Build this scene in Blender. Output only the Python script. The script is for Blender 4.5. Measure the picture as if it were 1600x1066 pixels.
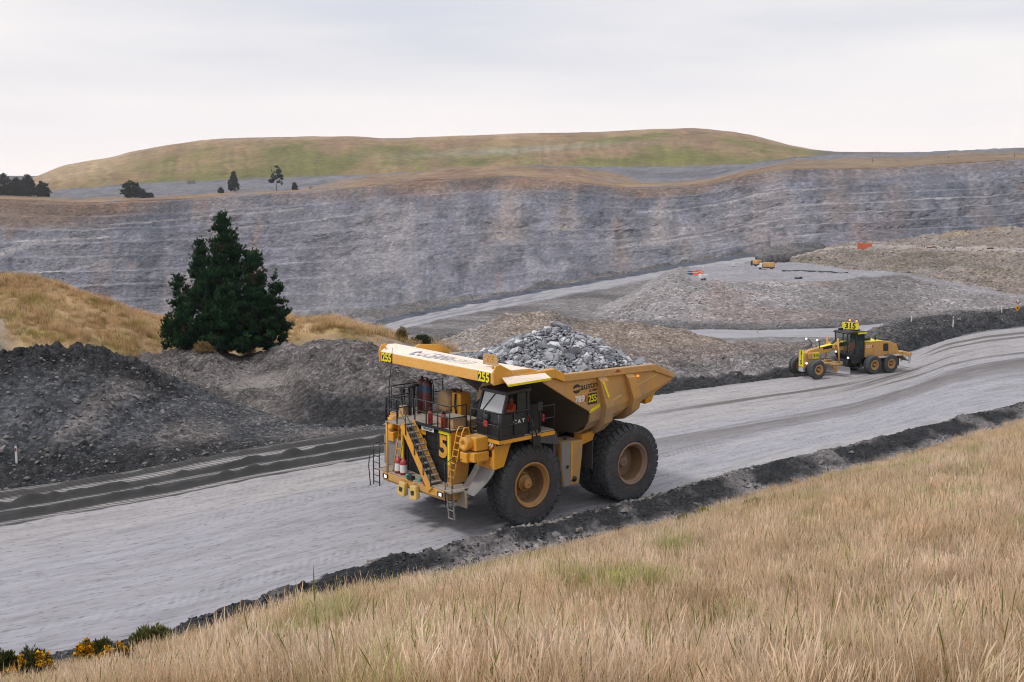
import bpy, bmesh, math, random
import numpy as np
from mathutils import Vector, Matrix

for _o in list(bpy.data.objects):
    bpy.data.objects.remove(_o)
SC = bpy.context.scene
COL = SC.collection
rad = math.radians
random.seed(7)

# ------------------------------------------------------------------ camera
CAM_H, PITCH, FOC = 14.0, rad(7.963), 1780.0
cam_data = bpy.data.cameras.new('camera')
cam = bpy.data.objects.new('camera', cam_data)
COL.objects.link(cam)
cam.location = (0, 0, CAM_H)
cam.rotation_euler = (rad(90) - PITCH, 0, 0)
cam_data.sensor_width = 36
cam_data.lens = FOC / 1600 * 36
cam_data.clip_start = 0.3
cam_data.clip_end = 30000
SC.camera = cam

# ------------------------------------------------------------------ sky, sun, exposure
SUN_EL, SUN_AZ = 58, 245        # azimuth clockwise from +Y: high, behind the camera to the left
w = bpy.data.worlds.new('World')
SC.world = w
w.use_nodes = True
nt = w.node_tree
nt.nodes.clear()
N = nt.nodes.new
wo = N('ShaderNodeOutputWorld'); bg = N('ShaderNodeBackground'); bg.inputs[1].default_value = 0.1
sky = N('ShaderNodeTexSky'); sky.sky_type = 'NISHITA'; sky.sun_disc = False
sky.sun_elevation = rad(SUN_EL); sky.sun_rotation = rad(SUN_AZ)
sky.air_density = 1.0; sky.dust_density = 2.0
tc = N('ShaderNodeTexCoord')
mp = N('ShaderNodeMapping'); mp.inputs['Scale'].default_value = (1.1, 1.1, 8.0); mp.inputs['Location'].default_value = (3.1, .7, 1.9)
nz = N('ShaderNodeTexNoise'); nz.inputs['Scale'].default_value = 1.6; nz.inputs['Detail'].default_value = 5; nz.inputs['Roughness'].default_value = 0.5
rp = N('ShaderNodeValToRGB')
rp.color_ramp.elements[0].position = 0.36; rp.color_ramp.elements[0].color = (5.8, 5.95, 6.55, 1)
rp.color_ramp.elements[1].position = 0.66; rp.color_ramp.elements[1].color = (7.9, 7.55, 7.5, 1)
mx = N('ShaderNodeMix'); mx.data_type = 'RGBA'; mx.inputs[0].default_value = 0.93
L = nt.links.new
L(tc.outputs['Generated'], mp.inputs['Vector']); L(mp.outputs[0], nz.inputs['Vector']); L(nz.outputs['Fac'], rp.inputs[0])
sz = N('ShaderNodeSeparateXYZ'); L(tc.outputs['Generated'], sz.inputs[0])
hr = N('ShaderNodeValToRGB'); L(sz.outputs[2], hr.inputs[0])       # the cloud layer thins and brightens towards the horizon, all the way round
hr.color_ramp.elements[0].position = 0.0; hr.color_ramp.elements[0].color = (1, 1, 1, 1); hr.color_ramp.elements[1].position = 0.10; hr.color_ramp.elements[1].color = (0, 0, 0, 1)
m2 = N('ShaderNodeMix'); m2.data_type = 'RGBA'; m2.inputs[7].default_value = (9.5, 8.7, 8.45, 1)
L(hr.outputs[0], m2.inputs[0]); L(rp.outputs[0], m2.inputs[6])
L(sky.outputs[0], mx.inputs[6]); L(m2.outputs[2], mx.inputs[7]); L(mx.outputs[2], bg.inputs[0]); L(bg.outputs[0], wo.inputs[0])

sun_data = bpy.data.lights.new('sun', 'SUN')
sun = bpy.data.objects.new('sun', sun_data)
COL.objects.link(sun)
sun_data.energy = 1.5
sun_data.angle = rad(10)
sun_data.color = (1.0, 0.95, 0.90)
_d = Vector((math.sin(rad(SUN_AZ)) * math.cos(rad(SUN_EL)), math.cos(rad(SUN_AZ)) * math.cos(rad(SUN_EL)), math.sin(rad(SUN_EL))))
sun.rotation_euler = _d.to_track_quat('Z', 'Y').to_euler()

SC.view_settings.view_transform = 'Standard'
SC.view_settings.look = 'None'
SC.view_settings.exposure = 0.33
SC.view_settings.gamma = 1
SC.view_settings.use_curve_mapping = False
SC.render.engine = 'CYCLES'
SC.cycles.max_bounces = 5
SC.cycles.diffuse_bounces = 2
SC.cycles.use_adaptive_sampling = True
SC.cycles.adaptive_threshold = 0.018
SC.cycles.adaptive_min_samples = 40
SC.cycles.glossy_bounces = 3
SC.cycles.transparent_max_bounces = 8
SC.cycles.volume_bounces = 1
SC.cycles.use_denoising = True
SC.cycles.filter_width = 1.05
SC.cycles.caustics_reflective = False
SC.cycles.caustics_refractive = False

# ------------------------------------------------------------------ pixel <-> place (used once, to survey the photograph)
_cp, _sp = math.cos(PITCH), math.sin(PITCH)
def W(px, py, Y):
    a = (np.asarray(px, float) - 800) / FOC; b = -(np.asarray(py, float) - 533) / FOC
    dy = _cp + b * _sp; dz = -_sp + b * _cp
    t = Y / dy
    return np.stack([a * t, Y + 0 * a, CAM_H + dz * t], -1)
def G(px, py, z=0.0):
    b = -(np.asarray(py, float) - 533) / FOC
    dy = _cp + b * _sp; dz = -_sp + b * _cp
    return W(px, py, dy * (z - CAM_H) / dz)

# ------------------------------------------------------------------ noise in numpy
def _hash(ix, iy, iz, seed):
    h = (ix.astype(np.int64) * 374761393 + iy.astype(np.int64) * 668265263 + iz.astype(np.int64) * 2147483647 + seed * 974711) & 0xffffffff
    h = ((h ^ (h >> 13)) * 1274126177) & 0xffffffff
    h = ((h ^ (h >> 16)) * 2246822519) & 0xffffffff
    return ((h ^ (h >> 15)) & 0xffffff) / float(0xffffff)
def vnoise(P, seed=0):
    P = np.asarray(P, float)
    i = np.floor(P).astype(np.int64); f = P - i
    f = f * f * f * (f * (f * 6 - 15) + 10)
    r = 0
    for dx in (0, 1):
        wx = f[..., 0] if dx else 1 - f[..., 0]
        for dy in (0, 1):
            wy = f[..., 1] if dy else 1 - f[..., 1]
            for dz in (0, 1):
                wz = f[..., 2] if dz else 1 - f[..., 2]
                r = r + wx * wy * wz * _hash(i[..., 0] + dx, i[..., 1] + dy, i[..., 2] + dz, seed)
    return r * 2 - 1
def fbm(P, scale=1.0, octaves=4, seed=0, gain=0.5, ridged=False):
    P = np.asarray(P, float) / scale
    a, s, r = 1.0, 0.0, 0
    for k in range(octaves):
        n = vnoise(P, seed + k * 17)
        if ridged: n = 1 - 2 * np.abs(n)
        r = r + a * n; s += a
        a *= gain; P = P * 2.03 + 11.7
    return r / s
def sstep(a, b, x):
    t = np.clip((x - a) / (b - a), 0, 1); return t * t * (3 - 2 * t)
def mixc(a, b, t):
    return np.asarray(a) * (1 - t[..., None]) + np.asarray(b) * t[..., None]

# ------------------------------------------------------------------ objects
def tag(o, label=None, cat=None, group=None, kind=None):
    if label: o['label'] = label
    if cat: o['category'] = cat
    if group: o['group'] = group
    if kind: o['kind'] = kind
    return o
def link(o, parent=None):
    COL.objects.link(o)
    if parent is not None: o.parent = parent
    return o
def empty(name, loc=(0, 0, 0), rz=0.0):
    o = bpy.data.objects.new(name, None); o.location = loc; o.rotation_euler = (0, 0, rz)
    o.empty_display_size = 0.1
    return link(o)
def np_mesh(name, V, quads=None, tris=None, smooth=True, cols=None, uv=None):
    me = bpy.data.meshes.new(name)
    V = np.asarray(V, np.float32).reshape(-1, 3)
    me.vertices.add(len(V)); me.vertices.foreach_set('co', V.ravel())
    idx, starts, tot, n = [], [], [], 0
    for F, k in ((quads, 4), (tris, 3)):
        if F is None or len(F) == 0: continue
        F = np.asarray(F, np.int32).reshape(-1, k)
        idx.append(F.ravel()); starts.append(n + np.arange(len(F)) * k); tot.append(np.full(len(F), k)); n += F.size
    idx = np.concatenate(idx); starts = np.concatenate(starts); tot = np.concatenate(tot)
    me.loops.add(len(idx)); me.loops.foreach_set('vertex_index', idx.astype(np.int32))
    me.polygons.add(len(starts)); me.polygons.foreach_set('loop_start', starts.astype(np.int32))
    me.polygons.foreach_set('loop_total', tot.astype(np.int32))
    if smooth: me.polygons.foreach_set('use_smooth', np.ones(len(starts), bool))
    if cols is not None:
        c = np.ones((len(V), 4), np.float32); k_ = np.asarray(cols).shape[-1]; c[:, :k_] = np.asarray(cols, np.float32).reshape(-1, k_)
        a = me.color_attributes.new('Col', 'FLOAT_COLOR', 'POINT'); a.data.foreach_set('color', c.ravel())
    if uv is not None:
        u = me.uv_layers.new(name='UVMap'); u.data.foreach_set('uv', np.asarray(uv, np.float32).reshape(-1, 2)[idx].ravel())
    me.update(calc_edges=True)
    return me
def grid_quads(m, n):
    a = (np.arange(m - 1)[:, None] * n + np.arange(n - 1)[None]).ravel()
    return np.stack([a, a + 1, a + n + 1, a + n], -1)

class MB:
    """collects simple solids into one mesh"""
    def __init__(s): s.v = []; s.f = []; s.sm = []
    def add(s, vs, fs, smooth=False):
        b = len(s.v); s.v += [tuple(map(float, x)) for x in vs]; s.f += [tuple(i + b for i in f) for f in fs]; s.sm += [smooth] * len(fs); return s
    def box(s, x0, x1, y0, y1, z0, z1):
        return s.hexa([(x0, y0, z0), (x1, y0, z0), (x1, y1, z0), (x0, y1, z0), (x0, y0, z1), (x1, y0, z1), (x1, y1, z1), (x0, y1, z1)])
    def hexa(s, p):
        return s.add(p, [(3, 2, 1, 0), (4, 5, 6, 7), (0, 1, 5, 4), (1, 2, 6, 5), (2, 3, 7, 6), (3, 0, 4, 7)])
    def prism(s, poly, axis, a, b):
        """poly: 2D points in the plane of the other two axes (in xyz order), extruded from a to b"""
        def P(q, t):
            return {'x': (t, q[0], q[1]), 'y': (q[0], t, q[1]), 'z': (q[0], q[1], t)}[axis]
        n = len(poly)
        vs = [P(q, a) for q in poly] + [P(q, b) for q in poly]
        fs = [tuple(range(n))[::-1], tuple(range(n, 2 * n))] + [(i, (i + 1) % n, n + (i + 1) % n, n + i) for i in range(n)]
        return s.add(vs, fs)
    def bar(s, p, q, w, h, up=(0, 0, 1)):
        p, q = Vector(p), Vector(q); d = (q - p).normalized(); u = Vector(up)
        x = d.cross(u)
        if x.length < 1e-4: x = d.cross(Vector((1, 0, 0)))
        x.normalize(); u = x.cross(d).normalized(); x *= w / 2; u *= h / 2
        return s.hexa([p - x - u, q - x - u, q + x - u, p + x - u, p - x + u, q - x + u, q + x + u, p + x + u])
    def tube(s, pts, r, n=8, caps=True):
        pts = [Vector(p) for p in pts]; R = r if isinstance(r, (list, tuple)) else [r] * len(pts)
        rings = []; prev = None
        for i, p in enumerate(pts):
            if i == 0: d = pts[1] - p
            elif i == len(pts) - 1: d = p - pts[i - 1]
            else: d = (pts[i + 1] - p).normalized() + (p - pts[i - 1]).normalized()
            d.normalize()
            if prev is None:
                a = Vector((0, 0, 1)) if abs(d.z) < 0.9 else Vector((1, 0, 0))
                prev = d.cross(a).normalized()
            x = (prev - d * prev.dot(d)).normalized(); prev = x; y = d.cross(x)
            rings.append([p + (x * math.cos(2 * math.pi * k / n) + y * math.sin(2 * math.pi * k / n)) * R[i] for k in range(n)])
        vs = [v for r_ in rings for v in r_]
        fs = []
        for i in range(len(pts) - 1):
            for k in range(n):
                fs.append((i * n + k, i * n + (k + 1) % n, (i + 1) * n + (k + 1) % n, (i + 1) * n + k))
        s.add(vs, fs, True)
        if caps:
            b = len(s.v) - len(vs)
            s.f += [tuple(b + k for k in range(n))[::-1], tuple(b + (len(pts) - 1) * n + k for k in range(n))]; s.sm += [False, False]
        return s
    def lathe(s, prof, axis='y', c=(0, 0, 0), n=32, smooth=True):
        """prof: list of (radius, position along axis)"""
        vs = []
        for r, t in prof:
            for k in range(n):
                a = 2 * math.pi * k / n; u, v = r * math.cos(a), r * math.sin(a)
                q = {'y': (u, t, v), 'x': (t, u, v), 'z': (u, v, t)}[axis]
                vs.append((q[0] + c[0], q[1] + c[1], q[2] + c[2]))
        fs = [(i * n + k, i * n + (k + 1) % n, (i + 1) * n + (k + 1) % n, (i + 1) * n + k) for i in range(len(prof) - 1) for k in range(n)]
        return s.add(vs, fs, smooth)
    def build(s, name, mat, parent=None, bevel=0, label=None, seg=2):
        me = bpy.data.meshes.new(name)
        me.from_pydata(s.v, [], s.f)
        me.polygons.foreach_set('use_smooth', s.sm)
        bm = bmesh.new(); bm.from_mesh(me); bmesh.ops.recalc_face_normals(bm, faces=bm.faces); bm.to_mesh(me); bm.free()
        me.materials.append(mat)
        o = bpy.data.objects.new(name, me)
        if bevel:
            m = o.modifiers.new('bevel', 'BEVEL'); m.width = bevel; m.segments = seg; m.limit_method = 'ANGLE'; m.angle_limit = rad(35)
        if label: o['label'] = label
        return link(o, parent)

def text_mesh(body, size, thick=0.006, bold=0.0, spacing=1.0, width=1.0):
    cu = bpy.data.curves.new('lettering', 'FONT'); cu.body = body; cu.size = size; cu.extrude = thick; cu.offset = bold * size
    cu.align_x = 'CENTER'; cu.align_y = 'CENTER'; cu.space_character = spacing; cu.resolution_u = 3
    o = bpy.data.objects.new('lettering', cu); COL.objects.link(o)
    dg = bpy.context.evaluated_depsgraph_get(); dg.update()
    me = bpy.data.meshes.new_from_object(o.evaluated_get(dg))
    bpy.data.objects.remove(o); bpy.data.curves.remove(cu)
    if width != 1.0:
        for v in me.vertices: v.co.x *= width
    return me
def lettering(name, body, size, mat, parent, origin, right, up, bold=0.02, width=1.0, spacing=1.0, thick=0.006):
    me = text_mesh(body, size, thick, bold, spacing, width); me.name = name; me.materials.clear(); me.materials.append(mat)
    for p_ in me.polygons: p_.material_index = 0
    r = Vector(right).normalized(); u = Vector(up).normalized(); n = r.cross(u).normalized(); u = n.cross(r)
    M = Matrix((r, u, n)).transposed().to_4x4(); M.translation = Vector(origin)
    me.transform(M)
    o = bpy.data.objects.new(name, me)
    return link(o, parent)
def copy_tree(o, parent=None):
    c = o.copy(); COL.objects.link(c); c.parent = parent
    for ch in o.children: copy_tree(ch, c)
    return c

# ------------------------------------------------------------------ materials
def new_mat(name):
    m = bpy.data.materials.new(name); m.use_nodes = True
    t = m.node_tree; b = t.nodes['Principled BSDF']
    return m, t, b
def node(t, typ, **kw):
    n = t.nodes.new(typ)
    for k, v in kw.items():
        if k.startswith('i_'): n.inputs[int(k[2:])].default_value = v
        else: setattr(n, k, v)
    return n
def noise_node(t, vec, scale, detail=4, rough=0.55, dist=0.0):
    n = t.nodes.new('ShaderNodeTexNoise'); n.inputs['Scale'].default_value = scale; n.inputs['Detail'].default_value = detail
    n.inputs['Roughness'].default_value = rough; n.inputs['Distortion'].default_value = dist
    if vec is not None: t.links.new(vec, n.inputs['Vector'])
    return n
def ramp(t, fac, stops):
    r = t.nodes.new('ShaderNodeValToRGB')
    e = r.color_ramp.elements
    while len(e) < len(stops): e.new(0.5)
    for k, (p, c) in enumerate(stops):
        e[k].position = p; e[k].color = (*c, 1) if len(c) == 3 else c
    t.links.new(fac, r.inputs[0]); return r
def mixn(t, a, b, fac, blend='MIX'):
    m = t.nodes.new('ShaderNodeMix'); m.data_type = 'RGBA'; m.blend_type = blend
    for s_, v in ((6, a), (7, b), (0, fac)):
        if hasattr(v, 'default_value') or hasattr(v, 'is_linked'): t.links.new(v, m.inputs[s_])
        else: m.inputs[s_].default_value = (*v, 1) if isinstance(v, (tuple, list)) and len(v) == 3 else v
    return m.outputs[2]
def mathn(t, op, a, b=0.0, clamp=False):
    m = t.nodes.new('ShaderNodeMath'); m.operation = op; m.use_clamp = clamp
    for s_, v in ((0, a), (1, b)):
        if hasattr(v, 'is_linked'): t.links.new(v, m.inputs[s_])
        else: m.inputs[s_].default_value = v
    return m.outputs[0]
def bump(t, b, h, strength=0.4, dist=0.1, prev=None):
    n = t.nodes.new('ShaderNodeBump'); n.inputs['Strength'].default_value = strength; n.inputs['Distance'].default_value = dist
    t.links.new(h, n.inputs['Height'])
    if prev is not None: t.links.new(prev, n.inputs['Normal'])
    if b is not None: t.links.new(n.outputs[0], b.inputs['Normal'])
    return n.outputs[0]

def earth_mat(name, scales=(0.6, 3.0, 9.0), amp=0.45, bump_d=0.15, bump_s=0.6, rock=0.0, stretch=None):
    """broken earth / rock: the colour of the vertex zone, broken up by two noises, stones and relief"""
    m, t, b = new_mat(name)
    geo = t.nodes.new('ShaderNodeNewGeometry'); pos = geo.outputs['Position']
    if stretch:
        mpn = t.nodes.new('ShaderNodeMapping'); mpn.inputs['Scale'].default_value = stretch; t.links.new(pos, mpn.inputs['Vector']); pos = mpn.outputs[0]
    at = t.nodes.new('ShaderNodeAttribute'); at.attribute_name = 'Col'
    n1 = noise_node(t, pos, scales[0], 6, 0.62, 0.4); n2 = noise_node(t, pos, scales[1], 5, 0.65)
    vo = t.nodes.new('ShaderNodeTexVoronoi'); vo.inputs['Scale'].default_value = scales[2]; t.links.new(pos, vo.inputs['Vector'])
    k1 = ramp(t, n1.outputs['Fac'], [(0.25, (1 - amp,) * 3), (0.75, (1 + amp,) * 3)])
    k2 = ramp(t, n2.outputs['Fac'], [(0.3, (1 - amp * .8,) * 3), (0.7, (1 + amp * .8,) * 3)])
    c = mixn(t, at.outputs['Color'], k1.outputs[0], 1.0, 'MULTIPLY'); c = mixn(t, c, k2.outputs[0], 1.0, 'MULTIPLY')
    if rock:
        sep = t.nodes.new('ShaderNodeSeparateColor'); t.links.new(vo.outputs['Color'], sep.inputs[0])
        k3 = ramp(t, sep.outputs[0], [(0.0, (0.42,) * 3), (0.65, (1.0,) * 3), (1.0, (1.95, 1.92, 1.92))])
        cm = mixn(t, c, k3.outputs[0], 1.0, 'MULTIPLY'); c = mixn(t, c, cm, rock)
    smooth_c = mixn(t, at.outputs['Color'], ramp(t, n1.outputs['Fac'], [(0.3, (.86,) * 3), (0.7, (1.12,) * 3)]).outputs[0], 1.0, 'MULTIPLY')
    c = mixn(t, smooth_c, c, at.outputs['Alpha'])      # alpha: 1 broken ground, 0 graded and driven on
    t.links.new(c, b.inputs['Base Color']); b.inputs['Roughness'].default_value = 0.95; b.inputs['Specular IOR Level'].default_value = 0.2
    h = mathn(t, 'ADD', n2.outputs['Fac'], mathn(t, 'MULTIPLY', vo.outputs['Distance'], -0.6))
    h = mathn(t, 'ADD', h, mathn(t, 'MULTIPLY', n1.outputs['Fac'], 1.5))
    h = mathn(t, 'MULTIPLY', h, at.outputs['Alpha'])
    bump(t, b, h, bump_s, bump_d)
    return m
# ------------------------------------------------------------------ terrain helpers
PX0, PX1 = -420.0, 2020.0
def row(pts, PX, z=None, sm=16.0):
    pts = sorted(pts, key=lambda q: q[0])
    x = np.array([q[0] for q in pts], float); y = np.array([q[1] for q in pts], float)
    fine = np.arange(PX[0] - 60, PX[-1] + 61, 4.0)
    k = max(1, int(sm / 4)); ker = np.hanning(2 * k + 3); ker /= ker.sum()
    def it(v):
        f_ = np.interp(fine, x, v); f_ = np.convolve(np.pad(f_, len(ker) // 2, mode='edge'), ker, 'valid')
        return np.interp(PX, fine, f_[:len(fine)])
    py = it(y)
    if z is not None:
        zz = it(np.array([q[2] for q in pts], float)) if len(pts[0]) > 2 else z
        return G(PX, py, zz)
    return W(PX, py, it(np.array([q[2] for q in pts], float)))
def loft(rows, segs):
    out, T = [], []
    for k, s in enumerate(segs):
        for j in range(s):
            f_ = j / s; out.append(rows[k] * (1 - f_) + rows[k + 1] * f_); T.append(k + f_)
    out.append(rows[-1]); T.append(float(len(segs)))
    return np.stack(out, 0), np.array(T)
def normals(V):
    du = np.gradient(V, axis=1); dv = np.gradient(V, axis=0)
    n = np.cross(du, dv); n /= np.linalg.norm(n, axis=-1, keepdims=True) + 1e-9
    n[n[..., 2] < 0] *= -1
    return n
def terrain(name, V, cols, mat, uv=None, smooth=True, kind='structure', extra=None):
    m, n = V.shape[:2]
    me = np_mesh(name, V, quads=grid_quads(m, n), cols=cols, uv=uv, smooth=smooth)
    if extra is not None:
        for nm, a in extra.items():
            at = me.attributes.new(nm, 'FLOAT', 'POINT'); at.data.foreach_set('value', np.asarray(a, np.float32).ravel())
    me.materials.append(mat)
    o = bpy.data.objects.new(name, me); tag(o, kind=kind)
    return link(o)

# palette (linear albedo)
C_DARK = np.array((.027, .029, .033)); C_GREY = np.array((.158, .150, .153)); C_DUST = np.array((.28, .262, .265))
C_ROAD = np.array((.320, .318, .352)); C_WALL = np.array((.182, .184, .216)); C_WALLB = np.array((.255, .225, .225)); C_WALLD = np.array((.078, .092, .122))
C_GOLD = np.array((.40, .265, .115)); C_BROWN = np.array((.20, .125, .075)); C_GREEN = np.array((.135, .16, .045)); C_TAN = np.array((.33, .26, .165))

M_FAR = earth_mat('far_rock', (0.03, 0.30, 0.45), 0.30, 2.0, 0.7, 0.30, (1, 1, 1.6))
M_MID = earth_mat('spoil_rock', (0.12, 0.8, 1.7), 0.36, 0.4, 0.8, 0.45)
M_BANK = earth_mat('bank_earth', (0.4, 2.2, 4.5), 0.45, 0.18, 0.9, 0.7)
M_BERM = earth_mat('berm_earth', (0.8, 3.5, 7.0), 0.42, 0.09, 0.8, 0.3)
M_TURF = earth_mat('dry_turf', (0.2, 1.2, 6.0), 0.35, 0.1, 0.6, 0.0)
M_HILL = earth_mat('hill_turf', (0.03, 0.16, 0.5), 0.30, 2.0, 0.6, 0.0, None)

# ------------------------------------------------------------------ survey of the main lines (photo pixels)
NEAR_EDGE = [(-420, 1160), (0, 1046), (270, 990), (400, 951), (540, 906), (640, 879), (760, 848), (850, 822), (950, 796), (1010, 783), (1080, 760), (1200, 727), (1320, 701), (1420, 676), (1520, 651), (1600, 637), (1760, 612), (2020, 585)]
BERM_OUT = [(-420, 1175), (0, 1052), (270, 1008), (400, 977), (560, 929), (700, 896), (800, 872), (900, 853), (1000, 826), (1100, 803), (1200, 768), (1300, 742), (1400, 714), (1500, 684), (1600, 657), (1760, 630), (2020, 602)]
FAR_EDGE = [(-420, 842), (0, 766), (200, 735), (400, 697), (600, 668), (800, 640), (1040, 612), (1240, 587), (1330, 574), (1430, 546), (1480, 526), (1540, 515), (1600, 508), (1760, 494), (2020, 478)]

# ------------------------------------------------------------------ road
PX = np.linspace(PX0, PX1, 620)
rn, rf = row(NEAR_EDGE, PX, 0.0), row(FAR_EDGE, PX, 0.0)
V, T = loft([rn, rf], [150])
t2 = T[:, None] + 0 * PX[None]; pxg = PX[None] + 0 * T[:, None]
ud = np.cumsum(np.r_[0, np.linalg.norm(np.diff(rn, axis=0), axis=1)])
uf = np.cumsum(np.r_[0, np.linalg.norm(np.diff(rf, axis=0), axis=1)])
# distance along the road: project on the local road direction so that u is square to v
dirv = np.gradient(V, axis=1); dirv /= np.linalg.norm(dirv, axis=-1, keepdims=True)
u = (V[..., 0] * 0.74 + V[..., 1] * 0.67)
uvv = np.stack([u, t2 * 24.0], -1)
strip = sstep(760, 600, pxg)
V[..., 2] += 0.018 * fbm(np.stack([u * 0.05, t2 * 24 * 0.5, 0 * u], -1), 1.0, 4, 3) + 0.02 * fbm(np.stack([u * .4, t2 * 24 * 1.5, 0 * u], -1), 1.0, 3, 5)
V[..., 2] += 0.10 * strip * sstep(.70, .76, t2) * (0.5 + fbm(np.stack([u * .3, t2 * 40, 0 * u], -1), 1.0, 3, 9))
for tc_, hh in ((.775, .24), (.852, .30), (.935, .26), (.703, .10)):
    V[..., 2] += strip * hh * np.exp(-((t2 - tc_ - .010 * (vnoise(np.stack([u * .12, 0 * u, 0 * u], -1), 5) * .5)) / .016) ** 2) * (.8 + .7 * fbm(np.stack([u * 1.3, t2 * 40, 0 * u], -1), 1.0, 3, 15))
V[..., 2] -= 0.25 * sstep(0.985, 1.0, t2) + 0.25 * sstep(0.015, 0.0, t2)
cols = np.broadcast_to(C_ROAD, V.shape).copy()
st = fbm(np.stack([u * 0.022, t2 * 24 * 0.34, 0 * u], -1), 1.0, 4, 21)
st2 = fbm(np.stack([u * 0.05, t2 * 24 * 1.3, 0 * u], -1), 1.0, 4, 22)
right = sstep(900, 1150, pxg)
mud = np.clip(sstep(0.0, .34, st + .6 * st2 - .08) * (0.22 + 0.75 * right * sstep(.25, .5, t2)), 0, 1) * (1 - strip * .5)
cols = mixc(cols, (.105, .093, .086), mud * 0.95)
cols = mixc(cols, (.38, .37, .365), sstep(.1, .5, -st) * .55)
tan = sstep(.42, .66, t2) * (1 - strip * sstep(.69, .72, t2)) * sstep(0.9, .3, mud)
cols = mixc(cols, (.335, .305, .275), tan * .6 * (0.6 + .4 * st))
cols = mixc(cols, C_DARK * 1.3, sstep(.95, 1.0, t2 + .02 * st2) * (1 - strip) * .9)
cols = mixc(cols, C_GREY * .8, sstep(.03, 0.0, t2 + .012 * st2))
m, t, b = new_mat('haul_road_surface')
at = t.nodes.new('ShaderNodeAttribute'); at.attribute_name = 'Col'
al = t.nodes.new('ShaderNodeAttribute'); al.attribute_name = 'strip'
uvn = t.nodes.new('ShaderNodeUVMap'); sx = t.nodes.new('ShaderNodeSeparateXYZ'); t.links.new(uvn.outputs[0], sx.inputs[0])
def uvmap(su, sv):
    q = t.nodes.new('ShaderNodeMapping'); q.inputs['Scale'].default_value = (su, sv, 1); t.links.new(uvn.outputs[0], q.inputs['Vector']); return q.outputs[0]
n1 = noise_node(t, uvmap(.35, 1.9), 1.0, 6, .6, .3); n2 = noise_node(t, uvmap(1.8, 6.0), 1.0, 6, .65)
n3 = noise_node(t, uvmap(2.2, 5.5), 1.0, 3, .5)
c = mixn(t, at.outputs['Color'], ramp(t, n1.outputs['Fac'], [(.28, (.74,) * 3), (.5, (1.0,) * 3), (.72, (1.16,) * 3)]).outputs[0], 1.0, 'MULTIPLY')
c = mixn(t, c, ramp(t, n2.outputs['Fac'], [(.3, (.87,) * 3), (.7, (1.11,) * 3)]).outputs[0], 1.0, 'MULTIPLY')
specks = ramp(t, n3.outputs['Fac'], [(.60, (0, 0, 0)), (.66, (1, 1, 1))])
c = mixn(t, c, (.10, .10, .105), mathn(t, 'MULTIPLY', specks.outputs[0], .5))
# older tread prints, faint, in four wheel paths
pr = ramp(t, mathn(t, 'DIVIDE', sx.outputs[1], 24.0), [(.08, (0, 0, 0)), (.10, (.9,) * 3), (.135, (.9,) * 3), (.155, (0, 0, 0)), (.26, (0, 0, 0)), (.28, (1, 1, 1)), (.315, (1, 1, 1)), (.335, (0, 0, 0)), (.46, (0, 0, 0)), (.48, (.8,) * 3), (.51, (.8,) * 3), (.53, (0, 0, 0)), (.60, (0, 0, 0)), (.62, (.9,) * 3), (.65, (.9,) * 3), (.67, (0, 0, 0))])
w2 = t.nodes.new('ShaderNodeTexWave'); w2.bands_direction = 'DIAGONAL'; w2.inputs['Scale'].default_value = .34; w2.inputs['Distortion'].default_value = 1.2; t.links.new(uvmap(5.0, -3.2), w2.inputs['Vector'])
pm = mathn(t, 'MULTIPLY', pr.outputs[0], ramp(t, w2.outputs['Fac'], [(.35, (0, 0, 0)), (.7, (1, 1, 1))]).outputs[0])
pm = mathn(t, 'MULTIPLY', pm, ramp(t, noise_node(t, uvmap(.05, .25), 1.0, 3).outputs['Fac'], [(.40, (0, 0, 0)), (.6, (1, 1, 1))]).outputs[0])
c = mixn(t, c, mixn(t, c, (.62, .62, .63), 1.0, 'MULTIPLY'), mathn(t, 'MULTIPLY', pm, .32))
# fresh tyre tracks pressed into the dark strip beside the bank
vnorm = mathn(t, 'DIVIDE', sx.outputs[1], 24.0)
wob = mathn(t, 'MULTIPLY', mathn(t, 'SUBTRACT', noise_node(t, uvmap(.12, .0), 1.0, 2).outputs['Fac'], .5), .010)
vn = mathn(t, 'ADD', vnorm, wob)
S = ramp(t, vn, [(.700, (0, 0, 0)), (.708, (1, 1, 1)), (1.0, (1, 1, 1))])
TR = ramp(t, vn, [(.0, (0, 0, 0)), (.718, (0, 0, 0)), (.723, (1, 1, 1)), (.738, (1, 1, 1)), (.743, (0, 0, 0)), (.806, (0, 0, 0)), (.811, (.9,) * 3), (.820, (.9,) * 3), (.825, (0, 0, 0)),
                  (.884, (0, 0, 0)), (.889, (1, 1, 1)), (.908, (1, 1, 1)), (.914, (.1, .1, .1)), (.955, (.1, .1, .1)), (.962, (.6, .6, .6)), (.978, (.6, .6, .6)), (.985, (0, 0, 0))])
wv = t.nodes.new('ShaderNodeTexWave'); wv.bands_direction = 'DIAGONAL'; wv.inputs['Scale'].default_value = .34; wv.inputs['Distortion'].default_value = .6; t.links.new(uvmap(6.0, 3.6), wv.inputs['Vector'])
lad = ramp(t, wv.outputs['Fac'], [(.22, (.35,) * 3), (.42, (1, 1, 1))])
tr = mathn(t, 'MULTIPLY', TR.outputs[0], lad.outputs[0]); tr = mathn(t, 'MULTIPLY', tr, ramp(t, n1.outputs['Fac'], [(.3, (.45,) * 3), (.6, (1, 1, 1))]).outputs[0])
dk = mixn(t, (.016, .018, .021), (.052, .050, .050), n2.outputs['Fac'])
sc_ = mixn(t, dk, (.33, .315, .31), tr)
c = mixn(t, c, sc_, mathn(t, 'MULTIPLY', S.outputs[0], al.outputs['Fac']))
t.links.new(c, b.inputs['Base Color']); b.inputs['Roughness'].default_value = .8; b.inputs['Specular IOR Level'].default_value = .35
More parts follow.
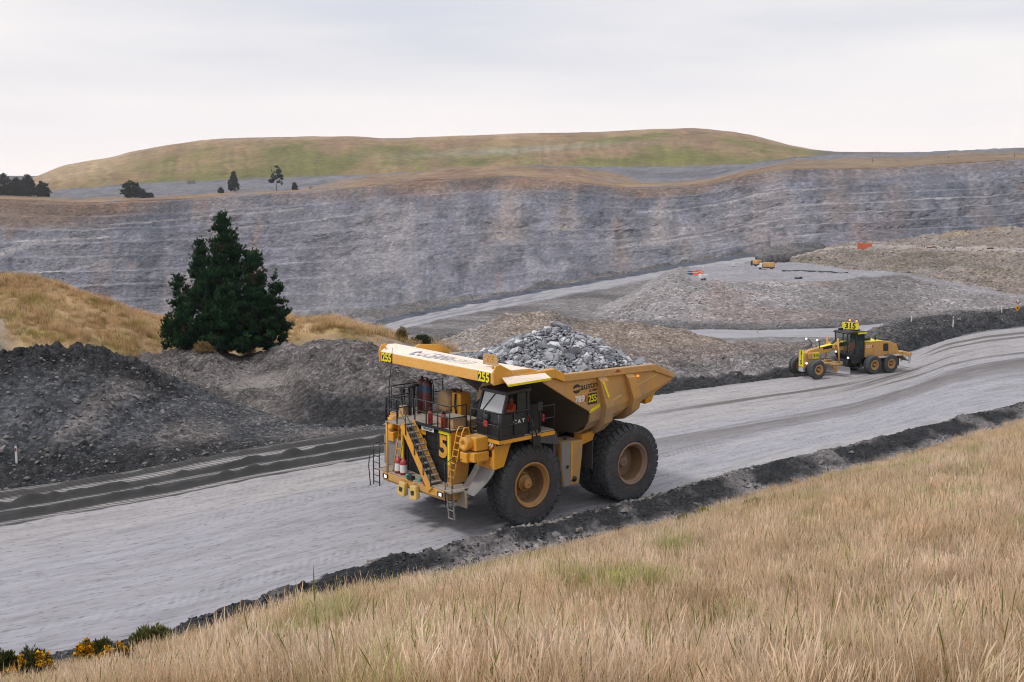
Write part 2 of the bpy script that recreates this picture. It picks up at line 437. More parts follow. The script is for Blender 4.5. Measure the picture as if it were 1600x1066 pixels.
h = mathn(t, 'ADD', n2.outputs['Fac'], mathn(t, 'MULTIPLY', specks.outputs[0], -.5)); h = mathn(t, 'ADD', h, mathn(t, 'MULTIPLY', tr, .5))
bump(t, b, h, .5, .05)
road = terrain('haul_road', V, cols, m, uv=uvv, extra={'strip': strip})

# ------------------------------------------------------------------ near berm (windrow) along the road
PX = np.linspace(PX0, PX1, 1100)
rn, ro = row(NEAR_EDGE, PX, 0.0, 24), row(BERM_OUT, PX, 0.50, 24)
inn = rn + (rn - ro) / np.linalg.norm(rn - ro, axis=1, keepdims=True) * 0.5; inn[:, 2] = -.05
crest = rn * .45 + ro * .55; crest[:, 2] = 0.95
hgt = sstep(150, 420, PX) * .7 + .3
rn2 = rn.copy(); rn2[:, 2] = .05
crest[:, 2] *= hgt
outer = ro + (ro - rn) * .5; outer[:, 2] = .1
V, T = loft([inn, rn2, crest, ro, outer], [3, 12, 10, 5])
nrm = fbm(V, 0.9, 5, 31, .6); clod = fbm(V, .33, 3, 37, .6)
amp = np.interp(T, [0, .8, 1.3, 3, 4], [0, .3, 1, .8, .3])[:, None]
V[..., 2] += amp * (.30 * nrm + .16 * clod)
V[..., 0] += amp * .22 * fbm(V, .7, 3, 41); V[..., 1] += amp * .22 * fbm(V, .7, 3, 43)
g = fbm(V, 2.5, 4, 47)
cols = mixc(np.broadcast_to(C_DARK, V.shape), C_GREY, np.clip(sstep(.05, .5, g + .5 * nrm), 0, 1))
tt = T[:, None] + 0 * PX[None]
dusty = sstep(.9, 1.05, tt) * sstep(1.6, 1.25, tt) * sstep(620, 760, PX)[None] * sstep(1150, 1050, PX)[None]
cols = mixc(cols, C_GREY * 1.25, np.clip(dusty * (.6 + clod), 0, 1))
cols = mixc(cols, C_DUST * .85, sstep(2.55, 2.95, tt + .3 * g) * sstep(3.9, 3.3, tt) * .7)
berm = terrain('roadside_berm', V, cols, M_BERM, smooth=False)

# ------------------------------------------------------------------ near grass slope, from the berm up to where the photographer stands
PX = np.linspace(-620, 2900, 380)
ro = row([(-620, 1215)] + BERM_OUT + [(2900, 505)], PX, 0.45, 24)
low = ro + np.array((0, 1.2, -.5))
yb = np.interp(PX, [-420, 0, 400, 800, 1600, 2020], [21, 21, 19, 17.5, 17, 17])
bot = W(PX, 1092, yb)
up = bot.copy(); up[:, 0] *= .5; up[:, 1] = 5.0; up[:, 2] = 11.2
top = up.copy(); top[:, 1] = -3.0; top[:, 2] = 12.4; top[:, 0] = bot[:, 0] * .45
V, T = loft([low, ro, bot, up, top], [2, 90, 24, 8])
am = np.interp(T, [0, 1, 1.1, 2, 3, 4], [0, 0, .6, 1, .5, .2])[:, None]
V[..., 2] += am * (.35 * fbm(V * (1, 1, 0), 7, 3, 51) + .12 * fbm(V * (1, 1, 0), 1.5, 2, 53))
gn = fbm(V, 5, 4, 57)
cols = mixc(np.broadcast_to(np.array((.24, .165, .085)), V.shape), (.13, .13, .045), sstep(.0, .5, gn))
slope = terrain('grass_slope', V, cols, M_TURF)
SLOPE_V, SLOPE_T, SLOPE_PX = V, T, PX

# ------------------------------------------------------------------ left bank: dark spoil heap along the far side of the road
PX = np.linspace(PX0, 640, 560)
toe = row(FAR_EDGE, PX, 0.0); toe[:, 2] = -.12
toe = toe + np.array((.25, -.6, 0))
mid = row([(-420, 770), (0, 690), (120, 690), (200, 690), (330, 686), (430, 684), (520, 678), (640, 664)], PX, z=0) if False else None
c1 = row([(-420, 590), (-200, 560), (0, 549), (50, 538), (150, 538), (190, 552), (240, 577), (300, 600), (360, 625), (410, 647), (450, 668), (500, 678), (560, 670), (640, 660)], PX, sm=24) if False else \
     row([(-420, 590, 54), (-200, 560, 60), (0, 549, 64), (50, 538, 65), (150, 538, 67), (190, 552, 68), (240, 577, 68.5), (300, 600, 69), (360, 625, 69), (410, 643, 68.5), (450, 655, 68), (500, 664, 67.5), (560, 666, 67), (640, 658, 67.5)], PX, sm=24)
back = c1 + np.array((-1.0, 5.0, 0)); back[:, 2] = c1[:, 2] - 2.6
V, T = loft([toe, c1, back], [120, 24])
tt = T[:, None] + 0 * PX[None]
bulge = np.sin(np.clip(tt, 0, 1) * math.pi)
h_ = (c1[:, 2] - toe[:, 2])[None]
V[..., 2] += bulge * h_ * (-.06)
ed = np.interp(T, [0, .03, .12, 1, 1.6, 2], [0, .15, .7, 1, .8, .2])[:, None]
hs = np.clip(h_ / 3.0, .25, 1)
# runnels down the face, clods on the crest
run = fbm(np.stack([V[..., 0] * .55 - tt * 3.4 + V[..., 1] * .15, tt * .55, 0 * tt], -1), 1.0, 4, 61, .5)
n1_ = fbm(V, 1.6, 5, 63, .6); n2_ = fbm(V, .45, 3, 67, .6)
V[..., 2] += ed * hs * (.40 * n1_ + .45 * run + .16 * n2_ * (1 + 2.2 * sstep(.75, .95, tt)))
V[..., 1] += ed * hs * .35 * fbm(V, 1.1, 3, 69)
big = fbm(V * (1, 1, .6), 6.0, 4, 71)
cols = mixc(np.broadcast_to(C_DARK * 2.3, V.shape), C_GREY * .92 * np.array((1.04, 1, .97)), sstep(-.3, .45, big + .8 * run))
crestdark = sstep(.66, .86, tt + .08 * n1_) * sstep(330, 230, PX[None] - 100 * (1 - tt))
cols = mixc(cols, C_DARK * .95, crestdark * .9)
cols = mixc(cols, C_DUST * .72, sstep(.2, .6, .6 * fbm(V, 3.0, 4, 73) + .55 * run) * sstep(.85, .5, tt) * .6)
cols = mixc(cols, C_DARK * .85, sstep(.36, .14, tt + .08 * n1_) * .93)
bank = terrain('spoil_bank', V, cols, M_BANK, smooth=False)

# ------------------------------------------------------------------ grey spoil and yard behind it, past the truck to the grader
PX = np.linspace(130, 2020, 900)
toe_pts = [(130, 640, 74), (250, 640, 74), (330, 652, 71), (420, 672, 67), (480, 680, 66), (540, 676, 66), (640, 664, 66), (800, 640, 69), (1040, 613, 75), (1240, 588, 81.5), (1330, 575, 84.5), (1430, 547, 94.8), (1480, 527, 101.8), (1540, 516, 107.5), (1600, 509, 111), (1760, 495, 118), (2020, 479, 128)]
r0 = row(toe_pts, PX); r0[:, 2] -= .1; r0[:, 1] -= .5
r1 = row([(130, 610, 77), (250, 606, 79), (340, 606, 80), (380, 608, 80), (440, 604, 79), (480, 590, 76), (520, 580, 75), (560, 582, 74), (620, 590, 73), (700, 590, 76), (800, 590, 78), (1010, 590, 80), (1060, 586, 81), (1150, 580, 83.5), (1240, 568, 86), (1330, 545, 90), (1400, 528, 96), (1440, 516, 100), (1480, 506, 106), (1540, 499, 111), (1600, 492, 116), (1760, 478, 124), (2020, 462, 134)], PX)
r2 = row([(130, 590, 84), (250, 575, 84), (330, 560, 84), (370, 585, 84), (440, 580, 83), (470, 556, 80), (510, 538, 79), (545, 536, 79), (580, 544, 78), (620, 552, 77), (680, 562, 80), (740, 556, 84), (1010, 566, 86), (1060, 562, 88), (1150, 555, 92), (1240, 548, 95), (1330, 535, 97), (1380, 512, 101), (1430, 500, 106), (1480, 494, 111), (1540, 490, 116), (1600, 484, 122), (1760, 468, 132), (2020, 450, 140)], PX)
r3 = row([(130, 560, 90), (250, 552, 90), (300, 540, 90), (330, 533, 90), (370, 556, 90), (400, 552, 90), (440, 537, 88), (470, 540, 86), (510, 531, 84), (545, 529, 84), (580, 538, 83), (620, 546, 83), (680, 556, 90), (740, 548, 96), (900, 535, 100), (1010, 545, 104), (1100, 542, 108), (1240, 538, 110), (1330, 530, 108), (1390, 505, 108), (1430, 496, 112), (1480, 490, 118), (1540, 486, 124), (1600, 479, 132), (1760, 462, 140), (2020, 445, 148)], PX)
r4 = r3 + np.array((0, 8, 0)); r4[:, 2] = r3[:, 2] - 3.0
V, T = loft([r0, r1, r2, r3, r4], [40, 44, 30, 10])
tt = T[:, None] + 0 * PX[None]; pxg = PX[None] + 0 * tt
ed = np.interp(T, [0, .1, .5, 3, 4], [.1, .5, 1, 1, .2])[:, None]
yard = np.exp(-((pxg - 400) / 52) ** 2) * sstep(.85, 1.0, tt) * sstep(2.2, 1.6, tt)
n1_ = fbm(V, 1.8, 5, 83, .58); n2_ = fbm(V, .5, 3, 87, .6)
run = fbm(np.stack([V[..., 0] * .8 + V[..., 1] * .35, tt * .5, 0 * tt], -1), 1.0, 4, 89)
V[..., 2] += ed * (.60 * n1_ + .24 * n2_ + .62 * run * sstep(2.6, 1.5, tt)) * (1 - .85 * yard)
V[..., 1] += ed * .3 * fbm(V, 1.3, 3, 91)
big = fbm(V, 7.0, 4, 93)
cols = mixc(np.broadcast_to(C_GREY, V.shape), C_DUST * .8, sstep(-.1, .5, big + .3 * run))
cols = mixc(cols, C_GREY * .6, sstep(.1, .5, fbm(V, 2.6, 4, 97)))
cols = mixc(cols, C_GREY * .55, sstep(440, 500, pxg) * sstep(700, 640, pxg) * sstep(.0, .35, run) * .7)
lf = sstep(760, 640, pxg)
cols = cols * (1 - lf[..., None] * np.array((.22, .25, .27)))
cols = mixc(cols, (.075, .068, .064), lf * sstep(.05, .45, run + .5 * n1_) * .6)
cols = mixc(cols, (.25, .225, .215), np.clip(yard, 0, 1) * .8)
darkband = sstep(.85, .5, tt + .12 * n1_) * sstep(420, 520, pxg)
cols = mixc(cols, C_DARK * 1.05, darkband * .96)
rightdark = sstep(1340, 1420, pxg) * sstep(2.7, 1.9, tt + .6 * big)
cols = mixc(cols, C_DARK * 1.5, rightdark * .85)
cols = mixc(cols, (.22, .175, .15), sstep(800, 1000, pxg) * sstep(1300, 1200, pxg) * sstep(1.2, 2.2, tt) * .6)
heap = terrain('gravel_spoil', V, np.concatenate([cols, (1 - .85 * np.clip(yard, 0, 1))[..., None]], -1), M_BANK, smooth=False)

# ------------------------------------------------------------------ grassy knoll behind the bank
PX = np.linspace(PX0, 720, 330)
k0 = row([(-420, 620, 72), (0, 570, 74), (150, 575, 76), (250, 572, 84), (330, 556, 92), (440, 556, 92), (520, 545, 90), (600, 556, 90), (720, 575, 92)], PX); k0[:, 2] -= 4.0; k0[:, 1] -= 2.0
k1 = row([(-420, 560, 80), (0, 520, 82), (100, 540, 83), (200, 556, 86), (250, 548, 94), (340, 538, 97), (440, 530, 97), (520, 512, 98), (600, 530, 98), (640, 540, 98), (720, 560, 100)], PX)
k2 = row([(-420, 430, 98), (-100, 432, 98), (0, 433, 98), (45, 432, 98), (100, 449, 99), (150, 468, 100), (190, 480, 101), (250, 500, 105), (300, 508, 107), (430, 505, 108), (450, 497, 108), (520, 499, 110), (560, 507, 110), (610, 519, 110), (650, 533, 110), (720, 550, 112)], PX)
k3 = k2 + np.array((0, 14, 0)); k3[:, 2] = k2[:, 2] - 4.0
k4 = k3 + np.array((0, 30, -14.0))
V, T = loft([k0, k1, k2, k3, k4], [12, 60, 16, 10])
tt = T[:, None] + 0 * PX[None]; pxg = PX[None] + 0 * tt
V[..., 2] += np.interp(T, [0, .5, 1, 2, 3, 4], [.2, .8, 1, .8, .5, 0])[:, None] * (.55 * fbm(V, 6, 4, 101) + .2 * fbm(V, 1.6, 3, 103))
g = fbm(V, 6, 4, 107)
cols = mixc(np.broadcast_to(np.array((.40, .28, .15)), V.shape), (.22, .17, .07), sstep(.05, .5, g))
bare = sstep(60, -40, pxg) * sstep(1.5, 1.1, tt)
bare = np.maximum(bare, sstep(.95, .75, tt + .15 * g))
bare = np.maximum(bare, sstep(560, 640, pxg + 60 * g) * .8)
cols = mixc(cols, C_GREY * 1.1, np.clip(bare, 0, 1))
knoll = terrain('grass_knoll', V, cols, M_TURF)
KNOLL_V, KNOLL_T, KNOLL_PX, KNOLL_BARE = V, T, PX, bare

# ------------------------------------------------------------------ brown stockpile behind the truck
def mound(name, rows, segs, px0, px1, n, mat, base, alt, seed, amp=(.6, .2), sc=(2.6, .8), colf=None, big=9.0, ends=(1, 1)):
    PX = np.linspace(px0, px1, n)
    R_ = [row(r_, PX, sm=20) for r_ in rows]
    last = R_[-1] + np.array((0, .12 * R_[-1][:, 1].mean(), 0)); last[:, 2] = R_[-1][:, 2] - .09 * R_[-1][:, 1].mean() * .5
    skirt = R_[0] + np.array((0, -1.0, -.04 * R_[0][:, 1].mean()))
    V, T = loft([skirt] + R_ + [last], [4] + segs); T = T - 1
    endf = np.maximum(sstep(.03, 0, np.linspace(0, 1, n)) if ends[0] else 0, sstep(.97, 1, np.linspace(0, 1, n)) if ends[1] else 0)
    V[..., 2] -= (endf * .05 * R_[0][:, 1].mean())[None]
    tt = np.maximum(T, 0)[:, None] + 0 * PX[None]; pxg = PX[None] + 0 * tt
    a = np.interp(T, [0, .25, T[-1] - 1, T[-1]], [.2, 1, 1, .2])[:, None]
    n1_ = fbm(V, sc[0], 5, seed, .58); n2_ = fbm(V, sc[1], 3, seed + 5, .6)
    run = fbm(np.stack([V[..., 0] / sc[0] * .8, tt * .5, V[..., 1] * .02], -1), 1.0, 4, seed + 9)
    V[..., 2] += a * (amp[0] * n1_ + amp[1] * n2_ + amp[0] * .55 * run)
    V[..., 1] += a * amp[0] * .7 * fbm(V, sc[0], 3, seed + 7)
    bg_ = fbm(V, big, 4, seed + 11)
    cols = mixc(np.broadcast_to(np.array(base), V.shape), np.array(alt), sstep(-.2, .5, bg_ + .35 * run))
    if colf: cols = colf(cols, tt, pxg, n1_, bg_, run)
    return terrain(name, V, cols, mat, smooth=False), V, T, PX
mound('brown_stockpile', [
    [(560, 560, 96), (660, 560, 96), (700, 570, 100), (760, 580, 102), (900, 580, 104), (1010, 575, 106), (1100, 565, 110), (1240, 556, 114), (1300, 550, 114)],
    [(560, 548, 118), (660, 546, 118), (700, 534, 120), (740, 512, 122), (790, 490, 124), (830, 486, 126), (860, 487, 127), (890, 498, 128), (940, 501, 128), (1000, 507, 130), (1060, 516, 132), (1120, 530, 134), (1180, 540, 136), (1240, 546, 136), (1300, 548, 136)]],
    [70, 14], 560, 1300, 420, M_BANK, (.24, .20, .17), (.16, .125, .10), 121,
    colf=lambda c, tt, px, n, b, r: mixc(mixc(c, (.27, .245, .23), sstep(820, 740, px) * .8), (.105, .095, .09), sstep(840, 870, px) * sstep(960, 900, px) * sstep(.6, .9, tt) * .6))

# ------------------------------------------------------------------ pit floor in several levels: service road and ramp
def flat(name, rows, segs, px0, px1, n, mat, colf, seed, amp=.25):
    PX = np.linspace(px0, px1, n)
    R_ = [row(r_, PX, sm=20) for r_ in rows]
    skirt = R_[0] + np.array((0, -2.0, -9.0)); skb = R_[-1] + np.array((0, 2.0, -12.0))
    V, T = loft([skirt] + R_ + [skb], [3] + segs + [3]); T = T - 1
    if not name.startswith('pit'):
        V[..., 2] -= (sstep(.05, 0, np.linspace(0, 1, n)) * 9)[None]
    tt = T[:, None] + 0 * PX[None]; pxg = PX[None] + 0 * tt
    V[..., 2] += amp * fbm(V, 5, 4, seed)
    return terrain(name, V, colf(tt, pxg, V), mat), V
ROADC = np.array((.315, .312, .338))
def A4(c, a): return np.concatenate([c, a[..., None]], -1)
flat('pit_floor', [
    [(-420, 640, 122), (2020, 640, 122)],
    [(-420, 560, 150), (600, 556, 150), (900, 548, 150), (1100, 540, 150), (1300, 534, 150), (1500, 520, 150), (2020, 500, 150)],
    [(-420, 540, 300), (400, 530, 260), (600, 522, 220), (900, 526, 190), (1080, 527, 178), (1300, 527, 176), (1450, 512, 176), (2020, 480, 176)],
    [(-420, 525, 420), (400, 515, 330), (600, 508, 250), (900, 515, 215), (1080, 517, 205), (1200, 517, 205), (1300, 514, 205), (1450, 500, 205), (2020, 470, 205)],
    [(-420, 505, 900), (200, 500, 860), (500, 503, 620), (700, 506, 330), (900, 505, 260), (1080, 512, 240), (1300, 508, 240), (1450, 495, 240), (2020, 466, 240)]],
    [24, 30, 16, 40], PX0, PX1, 520, M_MID,
    lambda tt, px, V: A4(mixc(mixc(mixc(np.broadcast_to(C_GREY * 1.15, V.shape), C_DUST * .9, sstep(-.1, .4, fbm(V, 14, 4, 131))), ROADC, sstep(1.85, 2.0, tt) * sstep(3.15, 3.0, tt) * sstep(1040, 1090, px)), C_GREY * .7, sstep(3.0, 3.3, tt) * .6), 1 - sstep(1.85, 2.0, tt) * sstep(3.15, 3.0, tt) * sstep(1040, 1090, px)), 133, .35)
flat('ramp_road', [
    [(560, 548, 176), (640, 530, 180), (700, 522, 186), (780, 518, 196), (860, 514, 208), (940, 505, 222), (1000, 485, 250), (1060, 452, 300), (1120, 432, 370), (1180, 415, 430)],
    [(560, 536, 190), (640, 511, 206), (700, 496, 226), (780, 481, 254), (860, 466, 284), (940, 451, 318), (1000, 439, 350), (1060, 428, 386), (1120, 417, 424), (1180, 407, 458)],
    [(560, 522, 200), (600, 508, 215), (650, 496, 230), (720, 480, 260), (800, 466, 292), (860, 454, 320), (940, 441, 352), (1000, 430, 382), (1060, 419, 414), (1120, 410, 446), (1180, 401, 475)],
    [(560, 510, 210), (600, 497, 224), (650, 487, 242), (720, 473, 272), (800, 459, 305), (860, 447, 332), (940, 434, 365), (1000, 424, 395), (1060, 413, 428), (1120, 404, 458), (1180, 395, 488)],
    [(560, 530, 240), (600, 515, 250), (650, 505, 270), (720, 490, 300), (800, 476, 335), (860, 463, 362), (940, 450, 400), (1000, 438, 430), (1060, 427, 460), (1120, 416, 490), (1180, 407, 520)]],
    [26, 16, 10, 8], 560, 1180, 400, M_MID,
    lambda tt, px, V: A4(mixc(mixc(mixc(np.broadcast_to(ROADC, V.shape), ROADC * .70, sstep(.0, .4, fbm(np.stack([tt * 7, px * .004, 0 * px], -1), 1, 4, 137))), C_WALLD * .8, sstep(2.0, 2.15, tt) * .9), mixc(np.broadcast_to(C_GREY * 1.25, V.shape), C_GREY * .75, sstep(-.1, .4, fbm(V, 16, 4, 143))), sstep(1.02, .95, tt)), np.maximum(sstep(2.0, 2.1, tt), sstep(1.02, .95, tt))), 139, .45)

# rubble windrow and broken ground left of the ramp, at the foot of the pit wall
def rub(c, tt, px, n, b, r):
    return mixc(c, np.array((.06, .066, .078)), sstep(.0, .4, b + n) * sstep(560, 760, px) * .75)
mound('pit_rubble', [
    [(60, 540, 300), (300, 535, 290), (480, 520, 260), (560, 508, 240), (640, 500, 240), (700, 486, 265), (780, 470, 300), (860, 455, 330), (940, 441, 364), (1000, 431, 394), (1080, 417, 440), (1180, 402, 488), (1260, 392, 520), (1320, 388, 540)],
    [(60, 505, 420), (300, 500, 400), (430, 498, 380), (500, 494, 340), (560, 487, 320), (640, 480, 315), (700, 468, 325), (740, 466, 335), (790, 458, 350), (830, 452, 360), (860, 444, 372), (900, 438, 384), (960, 428, 405), (1000, 421, 425), (1080, 407, 470), (1150, 396, 505), (1200, 388, 525), (1250, 382, 545), (1320, 384, 560)]],
    [34, 12], 60, 1320, 560, M_MID, C_GREY * .85, C_GREY * 1.3, 141, (2.6, 1.2), (9, 3), rub, 30)

# ------------------------------------------------------------------ big working mound with its flat top, and the slope up to the terrace
def wm(c, tt, px, n, b, r):
    c = mixc(c, (.225, .175, .16), sstep(.1, .5, b) * .7)
    c = mixc(c, C_DUST * 1.02, sstep(1120, 1020, px + 40 * r) * .6)
    c = mixc(c, C_GREY * .8, sstep(1250, 1330, px + 50 * r) * sstep(1480, 1400, px) * .6)
    c = mixc(c, C_DARK * 2.6, sstep(.16, .05, tt + .03 * n) * .7)
    top_ = sstep(1.0, 1.03, tt) * sstep(1060, 1085, px) * (1 - .65 * sstep(1370, 1440, px))
    return A4(mixc(c, ROADC * (.86 + .10 * b[..., None]), top_), 1 - .6 * top_)
WM0 = [(880, 520, 214), (940, 514, 218), (980, 505, 222), (1100, 513, 212), (1200, 514, 211), (1300, 511, 212), (1400, 506, 214), (1500, 494, 216), (1600, 484, 216), (1760, 470, 216), (1820, 468, 216)]
WM1 = [(880, 512, 226), (940, 492, 236), (990, 470, 246), (1030, 440, 256), (1058, 422, 262), (1080, 440, 258), (1110, 439, 258), (1180, 441, 258), (1260, 440, 258), (1330, 436, 260), (1390, 431, 264), (1430, 436, 266), (1500, 452, 262), (1560, 462, 256), (1600, 468, 250), (1760, 462, 246), (1820, 462, 246)]
WM2 = [(880, 505, 240), (940, 480, 258), (990, 455, 275), (1030, 430, 290), (1058, 417, 300), (1090, 419, 400), (1130, 412, 430), (1180, 412, 440), (1260, 411, 450), (1330, 422, 400), (1390, 425, 340), (1430, 429, 320), (1500, 444, 300), (1560, 455, 285), (1600, 462, 275), (1760, 458, 262), (1820, 458, 262)]
_, WMV, WMT, WMPX = mound('working_mound', [WM0, WM1, WM2], [90, 40, 8], 880, 1820, 620, M_MID, C_GREY * 1.5, C_DUST * 1.0, 151, (.55, .35), (4.5, 1.3), wm, 22)

def tr_(c, tt, px, n, b, r):
    c = mixc(c, (.27, .205, .125), sstep(.05, .5, b + .3 * n) * sstep(.1, .3, tt) * .8)
    c = mixc(c, (.13, .115, .09), sstep(-.1, .4, r) * sstep(.15, .3, tt) * sstep(.92, .8, tt) * .8)
    return A4(mixc(c, (.35, .31, .29), sstep(.97, 1.02, tt) * sstep(2.0, 1.9, tt) * .9), 1 - sstep(.97, 1.02, tt) * sstep(2.0, 1.9, tt))
T0 = [(1220, 425, 430), (1260, 423, 440), (1330, 428, 410), (1400, 440, 350), (1500, 458, 310), (1600, 474, 285), (1760, 478, 270), (1820, 478, 270)]
T1 = [(1220, 405, 500), (1260, 398, 505), (1290, 391, 508), (1330, 388, 510), (1400, 388, 480), (1450, 389, 440), (1500, 391, 420), (1600, 394, 400), (1760, 396, 380), (1820, 396, 380)]
T2 = [(1220, 400, 530), (1260, 394, 540), (1290, 388, 545), (1330, 384, 548), (1400, 385, 535), (1450, 385, 490), (1500, 387, 465), (1600, 389, 445), (1760, 391, 420), (1820, 391, 420)]
T3 = [(1220, 399, 560), (1260, 392, 570), (1290, 387, 575), (1330, 381, 580), (1380, 377, 575), (1420, 372, 560), (1450, 366, 540), (1500, 360, 520), (1560, 357, 510), (1600, 355, 505), (1760, 350, 490), (1820, 350, 490)]
_, TEV, TET, TEPX = mound('rock_terrace', [T0, T1, T2, T3], [90, 12, 34, 10], 1220, 1820, 460, M_MID, (.225, .19, .165), C_DUST * .95, 161, (1.7, .8), (5.5, 2.4), tr_, 30)

# ------------------------------------------------------------------ the pit wall with its benches
PX = np.linspace(PX0, PX1, 1050)
RIM = [(-420, 312, 950), (0, 311, 950), (130, 317, 950), (250, 314, 950), (350, 306, 950), (450, 301, 945), (560, 292, 940), (640, 284, 935), (700, 281, 930), (760, 277, 925), (810, 275, 920), (870, 281, 910), (940, 290, 900), (1000, 294, 890), (1060, 292, 880), (1110, 288, 870), (1160, 276, 860), (1220, 266, 850), (1290, 264, 840), (1330, 265, 835), (1400, 263, 825), (1450, 258, 820), (1500, 256, 815), (1560, 252, 808), (1600, 249, 800), (1760, 244, 780), (2020, 238, 760)]
TOE = [(-420, 520, 840), (0, 515, 840), (200, 512, 838), (500, 508, 828), (600, 500, 815), (700, 488, 800), (860, 466, 778), (1000, 445, 760), (1150, 420, 742), (1250, 402, 732), (1400, 392, 718), (1600, 380, 700), (1760, 376, 690), (2020, 372, 680)]
rr, rt = row(RIM, PX, sm=24), row(TOE, PX, sm=24)
M_ = 230
s = np.linspace(0, 1, M_)[:, None] + 0 * PX[None]
pxg = PX[None] + 0 * s
base = rt[None] * (1 - s[..., None]) + rr[None] * s[..., None]
wv_ = fbm(base * (1, 1, .6), 90, 4, 171)
nb = 9.0
ph = s * nb + .22 * fbm(np.stack([pxg * .003, 0 * s, 0 * s], -1), 1, 3, 173) + .06 * wv_
k_ = np.floor(ph); f_ = ph - k_
strength = np.interp(PX, [-420, 0, 260, 420, 620, 820, 1000, 1600, 2020], [.9, .9, .8, .65, .45, .55, 1, 1, 1])[None] * (1 - .45 * sstep(.2, .5, fbm(base, 140, 3, 175)))
face = np.clip(f_ / .72, 0, 1)                      # horizontal run: face takes little of it, the bench the rest
yrun = (k_ + np.where(f_ < .72, f_ / .72 * .35, .35 + (f_ - .72) / .28 * .65) - (ph - s * nb)) / nb
zrun = (k_ + np.where(f_ < .72, f_ / .72 * .97, .97 + (f_ - .72) / .28 * .03) - (ph - s * nb)) / nb
sy = s * (1 - strength) + yrun * strength; sz = s * (1 - strength) + zrun * strength
sy = np.clip(sy, 0, 1); sz = np.clip(sz, 0, 1)
V = base.copy()
V[..., 0] = rt[None, :, 0] * (1 - sy) + rr[None, :, 0] * sy
V[..., 1] = rt[None, :, 1] * (1 - sy) + rr[None, :, 1] * sy
V[..., 2] = rt[None, :, 2] * (1 - sz) + rr[None, :, 2] * sz
em = np.sin(np.clip(s, 0, 1) * math.pi) ** .5
rid = fbm(V * (1, 1, .35), 26, 5, 177, .55, ridged=True); n1_ = fbm(V, 40, 5, 179); n2_ = fbm(V, 7, 4, 181, .6)
gul = fbm(np.stack([pxg * .02 + .4 * wv_, s * .6, 0 * s], -1), 1, 4, 183)
n3_ = fbm(V, 4.2, 3, 233, .6)
V[..., 1] += em * (8 * n1_ + 4.0 * rid + 1.7 * n2_ + 6 * gul + .6 * n3_)
V[..., 2] += em * (1.0 * n2_ + .8 * rid + .4 * n3_)
str_ = fbm(V * (.16, .16, 1.7), 6.0, 4, 185)
big = fbm(V * (1, .4, .8), 70, 5, 187)
cols = mixc(np.broadcast_to(C_WALL, V.shape), C_WALLD, sstep(-.05, .5, big) * .75)
cols = mixc(cols, C_WALLB, sstep(.05, .5, fbm(V * (1, .4, .5), 45, 5, 189) + .3 * gul) * .55)
cols = mixc(cols, (.25, .18, .15), sstep(.2, .5, fbm(V * (1.2, .3, .45), 30, 4, 191)) * .55)
cols = cols * (1 + .20 * str_[..., None])
frac = fbm(V * (1, .3, .55), 16, 4, 197, .6, ridged=True)
cols = mixc(cols, C_WALLD * .7, sstep(.56, .80, frac) * .6)
vs_ = fbm(np.stack([pxg * .05 + .5 * n1_, s * 1.6, 0 * s], -1), 1, 4, 231)
cols = mixc(cols, (.36, .33, .335), sstep(.22, .55, vs_) * .22)
cols = mixc(cols, C_WALLD, sstep(.22, .55, -vs_) * .22)
cols = mixc(cols, (.34, .33, .35), sstep(.34, .62, fbm(V * (1, .3, .8), 12, 4, 199)) * .35)
lay = fbm(V * (.05, .05, 1), 3.2, 3, 227)
cols = cols * (1 + .12 * lay[..., None])
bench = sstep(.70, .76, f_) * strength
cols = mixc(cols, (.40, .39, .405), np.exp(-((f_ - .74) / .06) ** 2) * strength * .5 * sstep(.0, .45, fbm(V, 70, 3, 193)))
cols = mixc(cols, C_WALLD, sstep(.30, .66, f_) * sstep(.70, .67, f_) * strength * .45 * sstep(-.3, .3, fbm(V, 50, 3, 235)))  # painted shading below each bench edge, this band and the next
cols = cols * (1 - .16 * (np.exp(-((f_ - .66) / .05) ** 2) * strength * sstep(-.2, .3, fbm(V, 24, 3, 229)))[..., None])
# rockfall scree in the middle, pale fans on the right
def fan(cx0, cx1, wid, s0, s1, c, k):
    global cols
    cx = cx1 + (cx0 - cx1) * np.clip((s - s0) / (s1 - s0), 0, 1)
    wd = wid * (1.4 - np.clip((s - s0) / (s1 - s0), 0, 1))
    a_ = np.exp(-((pxg - cx + 18 * n1_) / wd) ** 2) * sstep(s0 - .03, s0 + .05, s) * sstep(s1 + .03, s1 - .05, s)
    cols = mixc(cols, c, np.clip(a_ * k * (.65 + .6 * n2_), 0, 1))
fan(600, 500, 60, .02, .80, (.27, .26, .275), .85)
fan(640, 600, 26, .30, .85, (.30, .285, .29), .7)
fan(800, 790, 22, .45, .92, (.30, .25, .225), .9)
fan(900, 880, 14, .5, .93, (.30, .245, .215), .8)
fan(1042, 1030, 16, .35, .95, (.33, .29, .275), .9)
fan(1300, 1310, 20, .3, .98, (.27, .22, .205), .7)
fan(1400, 1370, 36, .1, .8, (.235, .19, .195), .7)
fan(215, 235, 26, .1, .6, (.07, .085, .10), .7)
fan(120, 80, 60, .45, .70, (.22, .20, .20), .4)
def ledge(p0, s0, p1, s1, wd, c, k):
    global cols
    f2 = np.clip((pxg - p0) / (p1 - p0), 0, 1); sl = s0 + (s1 - s0) * f2
    a_ = np.exp(-((s - sl + .012 * n1_) / wd) ** 2) * sstep(p0 - 12, p0 + 6, pxg) * sstep(p1 + 12, p1 - 6, pxg)
    cols = mixc(cols, c, np.clip(a_ * k, 0, 1))
